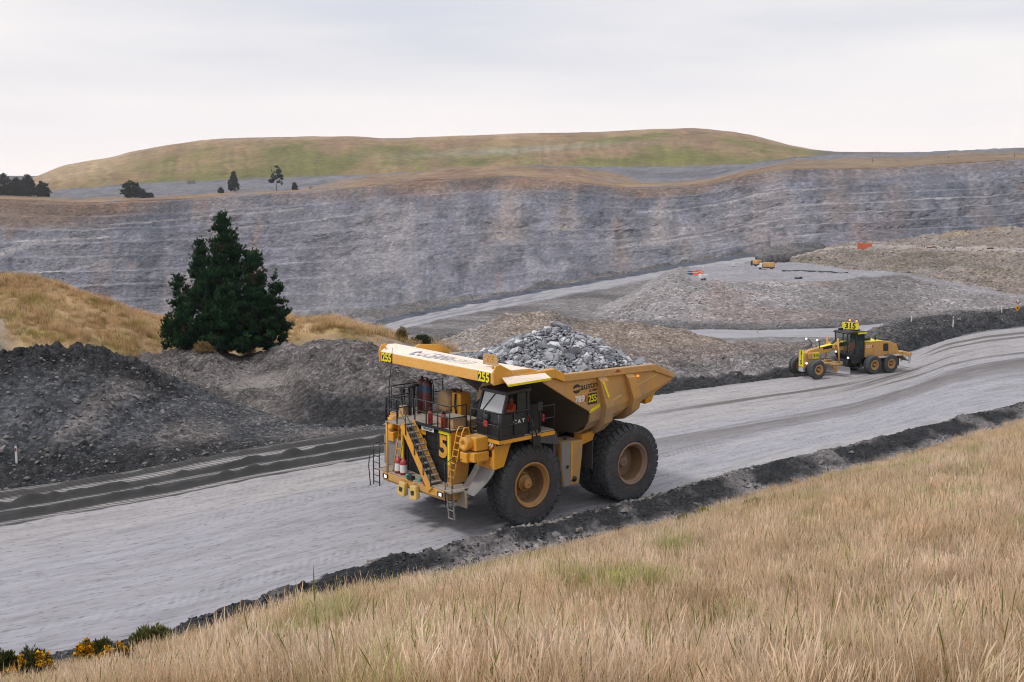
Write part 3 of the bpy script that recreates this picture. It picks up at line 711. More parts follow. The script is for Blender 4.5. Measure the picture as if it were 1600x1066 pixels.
for q in ((20, .65, 165, .69, .008, (.40, .38, .38), .8), (-60, .45, 55, .63, .022, (.36, .345, .345), .7), (62, .39, 190, .50, .010, (.36, .35, .35), .6), (150, .80, 470, .84, .006, (.38, .36, .36), .6), (-60, .74, 120, .86, .05, (.20, .165, .14), .5), (330, .70, 560, .76, .006, (.36, .35, .36), .6), (1180, .52, 1600, .55, .008, (.38, .36, .37), .6), (1000, .70, 1300, .74, .008, (.38, .36, .37), .6), (960, .36, 1250, .40, .008, (.38, .36, .37), .6)):
    ledge(*q)
# weathered brown cap
cap = sstep(.80, .97, s + .10 * fbm(V, 60, 4, 195))
capw = np.interp(PX, [-420, 0, 200, 280, 420, 520, 640, 800, 960, 1100, 1250, 1500, 2020], [1, 1, .9, .25, .2, .5, 1, 1, .8, .6, .35, .3, .3])[None]
cols = mixc(cols, mixc(np.broadcast_to(np.array((.25, .155, .10)), V.shape), (.13, .10, .085), sstep(-.1, .4, fbm(V, 22, 4, 221))), np.clip(cap * capw, 0, 1) * .85)
lb = sstep(220, 60, pxg) * sstep(.72, .82, s)
cols = mixc(cols, (.165, .115, .085), lb * .8)
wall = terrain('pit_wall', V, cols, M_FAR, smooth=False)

# ------------------------------------------------------------------ beyond the rim: golden strip, waste rock, the grassed hill, the plain to the horizon
PX = np.linspace(PX0, PX1, 700)
def B(pts, dy, Y): return [(a_, b_ + dy, Y) for a_, b_, c_ in pts]
P0 = row([(a_, b_ + 7, c_ + 6) for a_, b_, c_ in RIM], PX, sm=24)
P1 = row(RIM, PX, sm=24); P1 = P1 + np.array((0, 6, .6))
P2 = row([(-420, 308, 1050), (0, 306, 1050), (130, 309, 1040), (250, 307, 1040), (350, 300, 1035), (450, 297, 1030), (500, 292, 1025), (560, 283, 1020), (640, 275, 1015), (700, 264, 1010), (760, 261, 1005), (830, 261, 1000), (890, 266, 990), (940, 277, 985), (1000, 287, 980), (1060, 286, 970), (1110, 281, 960), (1160, 268, 950), (1220, 257, 940), (1290, 254, 930), (1330, 252, 925), (1400, 252, 915), (1450, 250, 905), (1500, 246, 900), (1600, 243, 890), (2020, 232, 860)], PX)
P3 = row([(-420, 304, 1120), (0, 303, 1120), (80, 303, 1120), (200, 294, 1150), (300, 290, 1150), (400, 287, 1150), (470, 284, 1150), (540, 279, 1150), (640, 272, 1150), (750, 265, 1130), (850, 262, 1120), (950, 266, 1120), (1050, 268, 1120), (1150, 263, 1110), (1250, 251, 1100), (1330, 247, 1080), (1400, 244, 1060), (1450, 242, 1040), (1500, 240, 1030), (1600, 238, 1020), (2020, 230, 990)], PX)
P4 = row([(-420, 300, 1240), (0, 300, 1240), (80, 299, 1240), (150, 293, 1240), (250, 287, 1240), (310, 285, 1240), (400, 282, 1240), (500, 279, 1240), (600, 277, 1240), (700, 272, 1240), (800, 268, 1240), (850, 265, 1240), (900, 262, 1230), (1000, 263, 1230), (1100, 261, 1220), (1180, 257, 1210), (1240, 249, 1200), (1300, 243, 1180), (1400, 243, 1170), (1500, 239, 1150), (1600, 236, 1140), (2020, 228, 1100)], PX)
P5 = row([(-420, 296, 1480), (0, 291, 1480), (60, 284, 1480), (100, 273, 1480), (150, 266, 1470), (210, 255, 1460), (290, 240, 1450), (380, 232, 1450), (480, 228, 1450), (560, 228, 1450), (640, 229, 1450), (700, 227, 1450), (800, 224, 1450), (930, 220, 1450), (1000, 216, 1440), (1080, 214, 1430), (1130, 217, 1420), (1180, 222, 1410), (1240, 236, 1390), (1300, 240, 1360), (1400, 240, 1340), (1500, 236, 1320), (1600, 233, 1300), (2020, 227, 1240)], PX)
P6 = row([(-420, 292, 1700), (0, 286, 1700), (50, 278, 1700), (75, 268, 1700), (100, 258, 1700), (135, 252, 1690), (170, 247, 1680), (210, 236, 1670), (250, 229, 1660), (290, 222, 1650), (340, 217, 1650), (380, 215, 1650), (480, 213, 1650), (560, 213, 1650), (600, 216, 1650), (640, 215, 1650), (700, 213, 1650), (800, 209, 1650), (930, 206, 1640), (1000, 203, 1630), (1080, 200, 1620), (1110, 202, 1600), (1150, 207, 1580), (1180, 212, 1560), (1240, 228, 1520), (1270, 234, 1500), (1300, 237, 1490), (1400, 238, 1470), (1450, 238, 1450), (1550, 233, 1430), (1600, 231, 1420), (2020, 226, 1380)], PX)
P7 = P6 + np.array((0, 260, 0)); P7[:, 2] = P6[:, 2] * .72 - 4
P8 = P7 * np.array((1.25, 1.25, 1)); P8[:, 2] = np.minimum(P7[:, 2] * .2, 12)
P9 = P8 * np.array((1.35, 1.35, 0)); P9[:, 2] = np.interp(PX, [-420, 0, 60, 300, 1400, 2020], [32, 30, 26, 18, 18, 18])
P10 = P9 * np.array((1.12, 1.12, 0)); P10[:, 2] = -30
V, T = loft([P0, P1, P2, P3, P4, P5, P6, P7, P8, P9, P10], [3, 22, 22, 20, 56, 40, 8, 8, 8, 3])
tt = T[:, None] + 0 * PX[None]; pxg = PX[None] + 0 * tt
er = fbm(np.stack([pxg * .035, tt * .5, 0 * tt], -1), 1, 4, 201)
n1_ = fbm(V, 60, 5, 203); n2_ = fbm(V, 14, 4, 205, .6)
hm = sstep(4.0, 4.3, tt) * sstep(6.6, 5.8, tt)
wm_ = sstep(1.9, 2.2, tt) * sstep(4.1, 3.8, tt)
V[..., 2] += sstep(.2, 1, tt) * sstep(9, 7, tt) * (1.0 * n2_ + 1.2 * n1_) * np.interp(T, [0, 1, 2, 4, 5, 6, 7, 10], [.3, .6, 1, 1, .9, .25, 1, 1])[:, None]
V[..., 2] += wm_ * 3.0 * fbm(V, 30, 4, 207, .55, ridged=True) + hm * .9 * er
gold = np.array((.27, .185, .115)); waste = np.array((.165, .165, .185)); wasted = np.array((.115, .12, .14))
cols = mixc(np.broadcast_to(gold, V.shape), (.20, .13, .085), sstep(-.1, .5, n1_ + n2_ * .6))
brow = sstep(470, 580, pxg) * sstep(1010, 930, pxg)
cols = mixc(cols, wasted * 1.3, sstep(.0, .35, fbm(V, 38, 4, 223)) * sstep(1160, 1000, pxg) * (1 - .75 * brow) * .8)
cols = mixc(cols, waste, sstep(1.75, 2.15, tt + .3 * n1_ - .75 * brow))
cols = mixc(cols, wasted, sstep(2.0, 2.3, tt) * sstep(.0, .4, fbm(V, 45, 4, 209)) * .8)
goldw = sstep(2.2, 2.0, tt) * sstep(1140, 1240, pxg)
cols = mixc(cols, (.215, .155, .10), sstep(1180, 1260, pxg) * sstep(2.6, 2.3, tt) * .9)
green = np.array((.140, .135, .042)); hb = np.array((.25, .175, .09)); hp = np.array((.33, .235, .16))
hc = mixc(np.broadcast_to(hb, V.shape), green, sstep(-.25, .35, fbm(V * (1, .5, 1), 120, 4, 211) * 1.3 + .35 * er + .50 * (4.80 - tt)))
hc = mixc(hc, hp, sstep(5.35, 6.0, tt + .35 * fbm(V, 80, 4, 213)) * .85)
hc = mixc(hc, (.24, .155, .095), sstep(.05, .4, fbm(V * (1, .5, 1), 75, 4, 215)) * .8)
hc = mixc(hc, (.27, .26, .20), np.exp(-((pxg - 740 - 500 * (tt - 4.6)) / 130) ** 2) * np.exp(-((tt - 4.72) / .16) ** 2) * .7)
hc = mixc(hc, (.36, .27, .165), sstep(260, 120, pxg) * sstep(4.2, 5.2, tt) * .8)
fs_ = fbm(np.stack([pxg * .16 + 3 * n1_, tt * 1.1, 0 * tt], -1), 1, 4, 225)
hc = hc * (1 + .30 * fs_[..., None] + .22 * er[..., None])
hc = mixc(hc, wasted * .9, sstep(1250, 1310, pxg) * sstep(6.3, 5.9, tt) * .75)
cols = mixc(cols, hc, sstep(3.95, 4.1, tt + .08 * n1_ + .05 * er))
cols = mixc(cols, (.085, .08, .085), sstep(7.0, 8.0, tt))
hill = terrain('hill', V, cols, M_HILL)
HILL_V, HILL_PX, HILL_T = V, PX, T
# ------------------------------------------------------------------ machine materials
def paint(name, col, dirt=(.23, .185, .14), amount=.35, rough=.45, top=.5, metal=0.0, scale=1.3, splash=None):
    m, t, b = new_mat(name)
    tcn = t.nodes.new('ShaderNodeTexCoord'); geo = t.nodes.new('ShaderNodeNewGeometry')
    n1 = noise_node(t, tcn.outputs['Object'], scale, 6, .65, .5); n2 = noise_node(t, tcn.outputs['Object'], scale * 9, 4, .6)
    mpn = t.nodes.new('ShaderNodeMapping'); mpn.inputs['Scale'].default_value = (5, 5, .5); t.links.new(tcn.outputs['Object'], mpn.inputs['Vector'])
    n3 = noise_node(t, mpn.outputs[0], 1.2, 4, .6)
    f = mathn(t, 'ADD', mathn(t, 'MULTIPLY', n1.outputs['Fac'], .55), mathn(t, 'MULTIPLY', n2.outputs['Fac'], .2)); f = mathn(t, 'ADD', f, mathn(t, 'MULTIPLY', n3.outputs['Fac'], .25))
    r = ramp(t, f, [(.36, (0, 0, 0)), (.68, (1, 1, 1))])
    sp = t.nodes.new('ShaderNodeSeparateXYZ'); t.links.new(geo.outputs['Normal'], sp.inputs[0])
    up = mathn(t, 'MULTIPLY', mathn(t, 'POWER', mathn(t, 'MAXIMUM', sp.outputs[2], 0.0), 1.5), top)
    d = mathn(t, 'ADD', mathn(t, 'MULTIPLY', r.outputs[0], amount), mathn(t, 'MULTIPLY', up, mathn(t, 'ADD', r.outputs[0], .5)), True)
    if splash:      # road mud thrown up onto the lower parts
        so = t.nodes.new('ShaderNodeSeparateXYZ'); t.links.new(tcn.outputs['Object'], so.inputs[0])
        lo = mathn(t, 'DIVIDE', mathn(t, 'SUBTRACT', splash[1], so.outputs[2]), splash[1] - splash[0], True)
        lo = mathn(t, 'MULTIPLY', lo, ramp(t, mathn(t, 'ADD', mathn(t, 'MULTIPLY', n1.outputs['Fac'], .6), mathn(t, 'MULTIPLY', n2.outputs['Fac'], .4)), [(.38, (.15,) * 3), (.60, (1, 1, 1))]).outputs[0])
        d = mathn(t, 'ADD', d, mathn(t, 'MULTIPLY', lo, .85), True)
    c = mixn(t, col, dirt, d)
    c = mixn(t, c, ramp(t, n2.outputs['Fac'], [(.3, (.9,) * 3), (.7, (1.07,) * 3)]).outputs[0], 1.0, 'MULTIPLY')
    t.links.new(c, b.inputs['Base Color'])
    t.links.new(mathn(t, 'ADD', mathn(t, 'MULTIPLY', d, .45), rough, True), b.inputs['Roughness'])
    b.inputs['Metallic'].default_value = metal
    bump(t, b, n2.outputs['Fac'], .12, .02)
    return m
DUSTC = (.30, .27, .245)
M_YEL = paint('yellow_paint', (.76, .35, .016), (.38, .28, .16), .34, .40, .42, splash=(1.2, 3.0))
M_BODY = paint('tray_paint', (.63, .315, .06), (.33, .26, .185), .62, .55, .5, splash=(3.4, 5.4))
M_UNDER = paint('dirty_shaded_front_wall', (.085, .068, .05), (.055, .05, .045), .5, .8, .3)  # dark tone holds dirt and the shade under the canopy, both painted in
M_CANOPY = paint('canopy_paint', (.76, .38, .045), (.84, .71, .60), .20, .42, 1.8)  # pale upward faces: dust, with sky reflection mixed into its colour
M_BLK = paint('black_steel', (.011, .014, .018), (.055, .056, .058), .2, .45, .22)
M_RAIL = paint('rail_black', (.016, .018, .021), (.10, .095, .09), .18, .4, .35)
M_STEP = paint('dusty_tread', (.33, .27, .19), DUSTC, .6, .7, .5)
M_GREY = paint('grey_guard', (.24, .235, .23), (.16, .14, .12), .4, .55, .2)
M_GUARD = paint('mud_guard', (.055, .055, .058), (.14, .13, .12), .4, .7, .3)
M_TYRE = paint('tyre_rubber', (.030, .036, .043), (.14, .145, .152), .7, .85, .35, scale=2.2)
M_CASE = paint('dusty_casing', (.066, .076, .088), (.15, .15, .155), .55, .85, .3, scale=2.0)
M_WALLT = paint('tyre_sidewall', (.038, .040, .046), (.13, .112, .108), .7, .85, .2, scale=1.6)
M_RIM = paint('rim_paint', (.50, .255, .065), (.28, .195, .13), .6, .5, .3, scale=2.5)
M_RIMR = paint('dusty_rim', (.34, .225, .155), (.20, .15, .12), .7, .6, .3, scale=2.5)
M_DISH = paint('rim_dish', (.24, .13, .05), (.10, .075, .055), .7, .7, .2, scale=2.0)
M_RED = paint('red_cylinder', (.36, .018, .018), DUSTC, .15, .3, .2)
M_WHITE = paint('white_paint', (.72, .72, .72), DUSTC, .12, .4, .3)
M_SIGNY = paint('sign_yellow', (.86, .72, .015), DUSTC, .06, .4, .05)
M_TAPE = paint('reflective_tape', (.85, .72, .01), DUSTC, .10, .3, .05)
M_INK = paint('black_lettering', (.012, .012, .014), DUSTC, .08, .45, .1)
M_BLUE = paint('faded_blue_lettering', (.40, .45, .60), DUSTC, .15, .5, .2)
M_WLET = paint('white_lettering', (.80, .79, .77), DUSTC, .08, .5, .1)
M_MAROON = paint('maroon_paint', (.10, .022, .025), (.09, .08, .08), .3, .4, .2)
M_DBLUE = paint('blue_paint', (.022, .075, .15), (.09, .08, .08), .2, .4, .2)
M_TANBOX = paint('tan_box', (.50, .30, .12), DUSTC, .5, .6, .6)
M_AMBER = paint('amber_lens', (.75, .28, .03), DUSTC, .05, .2, .1)
M_CHOCK = paint('chock_yellow', (.68, .45, .10), DUSTC, .35, .5, .4)
M_STEEL = paint('worn_steel', (.52, .51, .53), (.34, .31, .29), .35, .4, .3, metal=.2)
M_HIVIS = paint('orange_cloth', (.80, .10, .015), DUSTC, .08, .9, .1)
M_REFL = paint('silver_band', (.75, .74, .70), DUSTC, .05, .5, .1)
M_SKIN = paint('skin', (.42, .22, .15), (.3, .16, .1), .2, .6, .0)
M_HAT = paint('hard_hat', (.10, .09, .09), DUSTC, .1, .4, .1)
def glass_mat(name, col, rough=.06, alpha=None):
    m, t, b = new_mat(name); b.inputs['Base Color'].default_value = (*col, 1); b.inputs['Roughness'].default_value = rough
    b.inputs['Specular IOR Level'].default_value = .8; b.inputs['Coat Weight'].default_value = .5
    if alpha is not None: b.inputs['Alpha'].default_value = alpha
    return m
M_SCREEN = glass_mat('sky_toned_windscreen', (.42, .44, .45), .10)  # pale base colour stands in for sky reflected in the glass
M_GLASS = glass_mat('cab_glass', (.05, .075, .075), .04, .35)
def lamp_mat(name, col, e):
    m, t, b = new_mat(name); b.inputs['Base Color'].default_value = (*col, 1); b.inputs['Emission Color'].default_value = (*col, 1); b.inputs['Emission Strength'].default_value = e; return m
M_LAMP = lamp_mat('lit_lamp', (.95, .93, 1.0), .9)
M_AMBLIT = lamp_mat('lit_amber', (1.0, .35, .05), .7)

# ------------------------------------------------------------------ wheels
def make_wheel(parent, c, R, wd, rimR, side, name='wheel', lugs=34, dish=.25, hub=.34, hubmat=None, hub_out=0.0, lug_h=.075, rimmat=None):
    """side=+1: outer face towards +y. wheel (rim) > tyre, sidewalls, hub"""
    h = wd / 2
    f = MB()
    prof = [(rimR + .03, h * .80), (rimR + .055, h * .97), (rimR + .02, h * 1.03), (rimR - .02, h * 1.0), (rimR - .035, h * .86), (rimR - .075, h * .83), (rimR - .085, h * .70), (rimR - .13, h * .66)]
    f.lathe([(r, t * side) for r, t in prof], 'y', c, 40)
    f.lathe([(rimR + .02, -h * .85 * side), (rimR * .8, -h * .6 * side), (.05, -h * .6 * side)], 'y', c, 40)
    f.lathe([(rimR - .055, h * .90 * side), (rimR - .035, h * .93 * side), (rimR - .015, h * .90 * side)], 'y', c, 40)
    wheel = f.build(name, rimmat or M_RIM, parent)
    dm = MB(); dm.lathe([(r, t * side) for r, t in ((rimR - .13, h * .66), (rimR - .15, h * .60), (rimR - .15, h * .80 - dish), (rimR * .74, h * .80 - dish - .09), (.05, h * .80 - dish - .09))], 'y', c, 40); dm.build('rim_dish', M_DISH, wheel)
    hb = MB(); y0 = h * .80 - dish - .10
    hb.lathe([(hub * 1.25, y0 * side), (hub * 1.22, (y0 + .05) * side), (hub, (y0 + .07) * side), (hub * .95, (y0 + .18 + hub_out * .5) * side), (hub * .80, (y0 + .20 + hub_out * .5) * side), (hub * .62, (y0 + .22 + hub_out) * side), (hub * .60, (y0 + .30 + hub_out) * side), (hub * .50, (y0 + .33 + hub_out) * side), (hub * .2, (y0 + .33 + hub_out) * side), (.02, (y0 + .36 + hub_out) * side)], 'y', c, 24, False)
    for k in range(18):
        a = 2 * math.pi * k / 18; rr = rimR * .72
        p = (c[0] + rr * math.cos(a), c[1] + (y0 + .0) * side, c[2] + rr * math.sin(a)); q = (p[0], c[1] + (y0 + .05) * side, p[2])
        hb.tube([p, q], .024, 6)
    hb.build('hub', hubmat or M_RIM, wheel)
    Rt = R - lug_h
    sw = MB()
    for s_ in (1, -1):
        sw.lathe([(rimR + .01, h * .82 * s_), (rimR + .04, h * .93 * s_), (rimR + (Rt - rimR) * .30, h * 1.0 * s_), (rimR + (Rt - rimR) * .55, h * 1.02 * s_), (rimR + (Rt - rimR) * .60, h * 1.035 * s_), (rimR + (Rt - rimR) * .64, h * 1.02 * s_)], 'y', c, 56)
    tyre = sw.build('tyre', M_WALLT, wheel)
    tr = MB()
    for s_ in (1, -1): tr.lathe([(rimR + (Rt - rimR) * .64, h * 1.02 * s_), (rimR + (Rt - rimR) * .80, h * 1.015 * s_), (Rt - .12, h * .985 * s_)], 'y', c, 56)
    tr.lathe([(Rt - .12, h * .985), (Rt - .03, h * .93), (Rt, h * .55), (Rt + .005, 0), (Rt, -h * .55), (Rt - .03, -h * .93), (Rt - .12, -h * .985)], 'y', c, 56)
    tr.build('tyre_casing', M_CASE, wheel)
    tr = MB()
    da = 2 * math.pi / lugs
    for s_ in (1, -1):
        for k in range(lugs):
            a0 = (k + (0 if s_ > 0 else .5)) * da
            def P(r, a, y): return (c[0] + r * math.cos(a), c[1] + y * s_, c[2] + r * math.sin(a))
            w1, w2, sk = da * .39, da * .36, da * .80
            # lug: from near the centre line, swept towards the shoulder, wrapping down the side
            secs = [(a0 + sk, h * .06, Rt - .02, R, w2), (a0 + sk * .45, h * .5, Rt - .02, R + .003, w1), (a0, h * .93, Rt - .06, R - .02, w1 * 1.1), (a0, h * 1.03, Rt - .20, R - .10, w1 * 1.0), (a0, h * 1.02, Rt - .27, R - .24, w1 * .9)]
            vs = []
            for (aa, y, r0, r1, ww) in secs:
                vs += [P(r0, aa - ww, y), P(r1, aa - ww * .92, y), P(r1, aa + ww * .92, y), P(r0, aa + ww, y)]
            fs = [(0, 1, 2, 3), (19, 18, 17, 16)]
            for j in range(4):
                o_ = j * 4
                for q in range(3): fs.append((o_ + q, o_ + 4 + q, o_ + 5 + q, o_ + 1 + q))
            tr.add(vs, fs)
    tr.build('tread', M_TYRE, wheel)
    return wheel

# ------------------------------------------------------------------ haul truck (x forward from the front axle, y to its left, z up)
TRK = empty('haul_truck', (-1.259, 47.673, 0.01), rad(220.92))
tag(TRK, 'huge dusty yellow haul truck loaded with grey rock, driving down the haul road', 'haul truck')
R_W = 1.72
for s_ in (1, -1):
    make_wheel(TRK, (0, 2.73 * s_, R_W), R_W, .95, .90, s_, hub=.36, dish=.52, hubmat=M_RIM, hub_out=.14)
    make_wheel(TRK, (-5.7, 2.98 * s_, R_W), R_W, .95, .90, s_, hub=.40, dish=.66, rimmat=M_RIMR, hubmat=M_RIMR)
    make_wheel(TRK, (-5.7, 1.90 * s_, R_W), R_W, .95, .90, s_, hub=.30, dish=.2)
# frame
f = MB()
for s_ in (1, -1):
    f.box(-7.2, 3.0, .62 * s_ - .18, .62 * s_ + .18, 1.35, 2.15)
f.box(-1.6, -1.2, -.8, .8, 1.4, 2.1).box(-4.0, -3.5, -.8, .8, 1.4, 2.1)
f.build('frame', M_BLK, TRK, .03)
f = MB(); f.tube([(0, -2.4, R_W), (0, 2.4, R_W)], .34, 16); f.tube([(-5.7, -2.5, R_W), (-5.7, 2.5, R_W)], .62, 20); f.lathe([(.05, -.95), (.9, -.55), (1.0, 0), (.9, .55), (.05, .95)], 'y', (-5.7, 0, R_W), 24)
f.tube([(-3.4, 0, 1.5), (-5.2, 0, 1.6)], .22, 12)
f.build('axles', M_BLK, TRK)
for s_ in (1, -1):   # suspension struts and hoist cylinders
    MB().tube([(.0, 2.0 * s_, 1.9), (.0, 1.75 * s_, 3.6)], [.24, .2], 16).build('suspension_strut', M_BLK, TRK)
    MB().tube([(-2.6, 1.15 * s_, 1.6), (-3.3, 1.2 * s_, 3.6)], .17, 14).build('hoist_cylinder', M_BLK, TRK)
MB().box(.3, 2.9, -1.15, 1.15, 1.3, 3.6).build('engine', M_BLK, TRK, .05)
# bumper and lower walkway
f = MB(); f.prism([(3.36, 1.50), (3.66, 1.50), (3.74, 1.62), (3.74, 1.90), (3.36, 1.90)], 'y', -2.12, 2.12)
f.build('bumper', M_YEL, TRK, .02)
MB().box(2.55, 3.72, -2.6, 2.45, 1.905, 1.95).build('lower_walkway', M_STEP, TRK, .008)
MB().box(2.5, 3.35, -1.9, 2.2, 1.45, 1.90).build('bumper_carrier', M_YEL, TRK, .02)
for y0 in (-2.0, 1.78):
    l_ = MB().box(3.74, 3.79, y0 - .02, y0 + .32, 1.66, 1.84).build('headlight', M_BLK, TRK, .01)
    MB().box(3.79, 3.80, y0 + .10, y0 + .26, 1.69, 1.81).build('lens', M_LAMP, l_)
# radiator
f = MB(); f.box(2.86, 2.93, -1.56, 1.56, 1.95, 4.06)
rad_ = f.build('radiator_grille', M_BLK, TRK)
for k in range(7):
    MB().box(2.93, 2.965, -1.56, 1.56, 2.02 + k * .29, 2.28 + k * .29).build('grille_panel', M_BLK, rad_, .01)
for k in range(5):
    MB().box(2.965, 2.985, -1.30 + k * .64 - .012, -1.30 + k * .64 + .012, 1.96, 4.05).build('grille_rib', M_BLK, rad_)
for s_ in (1, -1):
    MB().hexa([(2.2, 1.56 * s_, 1.95), (3.02, 1.56 * s_, 1.95), (3.02, 1.70 * s_, 1.95), (2.2, 1.70 * s_, 1.95), (1.9, 1.56 * s_, 4.14), (3.06, 1.56 * s_, 4.14), (3.06, 1.70 * s_, 4.14), (1.9, 1.70 * s_, 4.14)]).build('radiator_cheek', M_YEL, TRK, .015)
    MB().box(3.055, 3.075, 1.60 * s_ - .06, 1.60 * s_ + .06, 2.75 if s_ > 0 else 2.45, 4.06).build('reflective_strip', M_TAPE, TRK)
    MB().box(3.03, 3.06, 1.57 * s_ - .06, 1.57 * s_ + .06, 1.96, 4.06).build('grille_edge', M_YEL, TRK)
MB().box(2.2, 3.06, -1.70, 1.70, 4.06, 4.15).build('radiator_top', M_BLK, TRK, .01)
MB().box(3.077, 3.088, .98, 1.65, 3.97, 4.09).build('reflective_strip', M_TAPE, TRK)
pl_ = MB().box(3.085, 3.095, -.18, .66, 3.93, 4.09).build('notice_plate', M_WHITE, TRK)
lettering('plate_writing', 'CAUTION', .115, M_INK, pl_, (3.10, .24, 4.005), (0, 1, 0), (0, 0, 1), width=1.25)
for y0 in (-.22, 1.16):
    lettering('number_five', '5', 1.25, M_YEL, TRK, (3.0, y0, 3.38), (0, 1, 0), (0, 0, 1), bold=.035, thick=.012, width=.95)
# stairs across the radiator: bottom on its left, top on its right
st_ = MB().bar((3.12, 1.16, 1.78), (3.12, -.72, 4.20), .05, .26, (1, 0, 0) if False else (0, 0, 1)).build('stairs', M_YEL, TRK, .008)
MB().bar((3.78, 1.30, 1.80), (3.78, -.60, 4.16), .05, .30).build('stringer', M_YEL, st_, .008)
for k in range(10):
    f_ = (k + .5) / 10; y_ = 1.22 - f_ * 1.88; z_ = 1.95 + f_ * 2.2
    MB().box(3.15, 3.75, y_ - .13, y_ + .13, z_ - .02, z_ + .025).build('tread', M_STEP, st_, .006)
for k in (1,):
    xx = 3.84
    f = MB(); f.tube([(xx, 1.42, 1.95), (xx, 1.40, 2.75), (xx, -.60, 5.15), (xx, -1.3, 5.15)], .022, 6); f.tube([(xx, 1.41, 2.35), (xx, -.6, 4.72)], .018, 6)
    for q in (.2, .5, .8): f.tube([(xx, 1.3 - 1.95 * q, 1.85 + 2.4 * q), (xx, 1.3 - 1.95 * q, 2.88 + 2.35 * q)], .02, 6)
    f.build('handrail', M_RAIL, st_)
MB().box(2.7, 3.82, -1.72, -.66, 4.10, 4.15).build('stair_landing', M_STEP, TRK, .008)
# right-hand support post, its ladder and guard
f = MB(); f.tube([(3.72, -1.75, 1.9), (3.72, -1.75, 4.15)], .05, 8); f.build('landing_post', M_YEL, TRK)
f = MB()
for yy in (-1.45, -1.12): f.tube([(3.55, yy - .15, 1.95), (3.25, yy, 4.0)], .028, 6)
for k in range(7): f.tube([(3.53 - k * .043, -1.59 + k * .02, 2.1 + k * .28), (3.53 - k * .043, -1.26 + k * .02, 2.1 + k * .28)], .02, 6)
f.build('front_ladder', M_YEL, TRK)
f = MB()
for yy in (-2.95, -2.5):
    f.tube([(3.62, yy, 1.15), (3.62, yy, 2.95), (3.25, yy, 2.95)], .026, 6)
for k in range(6): f.tube([(3.62, -2.95, 1.3 + k * .28), (3.62, -2.5, 1.3 + k * .28)], .02, 6)
f.tube([(3.72, -3.05, 1.1), (3.80, -3.05, 2.0), (3.66, -3.05, 2.9)], .022, 6)
f.build('boarding_ladder', M_RAIL, TRK)
MB().box(2.9, 2.95, -3.1, -1.8, 1.95, 3.15).build('guard_sheet', M_GREY, TRK, .01)
# left lower ladder: grey drop ladder hanging under the bumper corner
f = MB()
for yy in (2.18, 2.52): f.bar((3.62, yy, 1.9), (3.52 if yy < 2.3 else 3.50, yy, .78), .06, .05, (1, 0, 0))
for k in range(3): f.bar((3.56, 2.18, .82 + k * .33), (3.56, 2.52, .82 + k * .33), .05, .04)
f.build('drop_ladder', M_GREY, TRK, .006)
f = MB(); f.box(3.0, 3.7, 2.14, 2.56, 1.86, 1.93); f.box(3.0, 3.05, 2.1, 2.7, 1.2, 1.9); f.build('ladder_landing', M_STEP, TRK, .01)
f = MB()
for xx, yy in ((3.66, 2.12), (3.66, 2.56)): f.tube([(xx, yy, 1.3), (xx, yy, 3.0), (xx - .5, yy, 3.2)], .02, 6)
f.build('ladder_handrail', M_RAIL, TRK)
# yellow access ladder beside the radiator
f = MB()
for yy in (1.95, 2.28): f.tube([(3.35, yy - .12, 1.95), (2.92, yy, 4.15), (2.80, yy, 4.35), (2.6, yy, 4.33), (2.55, yy, 4.1)], .03, 8)
for k in range(8): f.bar((3.32 - k * .052, 1.84 + k * .014, 2.12 + k * .27), (3.32 - k * .052, 2.17 + k * .014, 2.12 + k * .27), .05, .035)
f.build('access_ladder', M_YEL, TRK)
# air cleaners on both sides, each a drum in front of a housing
for s_ in (1, -1):
    ac = MB().box(2.15, 2.78, (2.24 if s_ > 0 else -2.98), (2.98 if s_ > 0 else -2.24), 3.50, 4.05).build('air_cleaner', M_YEL, TRK, .04)
    MB().box(2.15, 2.92, 2.30 * s_ - .0, 3.04 * s_, 3.08, 3.46).build('housing', M_YEL, ac, .03)
    MB().box(2.60, 3.05, 2.28 * s_, 2.72 * s_, 3.02, 3.44).build('cover', M_YEL, ac, .04)
    f = MB(); f.lathe([(.02, 2.6), (.28, 2.6), (.28, 3.02), (.28, 3.06), (.25, 3.09), (.10, 3.09), (.09, 3.03), (.02, 3.03)], 'x', (0, 2.54 * s_, 3.78), 28); f.build('filter_drum', M_YEL, ac)
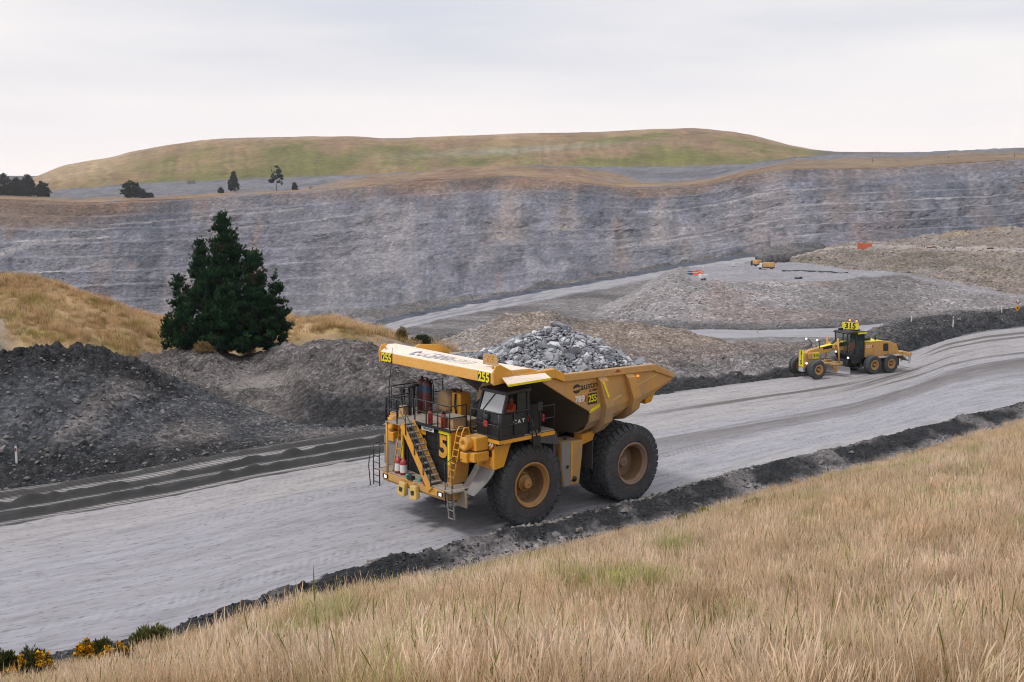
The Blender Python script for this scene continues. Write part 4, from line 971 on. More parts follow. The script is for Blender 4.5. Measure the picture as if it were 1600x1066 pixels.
# front wings with the badge, and the flared grey guards before the wheels
for s_ in (1, -1):
    f = MB()
    f.hexa([(2.02, 2.2 * s_, 2.72), (2.12, 2.2 * s_, 2.72), (2.12, 3.30 * s_, 2.72), (2.02, 3.30 * s_, 2.72), (2.02, 2.2 * s_, 3.92), (2.12, 2.2 * s_, 3.92), (2.12, 3.30 * s_, 3.92), (2.02, 3.30 * s_, 3.92)])
    wing = f.build('wing', M_YEL, TRK, .02)
    f = MB(); f.prism([(2.02, 2.72), (1.62, 2.78), (1.30, 3.55), (1.05, 3.92), (2.02, 3.92)], 'y', 3.24 * s_, 3.30 * s_); f.build('wing_side', M_YEL, wing, .01)
    for xx, yy in ((2.12, 3.08), (2.12, 2.72)):
        MB().lathe([(.001, .05), (.07, .045), (.07, 0)], 'x', (xx, yy * s_, 2.86), 14).build('marker_lamp', M_AMBER, wing)
    MB().box(2.12, 2.135, 3.0 * s_ - .16, 3.0 * s_ + .16, 3.22, 3.50).build('vent', M_BLK, wing, .005)
    g_ = MB(); n_ = 7
    for k in range(n_):
        f0 = k / (n_ - 1)
        xx = 2.05 + .85 * f0 ** 1.25; zz = 2.72 - 1.0 * f0
        yo = 3.28 - .28 * f0 ** 2
        g_.v += [(xx, 2.05 * s_, zz), (xx, yo * s_, zz), (xx + .03, 2.05 * s_, zz + .03), (xx + .03, yo * s_, zz + .03)]
    for k in range(n_ - 1):
        a_ = k * 4; b_ = a_ + 4
        g_.f += [(a_, a_ + 1, b_ + 1, b_), (a_ + 2, b_ + 2, b_ + 3, a_ + 3), (a_ + 1, a_ + 3, b_ + 3, b_ + 1), (a_, b_, b_ + 2, a_ + 2)]; g_.sm += [True, True, False, False]
    g_.build('mudguard', M_GREY, TRK)
    f = MB(); f.hexa([(.55, 2.2 * s_, 3.62), (-1.05, 2.2 * s_, 3.36), (-1.05, 3.66 * s_, 3.36), (.55, 3.66 * s_, 3.74), (.55, 2.2 * s_, 3.66), (-1.05, 2.2 * s_, 3.42), (-1.05, 3.66 * s_, 3.42), (.55, 3.66 * s_, 3.78)])
    f.hexa([(.55, 3.66 * s_, 3.70), (-1.0, 3.66 * s_, 3.38), (-1.0, 3.70 * s_, 3.36), (.55, 3.70 * s_, 3.68), (.35, 3.66 * s_, 3.95), (-.85, 3.66 * s_, 3.95), (-.85, 3.70 * s_, 3.95), (.35, 3.70 * s_, 3.95)])
    f.build('wheel_cover', M_GUARD, TRK)
bd = MB().lathe([(.02, .02), (.26, .02), (.27, 0)], 'x', (2.122, 2.86, 3.76), 20)
lettering('badge', 'CAT', .27, M_WLET, wing if False else TRK, (2.15, 3.10, 3.74), (0, 1, 0), (0, 0, 1), bold=.03, width=.8)
f = MB().prism([(2.98, 3.58), (3.22, 3.58), (3.10, 3.68)], 'x', 2.124, 2.140); f.build('badge_triangle', M_YEL, TRK)
f = MB(); f.tube([(2.135, 3.15, 3.54), (2.135, 3.24, 3.58), (2.135, 3.28, 3.68), (2.135, 3.28, 3.82)], .03, 6); f.build('badge_ring', M_RED, TRK)
p_ = MB().box(1.62, 2.02, 3.302, 3.318, 3.66, 3.86).build('model_plate', M_INK, TRK, .03)
lettering('model_number', '789', .20, M_WLET, p_, (1.82, 3.322, 3.76), (-1, 0, 0), (0, 0, 1))
# ------------------------------------------------------------------ decks
MB().box(1.2, 3.10, -1.74, 1.74, 4.152, 4.20).build('centre_deck', M_STEP, TRK, .008)
MB().box(3.10, 3.14, -.66, 1.78, 4.10, 4.22).build('deck_edge', M_BLK, TRK)
f = MB().box(-.75, 2.15, 1.76, 3.68, 3.985, 4.03); f.build('cab_deck', M_STEP, TRK, .008)
f = MB(); f.box(2.15, 2.19, 1.76, 3.72, 3.82, 3.97); f.box(-.75, 2.19, 3.68, 3.72, 3.82, 3.97); f.build('cab_deck_edge', M_YEL, TRK)
f = MB(); f.box(2.152, 2.20, 1.76, 3.725, 3.975, 4.09); f.box(.9, 2.15, 3.685, 3.725, 3.975, 4.09); f.build('toe_board', M_BLK, TRK)
f = MB().box(-.75, 2.15, -3.68, -1.76, 3.985, 4.03); f.build('right_deck', M_STEP, TRK, .008)
f = MB(); f.box(2.15, 2.19, -3.72, -1.76, 3.82, 3.97); f.build('right_deck_edge', M_YEL, TRK)
MB().box(-.75, 1.2, -1.75, 1.75, 4.0, 4.05).build('rear_deck', M_BLK, TRK)
def rail(name, pts, z0, hgt=1.05, posts=None, mid=True, r=.030, mat=None, drop=True):
    f = MB()
    top_ = [(x, y, z0 + hgt) for x, y in pts]
    if drop: top_ = [(pts[0][0], pts[0][1], z0)] + top_ + [(pts[-1][0], pts[-1][1], z0)]
    f.tube(top_, r, 6)
    if mid: f.tube([(x, y, z0 + hgt * .5) for x, y in pts], r * .85, 6)
    for k in range(len(pts) - 1):
        n_ = max(1, int(round((Vector(pts[k + 1]) - Vector(pts[k])).length / .75)))
        for j in range(n_):
            x = pts[k][0] + (pts[k + 1][0] - pts[k][0]) * j / n_; y = pts[k][1] + (pts[k + 1][1] - pts[k][1]) * j / n_
            f.tube([(x, y, z0), (x, y, z0 + hgt)], r * .9, 6)
    return f.build(name, mat or M_RAIL, TRK)
rail('front_railing', [(3.10, -.62), (3.10, 1.72), (2.3, 1.78)], 4.2, .95)
rail('cab_railing', [(2.18, 1.9), (2.20, 3.68), (.62, 3.70)], 4.03, 1.0)
rail('cab_railing', [(.05, 3.70), (-.72, 3.70)], 4.03, 1.02)
rail('side_railing', [(3.75, -1.70), (2.6, -1.74), (2.15, -2.2), (2.15, -3.66), (-.7, -3.68)], 4.05, 1.1)
rail('landing_railing', [(3.80, -1.70), (3.80, -.9)], 4.15, 1.0)
f = MB(); f.box(2.1, 2.18, -3.0, -2.72, 4.95, 5.22); f.tube([(2.14, -2.86, 4.1), (2.14, -2.86, 5.0)], .025, 6); f.build('mirror', M_BLK, TRK, .01)
for y_, x_ in ((-2.2, 2.0), (-2.05, 2.35)):
    f = MB(); f.tube([(x_, y_, 4.05), (x_, y_, 5.35)], .05, 8); f.lathe([(.02, 5.42), (.2, 5.40), (.2, 5.34), (.05, 5.33)], 'z', (x_, y_, 0), 14); f.build('intake_stack', M_BLK, TRK)
MB().box(2.0, 2.28, -2.9, -2.6, 4.03, 4.42).build('battery_box', M_TANBOX, TRK, .02)
MB().tube([(2.75, -2.95, 3.9), (2.72, -3.0, 5.2), (2.60, -2.88, 6.95)], [.028, .022, .012], 6).build('whip_aerial', M_RAIL, TRK)
# gas cylinders of the fire system
for x_, y_ in ((1.62, -2.12), (1.70, -1.62)):
    cy = MB().lathe([(.02, 4.05), (.21, 4.06), (.215, 4.95)], 'z', (x_, y_, 0), 18).build('gas_cylinder', M_MAROON, TRK)
    MB().lathe([(.216, 4.96), (.216, 5.12)], 'z', (x_, y_, 0), 18).build('band', M_MAROON, cy)
    MB().lathe([(.216, 5.12), (.216, 5.40)], 'z', (x_, y_, 0), 18).build('blue_band', M_DBLUE, cy)
    MB().lathe([(.215, 5.40), (.20, 5.50), (.14, 5.58), (.06, 5.61)], 'z', (x_, y_, 0), 18).build('shoulder', M_MAROON, cy)
    f = MB(); f.tube([(x_, y_, 5.58), (x_, y_, 5.74)], .05, 8); f.tube([(x_, y_, 5.66), (x_ - .1, y_ + .15, 5.68), (x_ - .15, y_ + .24, 5.4), (x_ - .12, y_ + .25, 4.6)], .022, 6); f.build('valve', M_BLK, cy)
# exhaust drum, intake box, hoses
f = MB(); f.lathe([(.02, .55), (.42, .55), (.46, .62), (.46, 1.35), (.40, 1.42), (.02, 1.42)], 'x', (0, -.95, 4.78), 24); f.build('exhaust_silencer', M_TANBOX, TRK)
MB().lathe([(.475, .9), (.475, .98)], 'x', (0, -.95, 4.78), 24).build('silencer_band', M_BLK, TRK)
MB().box(.75, 1.3, -.45, .15, 4.1, 5.22).build('tank_box', M_YEL, TRK, .04)
f = MB(); f.tube([(1.33, -.15, 5.2), (1.38, -.15, 4.7), (1.33, -.1, 4.3)], .04, 8); f.tube([(1.0, -.2, 5.2), (1.0, -.2, 5.36)], .05, 8); f.build('hose', M_BLK, TRK)
f = MB(); f.tube([(.5, .75, 4.1), (.55, .75, 4.75), (.45, .9, 5.3), (.1, 1.0, 5.8), (-.5, 1.0, 6.0)], [.34, .36, .40, .42, .42], 18); f.build('exhaust_duct', M_TANBOX, TRK)
f = MB(); f.tube([(1.0, .95, 4.15), (1.0, .95, 4.75), (.8, 1.2, 5.0)], .26, 16); f.build('intake_pipe', M_BLK, TRK)
bx = MB().box(2.15, 2.85, .72, 1.62, 4.2, 4.58).build('deck_box', M_TANBOX, TRK, .02)
MB().box(2.12, 2.88, .69, 1.65, 4.582, 4.62).build('lid', M_STEP, bx, .01)
MB().box(1.5, 2.0, .9, 1.66, 4.2, 4.48).build('deck_box', M_TANBOX, TRK, .02)
for y_ in (.33, 1.2):
    e_ = MB().lathe([(.02, 4.22), (.105, 4.23), (.105, 4.70), (.06, 4.78)], 'z', (3.02, y_, 0), 14).build('fire_extinguisher', M_RED, TRK)
    f = MB(); f.tube([(3.02, y_, 4.77), (3.02, y_, 4.90)], .035, 8); f.tube([(3.06, y_, 4.86), (3.14, y_ + .05, 4.6), (3.12, y_ + .06, 4.35)], .015, 6); f.box(2.88, 2.92, y_ - .14, y_ - .02, 4.2, 4.86); f.build('nozzle', M_BLK, e_)
for y_ in (-1.28, -.90):
    e_ = MB().lathe([(.02, 1.955), (.15, 1.96), (.15, 2.06)], 'z', (3.5, y_, 0), 16).build('fire_extinguisher', M_RED, TRK)
    MB().lathe([(.151, 2.06), (.151, 2.38)], 'z', (3.5, y_, 0), 16).build('label_band', M_WHITE, e_)
    MB().lathe([(.15, 2.38), (.15, 2.50), (.09, 2.58), (.05, 2.6), (.05, 2.68), (.001, 2.69)], 'z', (3.5, y_, 0), 16).build('shoulder', M_RED, e_)
M_TEAL = paint('teal_cap', (.02, .25, .18), DUSTC, .1, .4, .1)
for y_ in (-.45, .42):
    MB().lathe([(.10, 1.95), (.10, 2.06), (.07, 2.09), (.001, 2.09)], 'z', (3.62, y_, 0), 12).build('service_cap', M_TEAL, TRK)
f = MB(); f.box(3.60, 3.80, -.28, .05, 1.92, 2.10); f.build('hitch_bracket', M_BLK, TRK, .02)
f = MB(); f.box(3.60, 3.80, .78, 1.02, 1.93, 2.14); f.build('tow_hook', M_RED, TRK, .02)

# ------------------------------------------------------------------ cab
cx0, cx1, cy0, cy1, cz0, cz1 = .58, 1.98, 2.12, 3.66, 4.04, 5.92
f = MB(); f.prism([(cx0, cz0), (cx1 + .06, cz0), (cx1 + .10, 4.62), (cx1 + .02, 4.98), (cx1 - .10, 5.02), (cx1 - .10, 4.95), (cx0, 4.95)], 'y', cy0, cy1)
cab = f.build('cab', M_BLK, TRK, .02)
f = MB(); f.prism([(cx0 - .05, 5.74), (1.66, 5.74), (1.84, 5.72), (1.82, 5.86), (cx0 - .05, 5.90)], 'y', cy0 - .05, cy1 + .05); f.build('roof', M_BLK, cab, .03)
f = MB()
for y_ in (cy0 + .04, cy1 - .04): MB().bar((cx1 - .04, y_, 4.98), (1.70, y_, 5.76), .09, .09).build('pillar', M_BLK, cab)
for y_ in (cy0 + .05, cy1 - .05): MB().box(cx0, cx0 + .12, y_ - .05, y_ + .05, 4.9, 5.78).build('pillar', M_BLK, cab)
for y_ in (cy0 + .05, cy1 - .03): MB().box(1.16, 1.22, y_ - .03, y_ + .03, 4.9, 5.78).build('pillar', M_BLK, cab)
MB().box(.70, 1.16, cy1 - .06, cy1 - .045, 4.95, 5.74).build('door_window', M_GLASS, cab)
f = MB(); f.hexa([(1.92, cy0 + .10, 5.0), (1.945, cy0 + .10, 5.0), (1.945, cy1 - .10, 5.0), (1.92, cy1 - .10, 5.0), (1.675, cy0 + .12, 5.74), (1.70, cy0 + .12, 5.74), (1.70, cy1 - .12, 5.74), (1.675, cy1 - .12, 5.74)]); f.build('windscreen', M_SCREEN, cab)
MB().box(cx0 + .02, cx0 + .05, cy0 + .1, cy1 - .1, 4.95, 5.8).build('rear_panel', M_BLK, cab)
MB().box(cx0 + .1, 1.6, cy0 + .03, cy0 + .05, 4.95, 5.8).build('side_window', M_GLASS, cab)
MB().bar((1.96, 2.42, 5.02), (1.74, 2.92, 5.70), .03, .03).build('wiper', M_BLK, cab)
MB().box(.68, 1.2, 2.5, 3.1, 4.5, 4.6).build('seat', M_BLK, cab, .02); MB().box(.64, .76, 2.5, 3.1, 4.6, 5.35).build('seat_back', M_BLK, cab, .03)
f = MB(); f.box(-.15, .35, 2.9, 3.4, 4.04, 5.1); f.build('cab_locker', M_BLK, TRK, .02)
f = MB(); f.lathe([(.02, .17), (.16, .17), (.20, .1), (.22, 0), (.02, 0)], 'x', (cx1 + .04, 2.75, 4.75), 20); f.build('dome_lamp', M_BLK, cab)
for (x_, y_, z_) in ((2.215, 2.9, 4.55),): MB().box(x_, x_ + .03, y_ - .12, y_ + .12, z_ - .12, z_ + .12).build('red_tag', M_RED, TRK, .01)
lettering('cab_lettering', 'CAT', .24, M_WLET, TRK, (1.15, 3.675, 4.60), (-1, 0, 0), (0, 0, 1), bold=.02, spacing=1.5)
MB().box(.62, .70, 3.665, 3.69, 4.5, 4.78).build('red_panel', M_RED, TRK, .01)
f = MB(); f.tube([(.75, 3.74, 4.95), (.30, 3.74, 4.05), (.18, 3.74, 3.65)], .03, 6); f.tube([(.5, 3.74, 3.6), (.5, 3.74, 4.6)], .025, 6); f.box(.1, .5, 3.70, 3.80, 3.5, 3.9); f.build('side_ladder', M_BLK, TRK)
f = MB(); f.tube([(.15, 3.72, 4.0), (.05, 3.72, 4.9)], .025, 6); f.box(-.05, .2, 3.70, 3.75, 4.9, 5.25); f.build('wing_mirror', M_BLK, TRK, .01)
MB().box(-.10, -.02, 3.68, 3.80, 4.45, 4.75).build('red_reflector', M_RED, TRK, .01)

# ------------------------------------------------------------------ side tanks between the wheels
tk = MB(); tk.prism([(-1.50, 3.28), (-2.78, 3.22), (-2.74, 2.6), (-2.58, 1.36), (-1.68, 1.34), (-1.55, 2.2)], 'y', 2.3, 3.30)
MB().prism([(-1.515, 3.27), (-2.06, 3.245), (-2.06, 1.38), (-1.69, 1.37), (-1.565, 2.2)], 'y', 3.302, 3.312).build('tank_splash_panel', M_GREY, TRK)
tank = tk.build('fuel_tank', paint('tank_paint', (.55, .30, .05), (.26, .21, .17), .9, .5, .3, scale=.9), TRK, .05)
f = MB(); f.box(-2.14, -2.04, 3.302, 3.33, 1.6, 3.2); f.build('tank_rib', M_YEL, tank)
f = MB(); f.lathe([(.12, 3.30), (.12, 3.36), (.02, 3.37)], 'y', (-2.25, 0, 1.62), 12); f.lathe([(.07, 3.30), (.07, 3.34), (.02, 3.34)], 'y', (-1.85, 0, 2.2), 10); f.tube([(-2.1, 2.9, 3.2), (-2.1, 2.9, 3.36)], .09, 10); f.build('filler_cap', M_BLK, tank)
MB().box(-2.7, -1.6, -3.3, -2.3, 1.4, 3.2).build('hydraulic_tank', M_YEL, TRK, .05)
for s_ in (1, -1):
    MB().box(-3.62, -3.58, 1.35 * s_, 3.05 * s_, 1.75, 3.25).build('mud_flap', M_GUARD, TRK, .006)
MB().box(-1.3, -1.15, 2.2, 3.2, 1.6, 3.3).build('splash_panel', M_GUARD, TRK)

# ------------------------------------------------------------------ dump body
body = MB(); WALLS = []
stn = [(-2.72, 6.20, 4.46, 3.43, 2.80), (-3.6, 6.17, 4.52, 3.62, 2.80), (-4.6, 6.14, 4.62, 3.86, 2.82), (-5.6, 6.11, 4.76, 4.16, 2.88), (-6.5, 6.08, 4.96, 4.50, 2.98), (-7.1, 5.84, 5.12, 4.78, 3.06), (-7.83, 5.55, 5.36, 5.12, 3.2)]
def sect(x, zt, zk, zf, yf, s_):
    out = [(x, 3.75 * s_, zt), (x, 3.75 * s_, (zt + zk) / 2), (x, 3.75 * s_, zk)]
    for a in (25, 50, 75, 90):
        out.append((x, (yf + (3.75 - yf) * math.cos(rad(a))) * s_, zk - (zk - zf) * math.sin(rad(a))))
    out.append((x, 0, zf)); return out
for s_ in (1, -1):
    vs = []; nn = 8
    for q in stn: vs += sect(*q, s_)
    fs = [(i * nn + k, i * nn + k + 1, (i + 1) * nn + k + 1, (i + 1) * nn + k) for i in range(len(stn) - 1) for k in range(nn - 1)]
    body.add(vs, fs)
    # triangular side panel forward of the kink
    body.add([(-2.72, 3.75 * s_, 6.20), (-2.72, 3.75 * s_, 5.33), (-2.72, 3.75 * s_, 4.46), (-1.42, 3.75 * s_, 5.20), (-.05, 3.75 * s_, 6.02), (-.05, 3.75 * s_, 6.25)], [(0, 1, 2, 3, 4, 5)])
    # sloping front wall, curving round to the sides
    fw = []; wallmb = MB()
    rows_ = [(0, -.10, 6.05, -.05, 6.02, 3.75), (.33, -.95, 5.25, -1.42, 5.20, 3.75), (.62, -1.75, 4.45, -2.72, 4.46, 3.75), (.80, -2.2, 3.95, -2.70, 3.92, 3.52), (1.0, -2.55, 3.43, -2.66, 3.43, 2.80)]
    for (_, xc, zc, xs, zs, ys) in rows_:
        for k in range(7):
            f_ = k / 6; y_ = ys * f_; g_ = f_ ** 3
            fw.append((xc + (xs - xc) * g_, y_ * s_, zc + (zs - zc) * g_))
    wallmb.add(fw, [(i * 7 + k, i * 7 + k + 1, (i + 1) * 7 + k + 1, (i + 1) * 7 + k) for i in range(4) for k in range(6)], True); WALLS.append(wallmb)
bo = body.build('dump_body', M_BODY, TRK)
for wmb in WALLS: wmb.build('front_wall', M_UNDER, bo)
sm = bo.modifiers.new('plate', 'SOLIDIFY'); sm.thickness = .07; sm.offset = 0
for s_ in (1, -1):
    # side rail along the top, stepping up to the canopy
    f = MB()
    f.hexa([(-1.10, 3.62 * s_, 5.96), (-6.5, 3.62 * s_, 5.84), (-6.5, 3.92 * s_, 5.84), (-1.10, 3.92 * s_, 5.96), (-1.16, 3.62 * s_, 6.27), (-6.55, 3.62 * s_, 6.12), (-6.55, 3.90 * s_, 6.12), (-1.16, 3.90 * s_, 6.27)])
    f.build('side_rail', M_BODY, bo, .03)
    f = MB(); f.hexa([(-.55, 3.62 * s_, 6.18), (-1.098, 3.62 * s_, 5.96), (-1.098, 3.92 * s_, 5.96), (-.55, 3.92 * s_, 6.18), (-.62, 3.62 * s_, 6.55), (-1.158, 3.62 * s_, 6.27), (-1.158, 3.90 * s_, 6.27), (-.62, 3.90 * s_, 6.55)]); f.build('rail_step', M_YEL, bo, .02)
    f = MB(); f.hexa([(2.3, 3.62 * s_, 6.30), (-.548, 3.62 * s_, 6.18), (-.548, 3.92 * s_, 6.18), (2.3, 3.92 * s_, 6.30), (2.3, 3.62 * s_, 6.52), (-.618, 3.62 * s_, 6.55), (-.618, 3.90 * s_, 6.55), (2.3, 3.90 * s_, 6.52)]); f.build('canopy_rail', M_YEL, bo, .02)
    f = MB(); f.hexa([(-6.552, 3.66 * s_, 5.80), (-7.85, 3.66 * s_, 5.36), (-7.85, 3.86 * s_, 5.36), (-6.552, 3.88 * s_, 5.80), (-6.552, 3.66 * s_, 6.118), (-7.9, 3.66 * s_, 5.56), (-7.9, 3.84 * s_, 5.56), (-6.552, 3.88 * s_, 6.118)]); f.build('tail_rail', M_BODY, bo, .02)
    # diagonal stiffener under the canopy step
    f = MB(); f.bar((-.15, 3.77 * s_, 6.0), (-1.42, 3.77 * s_, 5.24), .08, .05); f.bar((-1.42, 3.77 * s_, 5.24), (-2.72, 3.77 * s_, 4.50), .08, .05); f.build('corner_seam', M_BODY, bo)
    # bolsters wrapping the sides and floor
    for xb in (-3.62, -5.28):
        def at(x):
            for q0, q1 in zip(stn, stn[1:]):
                if q1[0] <= x <= q0[0]:
                    a = (x - q0[0]) / (q1[0] - q0[0]); return [q0[j] + (q1[j] - q0[j]) * a for j in range(5)]
        vs = []
        S0, S1 = at(xb + .25), at(xb - .25)
        off = .30
        path = []
        for S_ in (S0, S1):
            x, zt, zk, zf, yf = S_
            P_ = [(x + .42, 3.78, zt - .12), (x + .30, 3.76 + off * .8, zt - .40), (x - .02, 3.76 + off, zk + .1)]
            Q_ = [(x + .42, 3.70, zt - .12), (x + .30, 3.72, zt - .40), (x - .02, 3.72, zk + .1)]
            for a in (30, 60, 90):
                P_.append((x - .05, yf + (3.76 + off - yf) * math.cos(rad(a)), zk - (zk - zf + off) * math.sin(rad(a))))
                Q_.append((x - .05, yf + (3.70 - yf) * math.cos(rad(a)), zk - (zk - zf - .02) * math.sin(rad(a))))
            P_.append((x - .05, 0, zf - off)); Q_.append((x - .05, 0, zf + .02))
            path.append((P_, Q_))
        n_ = len(path[0][0])
        for P_, Q_ in path:
            vs += [(a, b_ * s_, c_) for a, b_, c_ in P_] + [(a, b_ * s_, c_) for a, b_, c_ in Q_]
        fs = []
        for k in range(n_ - 1):
            fs += [(k, k + 1, 2 * n_ + k + 1, 2 * n_ + k), (k, n_ + k, n_ + k + 1, k + 1), (2 * n_ + k, 2 * n_ + k + 1, 3 * n_ + k + 1, 3 * n_ + k)]
        fs.append((0, 2 * n_, 3 * n_, n_))
        MB().add(vs, fs).build('bolster', M_BODY, bo, .02)
f = MB()
for y_ in (-.75, .75): f.box(-7.0, -2.6, y_ - .25, y_ + .25, 3.0, 3.5)
f.hexa([(-2.6, -1.0, 3.05), (-7.2, -1.0, 3.5), (-7.2, 1.0, 3.5), (-2.6, 1.0, 3.05), (-2.6, -1.0, 3.42), (-7.2, -1.0, 4.6), (-7.2, 1.0, 4.6), (-2.6, 1.0, 3.42)])
f.build('floor_beams', M_BLK, bo, .02)
f = MB(); f.hexa([(-2.85, 2.7, 2.95), (-3.55, 2.7, 3.08), (-3.55, 3.1, 3.05), (-2.85, 3.1, 2.92), (-2.80, 2.7, 3.45), (-3.6, 2.7, 3.55), (-3.6, 3.22, 3.50), (-2.8, 3.22, 3.40)]); f.build('rock_ejector', M_YEL, bo, .02)
f = MB(); f.hexa([(-6.6, 2.9, 4.25), (-7.0, 2.9, 4.3), (-7.0, 3.3, 4.3), (-6.6, 3.3, 4.25), (-6.5, 2.9, 4.6), (-7.2, 2.9, 4.85), (-7.2, 3.4, 4.85), (-6.5, 3.4, 4.6)]); f.build('tail_bracket', M_YEL, bo, .02)
# canopy
ca = MB()
ys_ = [-3.80, -2.4, -1.2, 0, 1.2, 2.4, 3.80]
rx = [2.20, 1.95, 1.75, 1.55, 1.40, 1.25, 1.10]; rz_ = [7.00, 6.91, 6.85, 6.81, 6.78, 6.75, 6.72]
vs = []
for y_, xr, zr in zip(ys_, rx, rz_):
    vs += [(2.60, y_, 6.28), (2.60, y_, 6.72), (2.52, y_, 6.76), (xr, y_, zr), (xr - .4, y_, zr - .02), (-.6, y_, 6.36), (-.6, y_, 6.22), (2.2, y_, 6.26)]
k8 = 8
fs = [(i * k8 + k, i * k8 + (k + 1) % k8, (i + 1) * k8 + (k + 1) % k8, (i + 1) * k8 + k) for i in range(6) for k in range(k8)]
fs += [tuple(range(k8)), tuple(range(6 * k8, 7 * k8))[::-1]]
cno = ca.add(vs, fs).build('canopy', M_CANOPY, bo, .03)
for s_ in (1, -1):
    f = MB(); f.prism([(2.62, 6.24), (2.64, 6.74), (2.50, 6.98), (2.30, 7.02), (1.70, 6.72), (1.70, 6.30)], 'y', 3.80 * s_, 3.88 * s_); f.build('end_plate', M_YEL, bo, .01)
    f = MB(); f.tube([(2.45, 3.62 * s_, 6.84), (2.45, 3.62 * s_, 6.98)], .04, 8); f.build('lifting_lug', M_YEL, bo)
    f = MB(); f.hexa([(2.25, 3.92 * s_, 6.48), (.0, 3.92 * s_, 6.42), (.0, 4.28 * s_, 6.25), (2.20, 4.22 * s_, 6.22), (2.25, 3.92 * s_, 6.52), (.0, 3.92 * s_, 6.46), (.0, 4.28 * s_, 6.30), (2.20, 4.22 * s_, 6.27)]); f.build('side_flap', M_CANOPY, bo)
    f = MB(); f.hexa([(.0, 4.285 * s_, 6.22), (2.20, 4.225 * s_, 6.19), (2.20, 4.245 * s_, 6.19), (.0, 4.305 * s_, 6.22), (.0, 4.285 * s_, 6.31), (2.20, 4.225 * s_, 6.28), (2.20, 4.245 * s_, 6.28), (.0, 4.305 * s_, 6.31)]); f.build('reflective_strip', M_TAPE, bo)
f = MB(); f.prism([(1.3, 6.60), (-.8, 6.30), (-1.2, 6.40), (-.5, 6.72), (.6, 6.86)], 'y', -3.72, -3.60); f.build('spill_gusset', M_YEL, bo, .01)
# numbers and names
def plate(par, y0):
    p = MB().box(2.602, 2.622, y0 - .38, y0 + .38, 6.27, 6.69).build('number_plate', M_INK, par, .01)
    lettering('number', '255', .50, M_SIGNY, p, (2.630, y0, 6.48), (0, 1, 0), (0, 0, 1), bold=.03, width=.92)
plate(bo, 3.28); plate(bo, -3.28)
def on_can(y, fr):
    i = max(k for k in range(6) if ys_[k] <= y); a = (y - ys_[i]) / (ys_[i + 1] - ys_[i]); xr = rx[i] + (rx[i + 1] - rx[i]) * a; zr = rz_[i] + (rz_[i + 1] - rz_[i]) * a
    return (2.52 + (xr - 2.52) * fr, y, 6.76 + (zr - 6.76) * fr), (xr - 2.52, 0, zr - 6.76)
for nm, bod, y_, sz, mt in (('company_name', 'OCEANA', -.55, 1.02, M_BLUE), ('company_name', 'GOLD', 1.04, 1.0, M_WLET)):
    p_, u_ = on_can(y_, .52); fr_ = Vector((-.035 * 2.2, 1, -.004))
    lettering(nm, bod, sz, mt, bo, (p_[0], p_[1], p_[2] + .015), fr_, u_, bold=.004, width=.44, thick=.002, spacing=1.12)
p_, u_ = on_can(-1.78, .5)
f = MB(); un = Vector(u_).normalized(); nn_ = Vector((0, 1, 0)).cross(un)
vs = []
for k in range(14):
    a = rad(30 + 300 * k / 13); r_ = .17
    for rr in (r_, r_ * (.35 + .3 * k / 13)):
        q = Vector(p_) + Vector((0, 1, 0)) * rr * math.cos(a) + un * rr * 1.9 * math.sin(a) + nn_ * (.016 if nn_.z > 0 else -.016)
        vs.append(q)
f.add(vs, [(2 * k, 2 * k + 1, 2 * k + 3, 2 * k + 2) for k in range(13)]); lo = f.build('company_emblem', M_BLUE, bo)
_s = lo.modifiers.new('film', 'SOLIDIFY'); _s.thickness = .01
pb = MB()
for y_ in (2.62, 2.92, 3.22): pb.box(1.95, 2.0, y_ - .13, y_ + .13, 6.98, 7.28)
pb.box(1.96, 1.99, 2.45, 3.42, 6.85, 6.98); pb.build('number_cut_plate', M_TANBOX, bo)
nn0 = lettering('number', '255', .34, M_YEL, bo, (2.012, 2.92, 7.13), (0, 1, 0), (0, 0, 1), bold=.01)
Y_ = 3.79
lettering('maker_name', 'austin', .42, M_INK, bo, (-2.62, Y_, 5.62), (-1, 0, .03), (0, 0, 1), bold=.012)
lettering('maker_subtitle', 'ULTIMA', .14, M_INK, bo, (-2.85, Y_, 5.40), (-1, 0, .03), (0, 0, 1))
f = MB()
for a0 in (20, 200):
    vs = []
    for k in range(9):
        a = rad(a0 + 150 * k / 8); w_ = .05 + .05 * math.sin(math.pi * k / 8)
        for rr in (.23, .23 - w_ * 1.6): vs.append((-1.90 - rr * .95 * math.cos(a), Y_ + .004, 5.56 + rr * .85 * math.sin(a)))
    f.add(vs, [(2 * k, 2 * k + 1, 2 * k + 3, 2 * k + 2) for k in range(8)])
mo = f.build('maker_emblem', M_INK, bo); _s = mo.modifiers.new('film', 'SOLIDIFY'); _s.thickness = .01
lettering('model_number', '789', .38, M_WLET, bo, (-2.08, Y_, 5.10), (-1, 0, 0), (0, 0, 1), bold=.025)
MB().box(-2.46, -2.39, 3.785, 3.80, 4.96, 5.22).build('red_flash', M_RED, bo)
p_ = MB().box(-3.08, -2.54, 3.785, 3.80, 4.82, 5.28).build('number_plate', M_INK, bo)
lettering('number', '255', .42, M_SIGNY, p_, (-2.81, 3.806, 5.05), (-1, 0, .03), (0, 0, 1), bold=.02, width=.78)
MB().bar((-2.62, 3.80, 4.50), (-3.26, 3.80, 4.72), .13, .02, (0, 1, 0)).build('reflective_strip', M_TAPE, bo)
MB().bar((-4.05, 3.80, 4.82), (-4.55, 3.80, 5.00), .11, .02, (0, 1, 0)).build('reflective_strip', M_CHOCK, bo)
MB().bar((-5.45, 3.80, 5.28), (-6.9, 3.80, 5.68), .07, .02, (0, 1, 0)).build('reflective_strip', M_CHOCK, bo)
MB().bar((-3.22, 4.02, 5.72), (-3.50, 4.07, 5.05), .10, .03, (0, 1, 0)).build('reflective_strip', M_TAPE, bo)
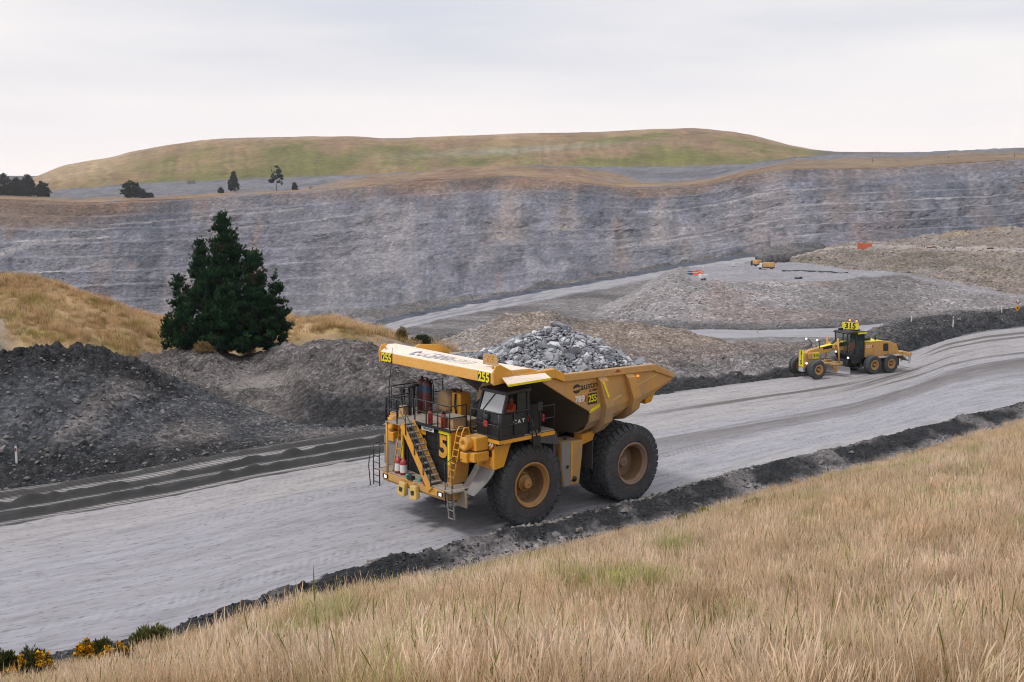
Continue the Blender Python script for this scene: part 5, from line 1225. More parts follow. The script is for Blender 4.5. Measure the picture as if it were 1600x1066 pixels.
MB().box(-5.62, -5.48, 3.78, 3.82, 5.66, 5.74).build('side_lamp', M_AMBLIT, bo)
f = MB().prism([(-3.95, 5.98), (-4.45, 5.97), (-4.18, 6.16)], 'y', 3.90, 3.912); f.build('red_triangle', M_RED, bo)

# wheel chocks hung on the front bumper
for k, y_ in enumerate((-.45, .33)):
    ck = empty('wheel_chock', (0, 0, 0)); ck.matrix_world = TRK.matrix_basis @ Matrix.Translation((3.92, y_, 1.62)) @ Matrix.Rotation(rad(8 if k else -4), 4, 'X')
    b_ = MB(); b_.hexa([(-.16, -.26, -.34), (.10, -.26, -.40), (.10, .26, -.40), (-.16, .26, -.34), (-.16, -.20, .18), (.02, -.20, .18), (.02, .20, .18), (-.16, .20, .18)])
    b_.build('block', M_CHOCK, ck, .05)
    MB().box(.055, .075, -.10, .12, -.22, -.02).build('hand_slot', M_INK, ck, .02)
    MB().tube([(-.06, -.1, .15), (-.1, -.1, .28), (-.1, .1, .28), (-.06, .1, .15)], .02, 6).build('handle', M_CHOCK, ck)
    tag(ck, 'yellow wheel chock hung under the truck bumper, ' + ('nearer the drop ladder' if k else 'nearer the extinguishers'), 'wheel chock', 'wheel chocks on the bumper')

# ------------------------------------------------------------------ the load
def rock_mesh(name, seed, flat=.6, n=14):
    rnd = random.Random(seed); bm = bmesh.new()
    for k in range(n):
        v = Vector((rnd.gauss(0, 1), rnd.gauss(0, 1), rnd.gauss(0, 1))).normalized() * rnd.uniform(.42, .56)
        bm.verts.new((v.x * 1.15, v.y * .9, v.z * flat))
    bmesh.ops.convex_hull(bm, input=bm.verts)
    loose = [v for v in bm.verts if not v.link_faces]
    bmesh.ops.delete(bm, geom=loose, context='VERTS')
    me = bpy.data.meshes.new(name); bm.to_mesh(me); bm.free(); return me
def rock_mat(name, cols, bd=.05):
    m, t, b = new_mat(name); oi = t.nodes.new('ShaderNodeObjectInfo'); geo = t.nodes.new('ShaderNodeNewGeometry')
    n1 = noise_node(t, geo.outputs['Position'], 5.0, 5, .65)
    r = ramp(t, oi.outputs['Random'], [(k / (len(cols) - 1), c) for k, c in enumerate(cols)])
    c = mixn(t, r.outputs[0], ramp(t, n1.outputs['Fac'], [(.3, (.72,) * 3), (.7, (1.25,) * 3)]).outputs[0], 1.0, 'MULTIPLY')
    t.links.new(c, b.inputs['Base Color']); b.inputs['Roughness'].default_value = .85; bump(t, b, n1.outputs['Fac'], .5, bd)
    return m
M_ORE = rock_mat('ore_rock', [(.11, .12, .14), (.18, .19, .215), (.26, .27, .295), (.40, .41, .43), (.62, .63, .65)])
M_STONE = rock_mat('field_stone', [(.085, .082, .082), (.13, .125, .125), (.19, .18, .178), (.11, .105, .104)])
ORE = [rock_mesh('ore_rock_mesh', 100 + k, f_) for k, f_ in enumerate((.35, .45, .55, .7, .85, .4, .5, .65))]
STONE = [rock_mesh('stone_mesh', 200 + k, f_) for k, f_ in enumerate((.5, .6, .7, .8, .55, .65))]
for me in ORE: me.materials.append(M_ORE)
for me in STONE: me.materials.append(M_STONE)
def load_z(x, y):
    ax = np.where(x > -4.45, (x + 4.45) / 4.1, (-4.45 - x) / 3.1); ay = y / 3.75
    d = np.sqrt(ax ** 2 + ay ** 2)
    basez = 6.10 + np.clip((x + 4) / 4, -1, 1) * .22
    return basez + (7.62 - basez) * np.clip(1 - d, 0, 1) ** .95
gx, gy = np.meshgrid(np.linspace(-7.3, -.75, 150), np.linspace(-3.6, 3.6, 130), indexing='ij')
gz = load_z(gx, gy); P_ = np.stack([gx, gy, gz], -1)
gz = gz + .16 * fbm(P_, .55, 4, 301, .6) + .07 * fbm(P_, .2, 2, 303) - .08

gz = np.where(np.abs(gy) > 3.55, gz - .3, gz)
V = np.stack([gx, gy, gz], -1)
cl = mixc(np.broadcast_to(np.array((.10, .108, .125)), V.shape), (.21, .215, .23), sstep(-.3, .4, fbm(P_, .35, 3, 305)))
LOAD = empty('rock_load', (0, 0, 0)); LOAD.matrix_world = TRK.matrix_basis.copy()
tag(LOAD, 'heap of broken blue grey ore rock in the tray of the haul truck', 'rock load')
me = np_mesh('heap', V, quads=grid_quads(150, 130), cols=cl, smooth=False); me.materials.append(earth_mat('ore_fines', (1.5, 6, 9), .35, .05, .7, .7))
link(bpy.data.objects.new('heap', me), LOAD)
rnd = random.Random(5)
def put_rock(meshes, parent, p, size, rnd, tilt=35, name='rock'):
    o = bpy.data.objects.new(name, rnd.choice(meshes)); o.location = p
    o.scale = (size * rnd.uniform(.8, 1.35), size * rnd.uniform(.7, 1.1), size * rnd.uniform(.8, 1.1))
    o.rotation_euler = (rad(rnd.uniform(-tilt, tilt)), rad(rnd.uniform(-tilt, tilt)), rnd.uniform(0, 6.28))
    return link(o, parent)
for k in range(290):
    while True:
        x = rnd.uniform(-7.1, -.7); y = rnd.uniform(-1.9, 3.5)
        z = float(load_z(np.array(x), np.array(y)))
        if abs(y) < 3.45 and -7.2 < x: break
    s_ = rnd.choice((.22, .26, .3, .34, .4, .48, .6)) if k > 6 else .8
    if k == 7: x, y, z, s_ = -4.45, .1, 7.60, .85
    put_rock(ORE, LOAD, (x, y, z + .02), s_, rnd, 40)
def rocks_stuff(name, P, S, cols, mat, parent=None, seed=1, flat=.6):
    """many small stones as one mesh"""
    rng = np.random.default_rng(seed); n = len(P)
    ph = (1 + 5 ** .5) / 2
    ico = np.array([(-1, ph, 0), (1, ph, 0), (-1, -ph, 0), (1, -ph, 0), (0, -1, ph), (0, 1, ph), (0, -1, -ph), (0, 1, -ph), (ph, 0, -1), (ph, 0, 1), (-ph, 0, -1), (-ph, 0, 1)]) / 1.9
    F = np.array([(0, 11, 5), (0, 5, 1), (0, 1, 7), (0, 7, 10), (0, 10, 11), (1, 5, 9), (5, 11, 4), (11, 10, 2), (10, 7, 6), (7, 1, 8), (3, 9, 4), (3, 4, 2), (3, 2, 6), (3, 6, 8), (3, 8, 9), (4, 9, 5), (2, 4, 11), (6, 2, 10), (8, 6, 7), (9, 8, 1)])
    v = ico[None] * (.5 * rng.uniform(.6, 1.25, (n, 12, 1))) * np.stack([rng.uniform(.8, 1.4, n), rng.uniform(.7, 1.1, n), flat * rng.uniform(.7, 1.2, n)], -1)[:, None]
    a = rng.uniform(0, 6.28, n); b_ = rng.uniform(-.6, .6, n)
    ca_, sa_, cb, sb = np.cos(a)[:, None], np.sin(a)[:, None], np.cos(b_)[:, None], np.sin(b_)[:, None]
    x, y, z = v[..., 0], v[..., 1], v[..., 2]
    x, z = x * cb - z * sb, x * sb + z * cb
    x, y = x * ca_ - y * sa_, x * sa_ + y * ca_
    v = np.stack([x, y, z], -1) * np.asarray(S)[:, None, None] + np.asarray(P)[:, None]
    tri = (F[None] + (np.arange(n) * 12)[:, None, None]).reshape(-1, 3)
    cc = np.repeat(np.asarray(cols), 12, 0)
    me = np_mesh(name, v.reshape(-1, 3), tris=tri, cols=cc, smooth=False); me.materials.append(mat)
    return tag(link(bpy.data.objects.new(name, me), parent), kind='stuff')
m, t, b = new_mat('loose_stone'); at_ = t.nodes.new('ShaderNodeAttribute'); at_.attribute_name = 'Col'; t.links.new(at_.outputs['Color'], b.inputs['Base Color']); b.inputs['Roughness'].default_value = .9
M_LOOSE = m
rng = np.random.default_rng(11)
nx = rng.uniform(-7.2, -.7, 5200); ny = rng.uniform(-3.4, 3.5, 5200)
rocks_stuff('loose_ore', np.stack([nx, ny, load_z(nx, ny) + rng.uniform(-.03, .05, 5200)], -1), rng.choice([.10, .13, .17, .22], 5200), rng.uniform(.08, .45, (5200, 1)) * np.array((.95, .98, 1.08)), M_LOOSE, LOAD, 12)

# ------------------------------------------------------------------ a seated driver (one skinned body)
def person(M, name_label, cat='person'):
    root = empty('person'); root.matrix_world = M
    J = {'pelvis': (0, 0, .10), 'chest': (-.02, 0, .42), 'neck': (0, 0, .60), 'head': (.03, 0, .78), 'sl': (0, .20, .52), 'el': (.20, .26, .30), 'hl': (.45, .16, .36), 'sr': (0, -.20, .52), 'er': (.20, -.26, .30), 'hr': (.45, -.16, .36), 'kl': (.45, .14, .12), 'al': (.52, .14, -.30), 'fl': (.68, .15, -.36), 'kr': (.45, -.14, .12), 'ar': (.52, -.14, -.30), 'fr': (.68, -.15, -.36)}
    Rr = {'pelvis': .17, 'chest': .17, 'neck': .06, 'head': .10, 'sl': .085, 'sr': .085, 'el': .06, 'er': .06, 'hl': .045, 'hr': .045, 'kl': .085, 'kr': .085, 'al': .055, 'ar': .055, 'fl': .05, 'fr': .05}
    names = list(J); E_ = [('pelvis', 'chest'), ('chest', 'neck'), ('neck', 'head'), ('chest', 'sl'), ('sl', 'el'), ('el', 'hl'), ('chest', 'sr'), ('sr', 'er'), ('er', 'hr'), ('pelvis', 'kl'), ('kl', 'al'), ('al', 'fl'), ('pelvis', 'kr'), ('kr', 'ar'), ('ar', 'fr')]
    me = bpy.data.meshes.new('body'); me.from_pydata([J[k] for k in names], [(names.index(a), names.index(b_)) for a, b_ in E_], [])
    o = bpy.data.objects.new('body', me); link(o, root)
    o.modifiers.new('skin', 'SKIN')
    for k, nme in enumerate(names):
        sv = me.skin_vertices[0].data[k]; sv.radius = (Rr[nme], Rr[nme]); sv.use_root = (nme == 'pelvis')
    s2 = o.modifiers.new('sub', 'SUBSURF'); s2.levels = 2; s2.render_levels = 2
    me.materials.append(M_HIVIS)
    MB().lathe([(.001, .91), (.08, .89), (.105, .82), (.10, .72), (.07, .66), (.05, .60)], 'z', (.03, 0, 0), 14).build('face', M_SKIN, root)
    f = MB(); f.lathe([(.001, .945), (.07, .93), (.115, .86), (.12, .83), (.15, .825), (.14, .815)], 'z', (.03, 0, 0), 16); f.build('hard_hat', M_HAT, root)
    MB().lathe([(.185, .26), (.19, .30), (.19, .33), (.185, .36)], 'z', (-.01, 0, 0), 16).build('reflective_band', M_REFL, root)
    tag(root, name_label, cat)
    return root
person(TRK.matrix_basis @ Matrix.Translation((.98, 3.02, 4.62)), 'driver in orange high visibility jacket seated in the haul truck cab')
# ------------------------------------------------------------------ motor grader (x forward from the middle of its tandem, y left, z up)
GR = empty('motor_grader', (26.75, 83.9, .02), rad(205))
tag(GR, 'yellow motor grader with black cab and a number sign on its roof, on the road', 'motor grader')
RW = .68
for s_ in (1, -1):
    for x_ in (.80, -.80):
        make_wheel(GR, (x_, 1.06 * s_, RW), RW, .50, .33, s_, hub=.13, dish=.16, lugs=22, lug_h=.035)
    make_wheel(GR, (5.95, 1.06 * s_, RW), RW, .50, .33, s_, hub=.12, dish=.14, lugs=22, lug_h=.035)
    MB().box(-1.2, 1.2, .58 * s_, .80 * s_, .55, .95).build('tandem_case', M_BLK, GR, .04)
MB().tube([(5.95, -.85, .72), (5.95, 0, .95), (5.95, .85, .72)], .11, 10).build('front_axle', M_YEL, GR)
# engine hood
f = MB(); f.prism([(-2.05, 1.18), (.72, 1.18), (.72, 2.30), (-1.0, 2.32), (-1.75, 2.22), (-2.05, 2.0)], 'y', -.72, .72)
hood = f.build('engine_hood', M_YEL, GR, .03)
for x0, x1 in ((-.05, .66), (-.92, -.12), (-1.98, -1.55)):
    MB().box(x0, x1, .722, .74, 1.30, 2.18).build('hood_panel', M_YEL, hood, .01)
MB().box(-1.48, -1.02, .722, .745, 1.55, 2.12).build('side_grille', M_BLK, hood, .01)
MB().box(-1.0, .70, -.74, .74, 2.322, 2.345).build('hood_stripe', M_TAPE, hood)
MB().box(-1.7, -1.05, -.5, .5, 2.33, 2.42).build('top_grille', M_BLK, hood, .02)
lettering('hood_lettering', 'CAT', .30, M_WLET, hood, (.36, .745, 1.98), (-1, 0, 0), (0, 0, 1), bold=.02)
MB().box(.0, .08, .742, .75, 1.90, 2.06).build('red_flash', M_RED, hood)
f = MB(); f.tube([(-.6, .3, 2.3), (-.6, .3, 2.75)], .06, 8); f.box(-.2, .3, -.35, .25, 2.33, 2.55); f.build('exhaust_stack', M_BLK, GR)
f = MB()
for x_ in (-1.9, -.6, .6): f.tube([(x_, -.70, 2.3), (x_, -.70, 2.85)], .02, 5)
f.tube([(-1.9, -.70, 2.85), (.6, -.70, 2.85)], .02, 5); f.build('hood_railing', M_RAIL, GR)
f = MB(); f.prism([(-2.1, 1.22), (1.0, 1.10), (1.0, 1.16), (-1.9, 1.28)], 'y', .60, 1.28); f.prism([(-2.1, 1.22), (1.0, 1.10), (1.0, 1.16), (-1.9, 1.28)], 'y', -1.28, -.60)
f.prism([(-1.9, 1.24), (-2.45, .82), (-2.40, .76), (-1.85, 1.18)], 'y', .60, 1.28); f.build('rear_fender', M_STEP, GR, .01)
MB().box(-2.1, 1.6, -.35, .35, .70, 1.20).build('rear_frame', M_BLK, GR, .03)
# ripper
f = MB(); f.prism([(-2.05, 1.0), (-2.55, .95), (-2.75, 1.35), (-2.45, 2.0), (-2.25, 2.0), (-2.05, 1.5)], 'y', -.55, -.40); f.prism([(-2.05, 1.0), (-2.55, .95), (-2.75, 1.35), (-2.45, 2.0), (-2.25, 2.0), (-2.05, 1.5)], 'y', .40, .55)
f.build('ripper_linkage', M_YEL, GR, .01)
MB().box(-3.4, -2.55, -.22, .22, 1.05, 1.30).build('ripper_arm', M_YEL, GR, .02)
MB().box(-3.62, -3.42, -.95, .95, 1.05, 1.32).build('ripper_beam', M_YEL, GR, .02)
for y_ in (-.8, 0, .8): MB().prism([(-3.45, 1.35), (-3.62, 1.35), (-3.66, .70), (-3.50, .48), (-3.48, .72)], 'y', y_ - .04, y_ + .04).build('ripper_shank', M_STEEL, GR)
MB().box(-2.42, -2.20, -.95, .95, .42, .95).build('rear_bumper', M_BLK, GR, .02)
MB().box(-2.20, -2.12, .95, 1.2, 1.0, 1.15).build('tail_lamp', M_RED, GR, .01)
MB().tube([(-2.0, .3, 2.0), (-2.35, .3, 1.55)], .05, 8).build('ripper_cylinder', M_STEEL, GR)
# cab
cab2 = MB().prism([(.78, 1.05), (2.05, 1.05), (2.30, 1.45), (2.30, 1.52), (.78, 1.52)], 'y', -.72, .72).build('cab', M_BLK, GR, .02)
f = MB(); f.prism([(.70, 2.98), (2.42, 2.98), (2.46, 3.06), (2.3, 3.16), (.72, 3.14)], 'y', -.80, .80); f.build('roof', M_BLK, cab2, .03)
for x0, y0, x1, y1 in ((.84, .68, .84, .70), (.84, -.68, .84, -.70), (1.62, .68, 1.55, .70), (1.62, -.68, 1.55, -.70), (2.24, .62, 2.36, .66), (2.24, -.62, 2.36, -.66)):
    MB().bar((x0, y0, 1.5), (x1, y1, 3.0), .07, .07).build('pillar', M_BLK, cab2)
f = MB()
for s_ in (1, -1): f.add([(.88, .69 * s_, 1.55), (2.2, .65 * s_, 1.55), (2.32, .68 * s_, 2.97), (.88, .70 * s_, 2.97)], [(0, 1, 2, 3)])
f.add([(2.27, -.62, 1.55), (2.27, .62, 1.55), (2.38, .66, 2.97), (2.38, -.66, 2.97)], [(0, 1, 2, 3)])
M_GRGL = glass_mat('green_tint_glass', (.04, .085, .075), .05, .45)
gl = f.build('windows', M_GRGL, cab2)
MB().box(.80, .83, -.66, .66, 1.5, 2.95).build('rear_panel', M_BLK, cab2)
MB().box(.70, 1.5, .78, .84, 2.96, 3.08).build('roof_stripe', M_TAPE, cab2)
MB().box(.95, 1.45, -.25, .25, 1.5, 1.6).build('seat', M_BLK, cab2); MB().box(.90, 1.02, -.25, .25, 1.6, 2.3).build('seat_back', M_BLK, cab2, .03)
f = MB(); f.tube([(1.7, .80, 1.35), (2.25, .80, 1.45), (2.25, .80, 2.0), (1.0, .80, 2.0), (1.0, .80, 1.2)], .025, 6); f.box(1.1, 2.0, .75, .82, .85, 1.1); f.tube([(1.2, .78, .5), (1.2, .78, 1.1)], .03, 6); f.tube([(1.8, .78, .5), (1.8, .78, 1.1)], .03, 6); f.box(1.15, 1.85, .72, .95, .48, .53); f.build('cab_steps', M_BLK, GR)
sg = MB().box(1.50, 1.56, -.60, .60, 3.24, 3.74).build('roof_sign', M_SIGNY, GR, .01)
sg.rotation_euler = (0, 0, rad(30)); sg.location = (.20, -.78, 0)
lettering('number', '315', .56, M_INK, sg, (1.565, 0, 3.49), (0, 1, 0), (0, 0, 1), bold=.03)

f = MB(); f.tube([(1.4, -.4, 3.12), (1.4, -.4, 3.26)], .03, 6); f.tube([(1.4, .4, 3.12), (1.4, .4, 3.26)], .03, 6); f.build('sign_post', M_BLK, sg)
for y_, m_ in ((-.3, M_AMBLIT), (.42, M_AMBLIT)): MB().lathe([(.07, 3.80), (.07, 3.90), (.04, 3.94), (.001, 3.94)], 'z', (1.35, y_, 0), 10).build('beacon', m_, GR)
f = MB(); f.box(.9, 1.3, -.3, .3, 3.16, 3.26); f.box(1.9, 2.2, -.55, -.35, 3.15, 3.32); f.build('roof_unit', M_BLK, cab2, .02)
# front frame: goose-neck with black wedge on top, nose
f = MB(); f.prism([(2.2, 1.55), (2.6, 1.72), (3.6, 1.82), (4.9, 1.62), (5.35, 1.25), (5.55, .85), (6.25, .80), (6.35, 1.55), (6.05, 1.90), (5.5, 2.02), (4.6, 2.10), (2.6, 2.42), (2.2, 2.35)], 'y', -.20, .20)
fr = f.build('front_frame', M_YEL, GR, .03)
MB().prism([(2.3, 2.12), (4.7, 1.92), (4.75, 2.12), (2.3, 2.44)], 'y', .202, .225).build('frame_panel', M_BLK, fr)
MB().prism([(2.3, 2.44), (4.9, 2.09), (4.9, 2.115), (2.3, 2.47)], 'y', -.20, .23).build('frame_stripe', M_TAPE, fr)
MB().box(5.15, 6.1, -.30, .30, 1.25, 1.78).build('nose', M_YEL, fr, .08)
MB().box(6.30, 6.50, -.32, .32, .72, 1.78).build('nose_plate', M_YEL, fr, .02)
v = MB().box(6.505, 6.53, -.36, .36, .92, 2.02); v = MB().box(6.505, 6.53, -.20, .24, .78, 1.98).build('nose_sign', M_SIGNY, GR, .01)
for k, ch in enumerate('315'): lettering('digit', ch, .42, M_INK, v, (6.54, .02, 1.78 - k * .36), (0, 1, 0), (0, 0, 1), bold=.03)
v = MB().box(5.15, 5.75, .302, .33, 1.32, 1.76).build('side_sign', M_SIGNY, GR, .05)
lettering('number', '315', .34, M_INK, v, (5.45, .337, 1.54), (-1, 0, 0), (0, 0, 1), bold=.02)
MB().box(6.30, 6.52, -.25, .25, .40, .72).build('push_block', M_STEEL, fr, .02)
for y_, x_ in ((-.55, 5.3), (.35, 5.05)):
    l_ = MB().tube([(x_, y_ * .5, 2.0), (x_ + .05, y_ * .8, 2.5), (x_ + .30, y_, 2.68)], .03, 6).build('lamp_arm', M_RAIL, GR)
    MB().lathe([(.001, .06), (.06, .06), (.075, .04), (.06, -.05), (.001, -.05)], 'x', (x_ + .36, y_, 2.68), 10).build('work_lamp', M_LAMP, l_)
for p_ in ((6.35, .42, 1.05), (3.6, .28, 1.72), (2.35, .80, 1.28)):
    MB().lathe([(.001, .05), (.07, .05), (.08, .02), (.06, -.05), (.001, -.05)], 'x', p_, 10).build('work_lamp', M_LAMP, GR)
# lift arms, cylinders, drawbar, circle, mouldboard
for s_ in (1, -1):
    MB().tube([(3.15, .55 * s_, 2.75), (3.1, .75 * s_, .95)], [.075, .055], 10).build('lift_cylinder', M_YEL, GR)
    MB().tube([(2.9, .15 * s_, 2.2), (3.15, .60 * s_, 2.30)], .09, 8).build('lift_arm', M_YEL, GR)
MB().box(2.95, 3.35, -.45, .45, 1.95, 2.25).build('saddle', M_YEL, GR, .03)
f = MB(); f.tube([(6.0, 0, .95), (4.6, .25, .92), (3.4, .65, .88)], .11, 8); f.tube([(6.0, 0, .95), (4.6, -.25, .92), (3.4, -.65, .88)], .11, 8); f.build('drawbar', M_YEL, GR)
MB().lathe([(.62, .78), (.76, .78), (.76, .90), (.62, .90), (.62, .78)], 'z', (3.1, 0, 0), 28).build('circle', M_YEL, GR)
bl = MB(); n_ = 9; L_ = 1.65; A = rad(25)
vs = []
for s2 in (-1, 1):
    for k in range(n_):
        a = rad(-35 + 95 * k / (n_ - 1)); d_ = .45 * math.cos(a) - .45; z_ = .42 + .42 * math.sin(a) * .95 - .02
        for th in (0, .03):
            lx, ly = -d_ * .9 + th, L_ * s2
            vs.append((3.95 + lx * math.cos(A) - ly * math.sin(A), lx * math.sin(A) + ly * math.cos(A), max(z_, .03)))
m2 = 2 * n_
fs = []
for k in range(n_ - 1):
    a0 = 2 * k
    fs += [(a0, a0 + 2, m2 + a0 + 2, m2 + a0), (a0 + 1, m2 + a0 + 1, m2 + a0 + 3, a0 + 3), (a0, a0 + 1, a0 + 3, a0 + 2), (m2 + a0, m2 + a0 + 2, m2 + a0 + 3, m2 + a0 + 1)]
fs += [(0, m2, m2 + 1, 1), (m2 - 2, m2 - 1, 2 * m2 - 1, 2 * m2 - 2)]
bl.add(vs, fs, True).build('mouldboard', M_STEEL, GR)
for s2 in (-1, 1):
    MB().prism([(2.85, .30), (3.25, .22), (3.55, .75), (3.35, 1.05), (2.65, 1.0)], 'y', .55 * s2 - .06, .55 * s2 + .06).build('blade_bracket', M_YEL, GR, .02)
f = MB()
for q in (-.12, 0, .12): f.tube([(3.4, q, 2.15), (2.9, q + .05, 2.5), (2.4, q + .1, 2.3)], .03, 6)
f.build('hydraulic_hoses', M_BLK, GR)
person(GR.matrix_basis @ Matrix.Translation((1.75, 0, 1.62)), 'operator in orange shirt seated in the motor grader cab')

for ch in GR.children:
    nm = ch.name.split('.')[0]
    if nm not in ('wheel', 'tandem_case', 'front_axle', 'front_frame', 'nose_sign', 'side_sign', 'lamp_arm', 'drawbar', 'mouldboard', 'rear_fender', 'rear_frame') and not (nm == 'work_lamp' and ch.data.vertices[0].co.x > 3):
        ch.location.x += .55
# ------------------------------------------------------------------ survey: where does a photo pixel meet the ground?
bpy.context.view_layer.update()
_dg = bpy.context.evaluated_depsgraph_get()
_terr = {'haul_road', 'roadside_berm', 'grass_slope', 'spoil_bank', 'gravel_spoil', 'grass_knoll', 'brown_stockpile', 'pit_floor', 'ramp_road', 'pit_rubble', 'working_mound', 'rock_terrace', 'pit_wall', 'hill'}
def hit(px, py):
    a = (px - 800) / FOC; b_ = -(py - 533) / FOC
    d = Vector((a, _cp + b_ * _sp, -_sp + b_ * _cp)).normalized(); o = Vector((0, 0, CAM_H)); o0 = o.copy()
    for _ in range(12):
        ok, loc, nor, idx, ob, mt = SC.ray_cast(_dg, o, d)
        if not ok: return None
        if ob.name in _terr: return loc, nor, ob.name
        o = loc + d * .05
    return None
def drop(x, y, z=200):
    o = Vector((x, y, z))
    for _ in range(12):
        ok, loc, nor, idx, ob, mt = SC.ray_cast(_dg, o, Vector((0, 0, -1)))
        if not ok: return None
        if ob.name in _terr: return loc
        o = loc - Vector((0, 0, .02))

# ------------------------------------------------------------------ loose stones on the banks
rng = np.random.default_rng(21)
def scatter(V, rows, n, sizes, base, spread, seed, name, parent=None, pw=None, mask=None):
    r_ = np.random.default_rng(seed)
    m_, n_ = V.shape[:2]
    i = r_.uniform(rows[0], rows[1], n * 3); j = r_.uniform(0, n_ - 2, n * 3)
    i0 = i.astype(int); j0 = j.astype(int); fi = (i - i0)[:, None]; fj = (j - j0)[:, None]
    P = (V[i0, j0] * (1 - fi) + V[np.minimum(i0 + 1, m_ - 1), j0] * fi) * (1 - fj) + (V[i0, j0 + 1] * (1 - fi) + V[np.minimum(i0 + 1, m_ - 1), j0 + 1] * fi) * fj
    if mask is not None:
        P = P[mask(P, i, j, r_)]
    P = P[:n]
    S = r_.choice(sizes, len(P))
    c = np.asarray(base) * r_.uniform(1 - spread, 1 + spread, (len(P), 1))
    return rocks_stuff(name, P, S, c, M_LOOSE, parent, seed)
VB = {o.name: np.array([v for v in []]) for o in ()}
def mesh_grid(ob, m_, n_):
    a = np.zeros(len(ob.data.vertices) * 3, np.float32); ob.data.vertices.foreach_get('co', a); return a.reshape(m_, n_, 3)
bk = mesh_grid(bank, 145, 560); hp_ = mesh_grid(heap, 125, 900); bm_ = mesh_grid(berm, 31, 1100)
scatter(bk, (2, 120), 6000, [.05, .06, .08, .1, .14], (.10, .097, .095), .6, 31, 'bank_stones')
scatter(bk, (4, 110), 1300, [.12, .16, .2, .28], (.15, .145, .142), .35, 43, 'bank_rubble')
scatter(hp_, (30, 112), 9000, [.06, .08, .1, .14, .2], (.18, .172, .17), .5, 33, 'spoil_stones')
scatter(bm_, (3, 26), 8000, [.05, .06, .08, .11, .16], (.045, .046, .05), .6, 35, 'berm_clods')
scatter(bm_, (6, 13), 1600, [.10, .14, .2, .28], (.17, .16, .155), .45, 37, 'dry_clods', mask=lambda P, i, j, r_: (j > 430) & (j < 720))
wm_ = WMV; scatter(WMV, (2, 90), 6000, [.2, .28, .4, .6], (.20, .187, .185), .4, 39, 'mound_stones')
scatter(TEV, (2, 140), 5000, [.5, .7, 1.0, 1.4], (.20, .175, .15), .45, 41, 'terrace_stones')
# larger single stones, each a piece of its own, under the bank they lie on
BIG = [(312, 705, .85), (292, 712, .5), (405, 782, .45), (372, 785, .3), (282, 715, .55), (250, 705, .3), (182, 742, .55), (76, 742, .45), (6, 742, 1.2), (127, 690, .5), (155, 590, .5), (225, 592, .55), (66, 606, .4), (306, 608, .4), (500, 636, .5),
       (488, 642, .35), (413, 640, .6), (358, 703, .4), (345, 721, .45), (300, 735, .3), (225, 760, .3), (350, 780, .4), (460, 690, .3), (520, 685, .25), (288, 552, .9), (335, 566, .5), (520, 540, .9), (478, 594, .5), (530, 560, .5), (560, 548, .35), (590, 600, .35), (440, 610, .3),
       (620, 575, .4), (1080, 590, .3), (1150, 586, .35), (1205, 570, .4), (1400, 520, .6), (1365, 545, .5), (1345, 548, .45), (1440, 515, .5), (1500, 500, .5), (1180, 552, .3), (1130, 560, .4), (36, 640, .5), (90, 640, .6), (100, 660, .4), (190, 660, .35), (250, 650, .3), (20, 690, .6), (60, 720, .4),
       (1020, 775, .3), (975, 800, .35), (868, 838, .45), (905, 830, .3), (845, 850, .35), (760, 866, .3), (728, 862, .28), (1090, 790, .35), (1240, 750, .35), (1283, 724, .4), (1180, 760, .3), (1330, 708, .3)]
rnd = random.Random(77)
for k_, (px, py, sz) in enumerate(BIG):
    if k_ < 32 or 43 <= k_ < 50: px, py = px / 2.423, 400 + py / 2.423
    h_ = hit(px, py)
    if h_ is None: continue
    par = bpy.data.objects.get(h_[2])
    if px < 280 and py > 560: sz *= .6
    put_rock(STONE, par, h_[0] + Vector((0, 0, sz * .12)), sz, rnd, 25, 'stone')

# ------------------------------------------------------------------ grass
def blade_mesh(name, seed, n, rad_, h0, h1, cbase, ctop, width=.008, head=.018, lean=.25, hd=True, green=0.0):
    r_ = np.random.default_rng(seed)
    V, F4, F3, C = [], [], [], []
    for k in range(n):
        a = r_.uniform(0, 6.283); d = rad_ * math.sqrt(r_.uniform(0, 1)); x0, y0 = d * math.cos(a), d * math.sin(a)
        h = r_.uniform(h0, h1); la = r_.uniform(0, 6.283); ll = h * lean * r_.uniform(.1, 1) ; wa = r_.uniform(0, 3.14)
        wx, wy = math.cos(wa), math.sin(wa)
        cb = np.asarray(cbase) * r_.uniform(.7, 1.25); ct = np.asarray(ctop) * r_.uniform(.75, 1.2)
        if r_.uniform() < green: ct = np.array((.20, .22, .05)) * r_.uniform(.6, 1.1); cb = ct * .7
        b0 = len(V)
        prof = [(0, width), (.45, width * .85), (.72, width * .7), (.80, head if hd and r_.uniform() < .7 else width * .6), (.92, head * .8 if hd else width * .4)]
        for t, w_ in prof:
            bx, by = x0 + math.cos(la) * ll * t * t, y0 + math.sin(la) * ll * t * t
            V += [(bx - wx * w_ / 2, by - wy * w_ / 2, h * t), (bx + wx * w_ / 2, by + wy * w_ / 2, h * t)]
            c = cb * (1 - t) + ct * t; C += [c, c]
        V.append((x0 + math.cos(la) * ll, y0 + math.sin(la) * ll, h)); C.append(ct)
        for q in range(4): F4.append((b0 + 2 * q, b0 + 2 * q + 1, b0 + 2 * q + 3, b0 + 2 * q + 2))
        F3.append((b0 + 8, b0 + 9, b0 + 10))
    return np_mesh(name, V, quads=F4, tris=F3, cols=np.array(C), smooth=False)
m, t, b = new_mat('dry_grass_blade')
at_ = t.nodes.new('ShaderNodeAttribute'); at_.attribute_name = 'Col'
geo = t.nodes.new('ShaderNodeNewGeometry'); n1 = noise_node(t, geo.outputs['Position'], .16, 4, .6); n2 = noise_node(t, geo.outputs['Position'], .9, 3, .6)
oi = t.nodes.new('ShaderNodeObjectInfo')
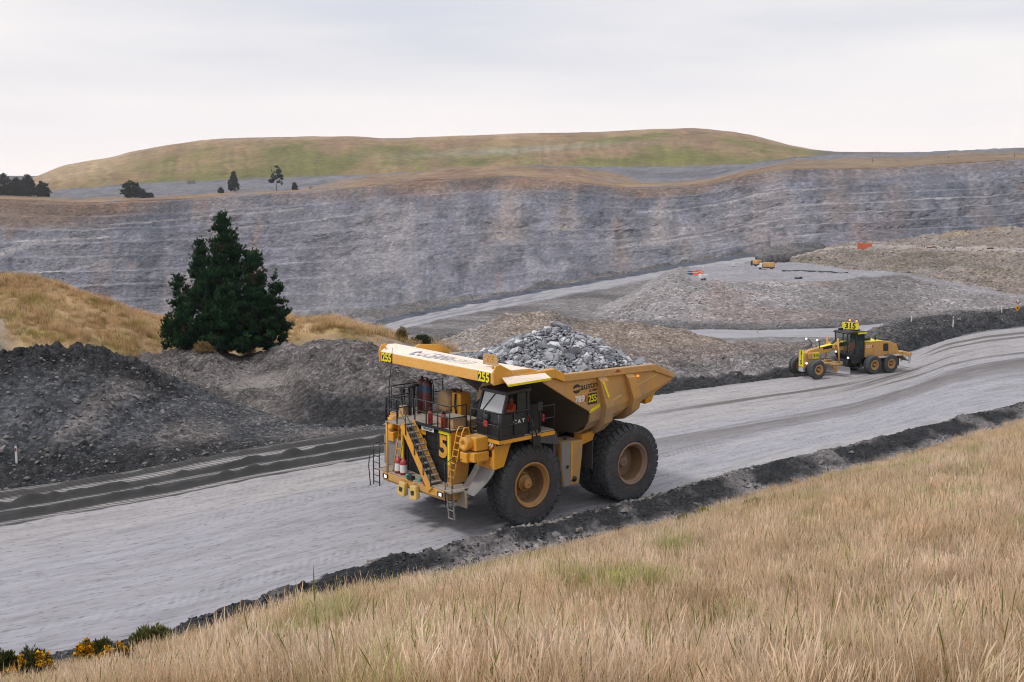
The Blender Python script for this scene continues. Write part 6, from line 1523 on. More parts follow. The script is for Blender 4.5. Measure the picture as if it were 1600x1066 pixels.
tint = ramp(t, n1.outputs['Fac'], [(.28, (1.0, .90, .74)), (.45, (1.04, .98, .91)), (.62, (1.10, 1.06, 1.05)), (.75, (.94, .95, .72))])
c = mixn(t, at_.outputs['Color'], tint.outputs[0], 1.0, 'MULTIPLY')
c = mixn(t, c, ramp(t, n2.outputs['Fac'], [(.3, (.68, .66, .60)), (.55, (1.0,) * 3), (.75, (1.18,) * 3)]).outputs[0], 1.0, 'MULTIPLY')
c = mixn(t, c, ramp(t, oi.outputs['Random'], [(0, (.80, .76, .70)), (.5, (1, 1, 1)), (1, (1.16, 1.16, 1.18))]).outputs[0], 1.0, 'MULTIPLY')
gm = ramp(t, noise_node(t, geo.outputs['Position'], .33, 3, .6).outputs['Fac'], [(.55, (0, 0, 0)), (.68, (1, 1, 1))])
c = mixn(t, c, mixn(t, c, (.52, .74, .26), 1.0, 'MULTIPLY'), mathn(t, 'MULTIPLY', gm.outputs[0], .75))
t.links.new(c, b.inputs['Base Color']); b.inputs['Roughness'].default_value = .75; b.inputs['Specular IOR Level'].default_value = .2
tl = t.nodes.new('ShaderNodeBsdfTranslucent'); t.links.new(c, tl.inputs[0]); ms = t.nodes.new('ShaderNodeMixShader'); ms.inputs[0].default_value = .45
out = [n_ for n_ in t.nodes if n_.type == 'OUTPUT_MATERIAL'][0]
t.links.new(b.outputs[0], ms.inputs[1]); t.links.new(tl.outputs[0], ms.inputs[2]); t.links.new(ms.outputs[0], out.inputs['Surface'])
M_BLADE = m
m, t, b = new_mat('leaf'); at_ = t.nodes.new('ShaderNodeAttribute'); at_.attribute_name = 'Col'; t.links.new(at_.outputs['Color'], b.inputs['Base Color']); b.inputs['Roughness'].default_value = .6; b.inputs['Specular IOR Level'].default_value = .3
tl = t.nodes.new('ShaderNodeBsdfTranslucent'); t.links.new(at_.outputs['Color'], tl.inputs[0]); ms = t.nodes.new('ShaderNodeMixShader'); ms.inputs[0].default_value = .2
out = [n_ for n_ in t.nodes if n_.type == 'OUTPUT_MATERIAL'][0]
t.links.new(b.outputs[0], ms.inputs[1]); t.links.new(tl.outputs[0], ms.inputs[2]); t.links.new(ms.outputs[0], out.inputs['Surface'])
M_LEAF = m
def tufts(cname, specs):
    cl = bpy.data.collections.new(cname)
    for k, sp in enumerate(specs):
        me = blade_mesh('grass_tuft_mesh', 500 + k * 7 + len(cname), *sp); me.materials.append(M_BLADE)
        o = bpy.data.objects.new('grass_tuft_source', me); cl.objects.link(o)
    return cl
TAN0, TAN1 = (.50, .38, .22), (.84, .70, .54)
colA = tufts('tall_tufts', [(84, .36, .32, .82, TAN0, TAN1, .0062, .012, .32, True, .06), (80, .38, .40, .95, TAN0, (.88, .75, .60), .0062, .013, .36, True, .03), (78, .34, .22, .60, (.50, .37, .20), (.74, .57, .38), .0062, .010, .5, True, .14),
                            (80, .38, .40, .90, TAN0, (.90, .79, .66), .006, .013, .28, True, .02), (60, .28, .20, .50, (.24, .20, .07), (.44, .36, .15), .0075, .008, .4, False, .35), (44, .36, .55, 1.15, (.54, .41, .25), (.82, .67, .51), .006, .012, .3, True, .05)])
colB = tufts('knoll_tufts', [(40, .40, .35, .75, (.44, .31, .17), (.80, .61, .40), .014, .018, .5, False, .05), (40, .45, .3, .6, (.40, .27, .13), (.74, .53, .30), .015, .018, .6, False, .06), (36, .35, .25, .55, (.22, .16, .06), (.46, .33, .14), .015, .018, .6, False, .12), (40, .4, .4, .8, (.36, .25, .13), (.78, .60, .40), .012, .018, .45, True, .0)])
def scatter_grass(name, surface, coll, density, smin, smax, seed, label=None):
    ng = bpy.data.node_groups.new(name + '_nodes', 'GeometryNodeTree')
    ng.interface.new_socket('Geometry', in_out='INPUT', socket_type='NodeSocketGeometry'); ng.interface.new_socket('Geometry', in_out='OUTPUT', socket_type='NodeSocketGeometry')
    A = ng.nodes.new; gi = A('NodeGroupInput'); go = A('NodeGroupOutput')
    ds = A('GeometryNodeDistributePointsOnFaces'); ds.distribute_method = 'RANDOM'; ds.inputs['Seed'].default_value = seed
    na = A('GeometryNodeInputNamedAttribute'); na.data_type = 'FLOAT'; na.inputs[0].default_value = 'dens'
    mu = A('ShaderNodeMath'); mu.operation = 'MULTIPLY'; mu.inputs[1].default_value = density
    ng.links.new(na.outputs[0], mu.inputs[0]); ng.links.new(mu.outputs[0], ds.inputs['Density'])
    ob = A('GeometryNodeObjectInfo'); ob.inputs['Object'].default_value = surface; ob.transform_space = 'RELATIVE'
    ng.links.new(ob.outputs['Geometry'], ds.inputs['Mesh'])
    ci = A('GeometryNodeCollectionInfo'); ci.inputs['Collection'].default_value = coll; ci.inputs['Separate Children'].default_value = True; ci.inputs['Reset Children'].default_value = True
    ip = A('GeometryNodeInstanceOnPoints'); ip.inputs['Pick Instance'].default_value = True
    rv = A('FunctionNodeRandomValue'); rv.data_type = 'FLOAT_VECTOR'; rv.inputs[0].default_value = (-.24, -.24, 0); rv.inputs[1].default_value = (.24, .24, 6.283)
    rs = A('FunctionNodeRandomValue'); rs.data_type = 'FLOAT'; rs.inputs[2].default_value = smin; rs.inputs[3].default_value = smax; rs.inputs['Seed'].default_value = 5
    ri = A('FunctionNodeRandomValue'); ri.data_type = 'INT'; ri.inputs[4].default_value = 0; ri.inputs[5].default_value = len(coll.objects) - 1; ri.inputs['Seed'].default_value = 9
    ng.links.new(ds.outputs['Points'], ip.inputs['Points']); ng.links.new(ci.outputs[0], ip.inputs['Instance'])
    ga = A('GeometryNodeInputNamedAttribute'); ga.data_type = 'FLOAT'; ga.inputs[0].default_value = 'hgt'
    sm_ = A('ShaderNodeMath'); sm_.operation = 'MULTIPLY'; ng.links.new(rs.outputs[1], sm_.inputs[0]); ng.links.new(ga.outputs[0], sm_.inputs[1])
    ng.links.new(rv.outputs[0], ip.inputs['Rotation']); ng.links.new(sm_.outputs[0], ip.inputs['Scale']); ng.links.new(ri.outputs[2], ip.inputs['Instance Index'])
    ng.links.new(ip.outputs[0], go.inputs[0])
    me = bpy.data.meshes.new(name); me.from_pydata([(0, 30, -5), (.01, 30, -5), (0, 30.01, -5)], [], [(0, 1, 2)]); me.materials.append(M_BLADE)
    o = bpy.data.objects.new(name, me); link(o); md = o.modifiers.new('scatter', 'NODES'); md.node_group = ng
    return tag(o, kind='stuff')
def dens_attr(ob, a, h=None):
    at = ob.data.attributes.new('hgt', 'FLOAT', 'POINT'); at.data.foreach_set('value', np.asarray(h if h is not None else np.ones_like(a), np.float32).ravel())
    at = ob.data.attributes.new('dens', 'FLOAT', 'POINT'); at.data.foreach_set('value', np.asarray(a, np.float32).ravel())
tt = SLOPE_T[:, None] + 0 * SLOPE_PX[None]
edge = .05 * fbm(SLOPE_V, 1.2, 3, 405)
d_ = sstep(1.02, 1.10, tt + edge) * sstep(2.7, 2.45, tt)
hg_ = (.42 + .68 * sstep(1.05, 1.5, tt + edge)) * (.40 + .60 * sstep(120, 480, SLOPE_PX[None])) + .12 * fbm(SLOPE_V, 4, 3, 407)
d_ *= (.75 + .5 * (fbm(SLOPE_V, 3.0, 3, 401)))
fr_ = np.clip((SLOPE_PX[None] + 500) / 120, 0, 1) * np.clip((2700 - SLOPE_PX[None]) / 120, 0, 1)
dens_attr(slope, np.clip(d_, 0, 1.4) * (fr_ > 0) * (1.0 + .8 * sstep(1.35, 1.05, tt)), np.clip(hg_, .2, 1.25))
scatter_grass('dry_grass', slope, colA, 19.0, .75, 1.15, 3)
tt = KNOLL_T[:, None] + 0 * KNOLL_PX[None]
dk_ = (1 - np.clip(KNOLL_BARE, 0, 1)) * sstep(.85, 1.05, tt) * sstep(2.8, 2.4, tt) * (.25 + 1.25 * sstep(-.25, .25, fbm(KNOLL_V, 3.2, 3, 403)))
dk_ = np.where((KNOLL_PX[None] > -200), dk_, 0)
dens_attr(knoll, dk_, np.clip(.85 + .6 * fbm(KNOLL_V, 2.4, 3, 411), .45, 1.5))
scatter_grass('knoll_grass', knoll, colB, 7.0, .7, 1.25, 4)

# ------------------------------------------------------------------ conifers
def needles(tuft_p, tuft_d, tuft_s, tuft_c, per=9, wid=.09, seed=1, spread=.75):
    r_ = np.random.default_rng(seed); n = len(tuft_p)
    d = tuft_d[:, None] + spread * r_.normal(0, 1, (n, per, 3)) * .62
    d /= np.linalg.norm(d, axis=-1, keepdims=True)
    side = np.cross(d, r_.normal(0, 1, (n, per, 3))); side /= np.linalg.norm(side, axis=-1, keepdims=True) + 1e-9
    L_ = (tuft_s[:, None] * r_.uniform(.6, 1.15, (n, per)))[..., None]
    p = tuft_p[:, None] + 0 * d
    w_ = L_ * wid
    a = p - side * w_; b_ = p + side * w_; m1 = p + d * L_ * .62 + side * w_ * 1.2; m0 = p + d * L_ * .62 - side * w_ * 1.2; tip = p + d * L_
    V = np.stack([a, b_, m1, m0, tip], 2).reshape(-1, 3)
    k = np.arange(n * per) * 5
    F4 = np.stack([k, k + 1, k + 2, k + 3], -1); F3 = np.stack([k + 3, k + 2, k + 4], -1)
    c0 = tuft_c[:, None] * r_.uniform(.7, 1.3, (n, per, 1))
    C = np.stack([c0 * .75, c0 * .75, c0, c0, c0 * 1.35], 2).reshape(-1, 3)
    return V, F4, F3, C
def conifer(label, name, loc, spires, n_tuft, size, seed, trunk_h, trunk_r, group=None, per=9, dark=(.010, .034, .020), lite=(.048, .125, .034), bark=(.06, .045, .035), base_lift=.0, limbs=True, wid=.09, pw=.75, per_clump=34, sc_=1.0):
    r_ = np.random.default_rng(seed)
    root = empty(name, loc); tag(root, label, 'tree', group); root.scale = (sc_ * .95, sc_, sc_)
    P, D, S, C = [], [], [], []
    wsum = sum(s[3] * s[4] for s in spires)
    for (x0, y0, zb, h, Rr) in spires:
        n = max(8, int(n_tuft * h * Rr / wsum)); nbr = max(6, n // per_clump)
        tb = r_.uniform(0, 1, nbr) ** 1.2; ab = r_.uniform(0, 6.283, nbr); up = r_.uniform(.2, .9, nbr); tone = r_.uniform(0, 1, nbr); reach = r_.uniform(.70, 1.18, nbr)
        ib = r_.integers(0, nbr, n); t_ = tb[ib]; q = r_.uniform(.30, 1, n) ** .6
        env = (1 - t_) ** pw * (1 - np.exp(-(t_ * h + .25) * 3.0 / max(Rr, .5)) * .30)
        rr = Rr * env * reach[ib] * q
        cl = size * (.55 + .35 * q); a = ab[ib]
        x = x0 + np.cos(a) * rr + r_.normal(0, 1, n) * cl * .62; y = y0 + np.sin(a) * rr + r_.normal(0, 1, n) * cl * .62
        dz = r_.normal(0, 1, n) * cl * .42
        z = zb + t_ * h + rr * up[ib] * .75 * q + dz
        P.append(np.stack([x, y, np.maximum(z, .05)], -1))
        D.append(np.stack([np.cos(a) * .55, np.sin(a) * .55, 1.0 + .4 * t_], -1))
        S.append(size * r_.uniform(.7, 1.2, n) * (.65 + .35 * (1 - t_)))
        mixv = np.clip((q - .55) * 1.6, 0, 1) * np.clip(.45 + dz / cl * .8, 0, 1) * (.35 + .65 * tone[ib])  # needles coloured lighter outwards and upwards in each clump, as if lit
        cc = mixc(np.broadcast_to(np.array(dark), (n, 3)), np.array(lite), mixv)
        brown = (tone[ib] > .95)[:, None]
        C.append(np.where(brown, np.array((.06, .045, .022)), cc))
        # leading shoot
        P.append(np.array([[x0, y0, zb + h * f_] for f_ in (.93, .96, .99)])); D.append(np.array([[0, 0, 1.0]] * 3)); S.append(np.full(3, size * .8)); C.append(np.array([lite] * 3))
    P, D, S, C = map(np.concatenate, (P, D, S, C))
    V, F4, F3, cc = needles(P, D, S, C, per, wid, seed + 1)
    me = np_mesh('crown', V, quads=F4, tris=F3, cols=cc, smooth=False); me.materials.append(M_LEAF)
    link(bpy.data.objects.new('crown', me), root)
    mb_ = MB(); mb_.tube([(0, 0, -.4), (.03, .02, trunk_h * .4), (0, 0, trunk_h)], [trunk_r, trunk_r * .75, trunk_r * .2], 10)
    if limbs:
        rr_ = random.Random(seed)
        for k in range(14):
            z = trunk_h * rr_.uniform(.12, .8); a = rr_.uniform(0, 6.28); l_ = (1 - z / trunk_h) * trunk_h * .26
            mb_.tube([(0, 0, z), (math.cos(a) * l_ * .5, math.sin(a) * l_ * .5, z + l_ * .15), (math.cos(a) * l_, math.sin(a) * l_, z + l_ * .5)], [trunk_r * .3, trunk_r * .2, trunk_r * .06], 6)
    mb_.build('trunk', paint('bark', bark, (.10, .085, .07), .4, .9, .1), root)
    return root
tp = hit(338, 546); tp = tp[0]
tp = drop(tp.x, tp.y + 2.2) or tp
conifer('big bushy dark green pine with several leaders on the grassy knoll', 'pine_tree', tp, [
    (.35, 0, .3, 10.8, 2.5), (-1.6, -.3, .3, 8.6, 1.6), (-3.6, 0, .2, 6.0, 1.4), (-4.5, .2, 0, 2.8, 1.0), (2.2, .3, 1, 7.0, .7), (3.0, -.3, .3, 7.7, 1.6), (4.7, 0, .8, 5.8, 1.2), (4.4, .1, 0, 3.4, 1.4),
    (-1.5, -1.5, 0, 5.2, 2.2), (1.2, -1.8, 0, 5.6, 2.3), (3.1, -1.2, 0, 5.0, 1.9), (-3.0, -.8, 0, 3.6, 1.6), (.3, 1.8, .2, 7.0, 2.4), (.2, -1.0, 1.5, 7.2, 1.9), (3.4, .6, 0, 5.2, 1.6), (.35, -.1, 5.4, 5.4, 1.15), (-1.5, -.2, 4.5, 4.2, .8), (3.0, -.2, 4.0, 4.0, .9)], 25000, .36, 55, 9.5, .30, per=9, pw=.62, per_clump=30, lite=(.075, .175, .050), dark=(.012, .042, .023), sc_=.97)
def hill_pt(px, T):
    i = int(np.argmin(abs(HILL_T - T))); j = int(np.argmin(abs(HILL_PX - px))); return Vector(HILL_V[i, j].tolist())
FT = dict(n_tuft=1300, size=1.5, limbs=False, per=8, dark=(.007, .026, .026), lite=(.014, .042, .034), wid=.26, per_clump=9)
FG = 'trees along the far pit rim'
def far_tree(label, px, T, hpx, wpx, seed, kind='round', **kw):
    p = hill_pt(px, T); k = p.y / FOC; H_, Rr = hpx * k, wpx * k / 2
    a = dict(FT); a.update(kw)
    if kind == 'cone': sp = [(0, 0, .06 * H_, H_ * .95, Rr)]; a['pw'] = .85
    elif kind == 'bare': sp = [(Rr * .1, 0, H_ * .42, H_ * .58, Rr * .8), (-Rr * .5, .5, H_ * .30, H_ * .42, Rr * .6), (Rr * .5, 0, H_ * .25, H_ * .65, Rr * .55)]; a['pw'] = .45; a['n_tuft'] = 420
    else: sp = [(0, 0, 0, H_, Rr * .8), (-Rr * .5, .5, 0, H_ * .8, Rr * .6), (Rr * .5, -.5, 0, H_ * .82, Rr * .6), (Rr * .1, -1, 0, H_ * .9, Rr * .7)]; a['pw'] = .40
    return conifer(label, 'conifer_tree', p, sp, seed=seed, trunk_h=H_ * .9, trunk_r=.35, group=FG, **a)
far_tree('dark tree cut by the left edge, in the clump on the far rim', 6, 1.85, 34, 30, 301)
far_tree('tallest ragged dark tree in the middle of the left rim clump', 44, 1.85, 32, 26, 302)
far_tree('dark rounded tree left of the tallest in the rim clump', 27, 1.9, 27, 24, 303)
far_tree('short dark tree at the right end of the left rim clump', 66, 1.8, 22, 24, 304)
far_tree('lone wide rounded dark tree on the far rim', 204, 1.7, 25, 36, 305)
far_tree('small dark bush beside the lone wide rounded tree', 222, 1.6, 11, 12, 306, n_tuft=300)
far_tree('low dark shrub right of the lone rounded tree', 234, 1.6, 6, 12, 307, n_tuft=240)
far_tree('slender cone shaped dark conifer on the far rim', 366, 1.9, 29, 15, 308, 'cone')
far_tree('thin topped pine with bare trunk right of the slender conifer', 431, 1.9, 36, 22, 309, 'bare')
far_tree('tiny dark conifer left of the slender cone shaped one', 346, 1.7, 7, 6, 310, 'cone', n_tuft=240)
far_tree('tiny dark conifer right of the thin topped pine', 460, 1.75, 9, 7, 311, 'cone', n_tuft=240)

# ------------------------------------------------------------------ gorse and green clumps in the foreground
def bush(label, name, loc, w_, h, seed, flowers=0.0, n=700, cat='bush', group=None, size=.10, colg=(.075, .085, .025)):
    r_ = np.random.default_rng(seed); root = empty(name, loc); tag(root, label, cat, group)
    a = r_.uniform(0, 6.283, n); q = r_.uniform(0, 1, n) ** .5; t_ = r_.uniform(0, 1, n)
    lump = fbm(np.stack([np.cos(a) * 2, np.sin(a) * 2, t_ * 3], -1), .7, 3, seed)
    rr = w_ / 2 * np.sqrt(1 - t_ ** 2 * .9) * (.8 + .5 * lump)
    P = np.stack([np.cos(a) * rr * q, np.sin(a) * rr * q, t_ * h * (.85 + .4 * lump)], -1)
    D = np.stack([np.cos(a) * .5, np.sin(a) * .5, 1 + 0 * a], -1)
    C = np.array(colg) * r_.uniform(.5, 1.3, (n, 1))
    V, F4, F3, cc = needles(P, D, size * r_.uniform(.8, 1.5, n), C, 6, .07, seed)
    me = np_mesh('foliage', V, quads=F4, tris=F3, cols=cc, smooth=False); me.materials.append(M_LEAF); link(bpy.data.objects.new('foliage', me), root)
    if flowers:
        k = (t_ > .35) & (q > .55) & (r_.uniform(0, 1, n) < flowers * .75) & (fbm(P, .35, 2, seed + 3) > -.1)
        if k.sum() > 3:
            V, F4, F3, cc = needles(P[k] + D[k] * .03, D[k] * .4, np.full(k.sum(), .085), np.tile(np.array((.80, .42, .012)), (k.sum(), 1)), 7, .35, seed + 5, 1.4)
            me = np_mesh('flowers', V, quads=F4, tris=F3, cols=cc, smooth=False); me.materials.append(M_LEAF); link(bpy.data.objects.new('flowers', me), root)
    mb_ = MB()
    rr_ = random.Random(seed)
    for s_ in range(5):
        a_ = rr_.uniform(0, 6.28); mb_.tube([(0, 0, -.1), (math.cos(a_) * w_ * .12, math.sin(a_) * w_ * .12, h * .4), (math.cos(a_) * w_ * .3, math.sin(a_) * w_ * .3, h * .8)], [.02, .015, .006], 5)
    mb_.build('stems', paint('stem', (.08, .06, .03), (.1, .08, .05), .3, .8, .1), root)
    return root
GG = 'flowering gorse in the foreground'
for k, (px, py, w_, h, fl, lab) in enumerate([
    (52, 1066, 1.2, .75, .95, 'yellow flowering gorse bush in the bottom left corner'), (134, 1040, .7, .6, .8, 'small gorse bush with few yellow flowers beside brown grass'), (182, 1050, 1.0, .6, .95, 'yellow flowering gorse bush under the tall green grass'),
    (12, 1070, .8, .8, .3, 'dark green gorse at the left edge of the grass'), (322, 1056, .5, .5, .7, 'small yellow flowering sprig left of the middle grass'), (490, 985, .6, .45, .8, 'small yellow flowering plant amid dry grass by the berm')]):
    h_ = hit(px, py)
    if h_: bush(lab, 'gorse_bush', h_[0], w_, h, 600 + k, fl, 900, 'gorse', GG)
for k, (px, py, w_, h, lab, cg) in enumerate([
    (236, 1022, 1.4, .65, 'tall green clump of grass by the lower road edge', (.13, .14, .04)), (160, 1030, .7, .45, 'dull green clump between the two gorse bushes', (.09, .085, .03)), (1178, 806, 1.1, .55, 'green grass clump beside the dark berm', (.24, .23, .06)),
    (1100, 813, .7, .35, 'smaller green clump left of the berm clump', (.26, .24, .07)), (1070, 823, .7, .3, 'low yellow green clump farthest left on the berm', (.19, .17, .05)), 
    (660, 539, 2.2, .9, 'dark green shrub just behind the truck canopy', (.030, .055, .02)), (628, 532, 1.5, 1.2, 'yellowish dry shrub behind the canopy end', (.22, .16, .05)), (98, 436, 1.2, .6, 'dark shrub on top of the grassy knoll', (.06, .06, .025)), (385, 550, 1.6, .7, 'olive grass clump at the foot of the pine', (.17, .14, .04)), (352, 549, 2.0, .8, 'golden grass clump below the middle of the pine', (.30, .21, .09)), (318, 550, 1.8, .7, 'golden grass clump below the left side of the pine', (.32, .23, .10))]):
    h_ = hit(px, py)
    if h_: bush(lab, 'green_clump' if 'clump' in lab else 'shrub', h_[0], w_, h, 700 + k, 0, 800, 'plant', None, .16 if k != 6 else .12, cg)
# ------------------------------------------------------------------ small things about the pit
def place(name, px, py, label, cat, group=None, rz=0, sink=.0):
    h_ = hit(px, py)
    if h_ is None: h_ = (Vector(G(px, py)), None, None)
    o = empty(name, (h_[0].x, h_[0].y, h_[0].z - sink), rz); tag(o, label, cat, group); return o
MG = 'white marker posts'
for px, py, h, lab in ((26, 724, .95, 'white marker post with red reflector at the foot of the dark bank'), (1183, 529, 1.4, 'white marker post on the ground left of the grader'), (1565, 489, 1.3, 'white marker post just left of the road signs'), (1424, 503, 1.0, 'white marker post on the dark heap behind the grader'), (1489, 511, 1.1, 'white marker post between grader and road signs'), (1160, 424, 1.8, 'white marker post on the flat top of the mound')):
    o = place('marker_post', px, py, lab, 'marker post', MG, sink=.1)
    MB().box(-.05, .05, -.02, .02, 0, h).build('post', M_WHITE, o, .005)
    MB().box(-.04, .04, -.026, -.021, h * .72, h * .90).build('reflector', M_RED, o)
# road signs on one post
o = place('road_sign', 1589, 491, 'white round sign above an orange diamond on one post beside the road', 'road sign', rz=rad(20), sink=.2)
MB().tube([(0, 0, 0), (0, 0, 1.9)], .03, 8).build('post', M_STEEL, o)
M_ORG = paint('sign_orange', (.85, .38, .03), DUSTC, .08, .4, .05)
d_ = MB().prism([(-.36, .85), (0, .49), (.36, .85), (0, 1.21)], 'y', -.05, -.03).build('diamond_plate', M_ORG, o)
MB().prism([(-.15, .84), (-.02, .98), (-.02, .89), (.16, .89), (.16, .79), (-.02, .79), (-.02, .70)], 'y', -.06, -.052).build('arrow', M_INK, d_)
c_ = MB().lathe([(.001, -.05), (.27, -.05), (.27, -.03), (.001, -.03)], 'y', (0, 0, 1.55), 24).build('round_plate', M_WHITE, o)
MB().lathe([(.20, -.056), (.26, -.056), (.26, -.051), (.20, -.051), (.20, -.056)], 'y', (0, 0, 1.55), 24).build('red_ring', M_RED, c_)
# shipping container
M_CONT = paint('container_orange', (.60, .115, .04), (.30, .16, .10), .25, .5, .5)
o = place('shipping_container', 1351, 389, 'orange shipping container standing on the rock terrace', 'container', rz=rad(-22), sink=.1)
f = MB()
for k in range(20):
    x = -2.9 + k * .29; f.box(x, x + .16, -1.19, 1.19, .22, 2.40); f.box(x + .16, x + .29, -1.15, 1.15, .22, 2.40)
f.build('corrugated_wall', M_CONT, o)
f = MB()
for x in (-3.03, 2.90):
    for y in (-1.22, 1.10): f.box(x, x + .13, y, y + .12, 0, 2.6)
for y in (-1.22, 1.10): f.box(-3.0, 3.0, y + .002, y + .118, 2.42, 2.58); f.box(-3.0, 3.0, y + .002, y + .118, .05, .2)
f.box(-2.98, 2.98, -1.1, 1.1, 2.45, 2.5); f.build('frame', M_CONT, o)
for y0 in (-1.08, .02):
    d_ = MB().box(2.93, 2.98, y0, y0 + 1.06, .2, 2.42).build('door', M_CONT, o); MB().tube([(3.0, y0 + .7, .2), (3.0, y0 + .7, 2.4)], .025, 6).build('lock_bar', M_STEEL, d_)
# service vehicles on the flat top of the mound
def truck_small(px, py, label, rz, cabm, bodym, L_=5.0):
    o = place('service_truck', px, py, label, 'truck', 'vehicles on the working mound', rz)
    f = MB().prism([(L_ * .22, .55), (L_ * .5, .55), (L_ * .5, 1.1), (L_ * .44, 1.2), (L_ * .37, 1.95), (L_ * .22, 1.95)], 'y', -.95, .95).build('cab', cabm, o, .05)
    MB().prism([(L_ * .385, 1.25), (L_ * .43, 1.25), (L_ * .37, 1.85), (L_ * .36, 1.85)], 'y', -.97, .97).build('window', M_GLASS, f)
    MB().box(-L_ * .5, L_ * .20, -1.0, 1.0, .75, 2.2).build('tank', bodym, o, .18)
    MB().box(-L_ * .5, L_ * .48, -.6, .6, .5, .75).build('chassis', M_BLK, o)
    for x in (-L_ * .33, L_ * .36):
        for y in (-.95, .70): MB().lathe([(.02, y), (.38, y), (.42, y + .05), (.42, y + .2), (.38, y + .25), (.02, y + .25)], 'y', (x, 0, .42), 18).build('wheel', M_TYRE, o)
    return o
truck_small(1197, 421, 'white and yellow tanker truck parked on the mound top', rad(160), M_WHITE, M_YEL, 5.2)
truck_small(1181, 416, 'small dark and yellow machine parked left of the tanker truck', rad(120), M_BLK, M_YEL, 3.6)
o = place('water_tank', 1145, 417, 'small white cube tank alone on the mound top', 'tank'); f = MB().box(-.75, .75, -.6, .6, .15, 1.35).build('bottle', M_WHITE, o, .1)
for k in range(4): MB().box(-.8 + k * .5, -.74 + k * .5, -.64, .64, 0, 1.4).build('cage_bar', M_STEEL, o)
o = place('light_tower', 1099, 438, 'white light tower trailer near the orange barriers', 'light tower', rz=.4); MB().box(-1.0, 1.0, -.55, .55, .4, 1.3).build('housing', M_WHITE, o, .1); MB().tube([(0, 0, 1.3), (0, 0, 3.4)], .06, 8).build('mast', M_STEEL, o)
for y in (-.6, .45): MB().lathe([(.02, y), (.3, y), (.3, y + .15), (.02, y + .15)], 'y', (0, 0, .3), 14).build('wheel', M_TYRE, o)
BG = 'orange barriers on the mound'
for px, py, m_, lab in ((1086, 430, M_HIVIS, 'orange barrier at the left of the barrier row'), (1091, 428, M_HIVIS, 'orange barrier in the middle of the row on the mound'), (1097, 430, M_HIVIS, 'orange barrier at the right of the barrier row'), (1078, 430, M_DBLUE, 'blue barrier left of the orange ones')):
    o = place('road_barrier', px, py, lab, 'barrier', BG, rz=px * .7)
    MB().prism([(-.35, 0), (.35, 0), (.12, .45), (.10, 1.0), (-.10, 1.0), (-.12, .45)], 'x', -.8, .8).build('barrier_body', m_, o, .04)
    MB().box(-.81, .81, -.13, .13, .60, .75).build('white_band', M_WHITE, o)
def pipe(px0, py0, px1, py1, r, label, mat, name='pipe'):
    a, b_ = hit(px0, py0), hit(px1, py1)
    a, b_ = a[0], b_[0]; n = 9
    pts = []
    for k in range(n):
        q = a.lerp(b_, k / (n - 1)); g = drop(q.x, q.y) ; pts.append((q.x, q.y, (g.z if g else q.z) + r * .8))
    return tag(MB().tube(pts, r, 10).build(name, mat, None), label, 'pipe', None)
pipe(1222, 424, 1325, 427, .2, 'long black pipe lying along the back of the mound top', M_BLK)
pipe(1243, 436, 1252, 436, .30, 'short black pipe lying alone on the mound top', M_BLK)
M_RUST = paint('rusty_steel', (.17, .07, .04), (.12, .08, .06), .5, .8, .2)
pipe(1448, 388, 1476, 388, .22, 'rusty pipe lying on the terrace right of the skid frame', M_RUST)
o = place('skid_frame', 1438, 389, 'dark steel skid frame standing on the rock terrace', 'frame', rz=.2)
for x in (-1.4, 1.35):
    for y in (-.6, .6): MB().box(x, x + .08, y - .04, y + .04, 0, 1.5).build('upright', M_RUST, o)
for z in (.0, .75, 1.45):
    for y in (-.6, .6): MB().box(-1.5, 1.5, y - .05, y + .05, z, z + .09).build('rail', M_RUST, o)
o = place('site_tank', 1499, 389, 'low white box on the rock terrace', 'box'); MB().box(-1.2, 1.2, -.6, .6, .1, .8).build('body', M_WHITE, o, .06); MB().box(-1.25, 1.25, -.65, .65, 0, .1).build('base', M_STEEL, o)
o = place('tarp_heap', 1547, 389, 'low dark heap on the terrace near the right edge', 'heap')
me = rock_mesh('tarp_mesh', 991, .35, 22); me.materials.append(M_BLK); h2 = bpy.data.objects.new('cover', me); h2.scale = (2.6, 1.5, 2.2); h2.location = (0, 0, .2); link(h2, o)
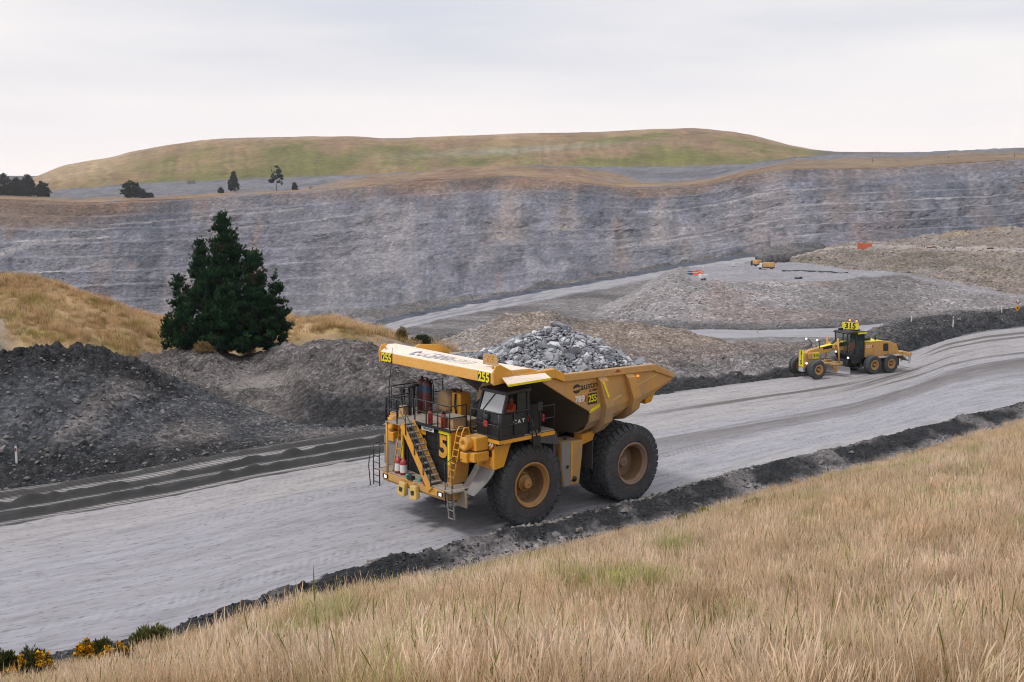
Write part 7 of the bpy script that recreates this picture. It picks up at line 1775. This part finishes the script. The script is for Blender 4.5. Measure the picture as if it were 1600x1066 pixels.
# poles beyond the rim
for k, (px, T_, hpx, lab) in enumerate(((762, 2.6, 11, 'power pole on the rim left of the twin pole'), (848, 2.5, 10, 'power pole at the middle of the far rim'), (1365, 1.9, 13, 'power pole nearest the grassed hill on the right rim'), (1484, 1.9, 11, 'power pole halfway along the right rim'), (1586, 1.6, 15, 'power pole at the right edge of the rim'), (264, 1.9, 9, 'power pole right of the lone rounded tree'), (368, 1.6, 8, 'short pale pole in front of the slender conifer'))):
    p = hill_pt(px, T_); s_ = hpx * p.y / FOC
    o = empty('power_pole', p); tag(o, lab, 'pole', 'power poles on the rim')
    MB().tube([(0, 0, -.5), (0, 0, s_)], [.32, .22], 8).build('pole', M_GREY, o); MB().box(-1.4, 1.4, -.1, .1, s_ - .9, s_ - .65).build('cross_arm', M_GREY, o)
for px, T_, m_, lab, w_ in ((298, 3.3, M_GREY, 'pale flat building among the grey waste heaps', 8.0), (484, 1.6, M_TANBOX, 'small yellowish cabin on the golden rim', 3.0)):
    p = hill_pt(px, T_); o = empty('site_hut', p, .2); tag(o, lab, 'hut', 'small huts beyond the rim')
    MB().box(-w_ / 2, w_ / 2, -2, 2, -.5, 2.3).build('walls', m_, o); MB().prism([(-w_ / 2 - .2, 2.3), (w_ / 2 + .2, 2.3), (w_ / 2 - .6, 3.0), (-w_ / 2 + .6, 3.0)], 'y', -2.2, 2.2).build('roof', m_, o)
    MB().box(-.5, .5, -2.03, -2.01, .2, 2.1).build('door', M_GREY, o)
# ------------------------------------------------------------------ the air
m = bpy.data.materials.new('haze_air'); m.use_nodes = True
t = m.node_tree; t.nodes.clear()
o_ = t.nodes.new('ShaderNodeOutputMaterial'); v_ = t.nodes.new('ShaderNodeVolumePrincipled')
v_.inputs['Color'].default_value = (.93, .95, 1.0, 1); v_.inputs['Density'].default_value = 0.00006; v_.inputs['Anisotropy'].default_value = .2
t.links.new(v_.outputs[0], o_.inputs['Volume'])
hz = MB().box(-3200, 3200, -120, 3900, -130, 112).build('haze', m)
tag(hz, kind='stuff')
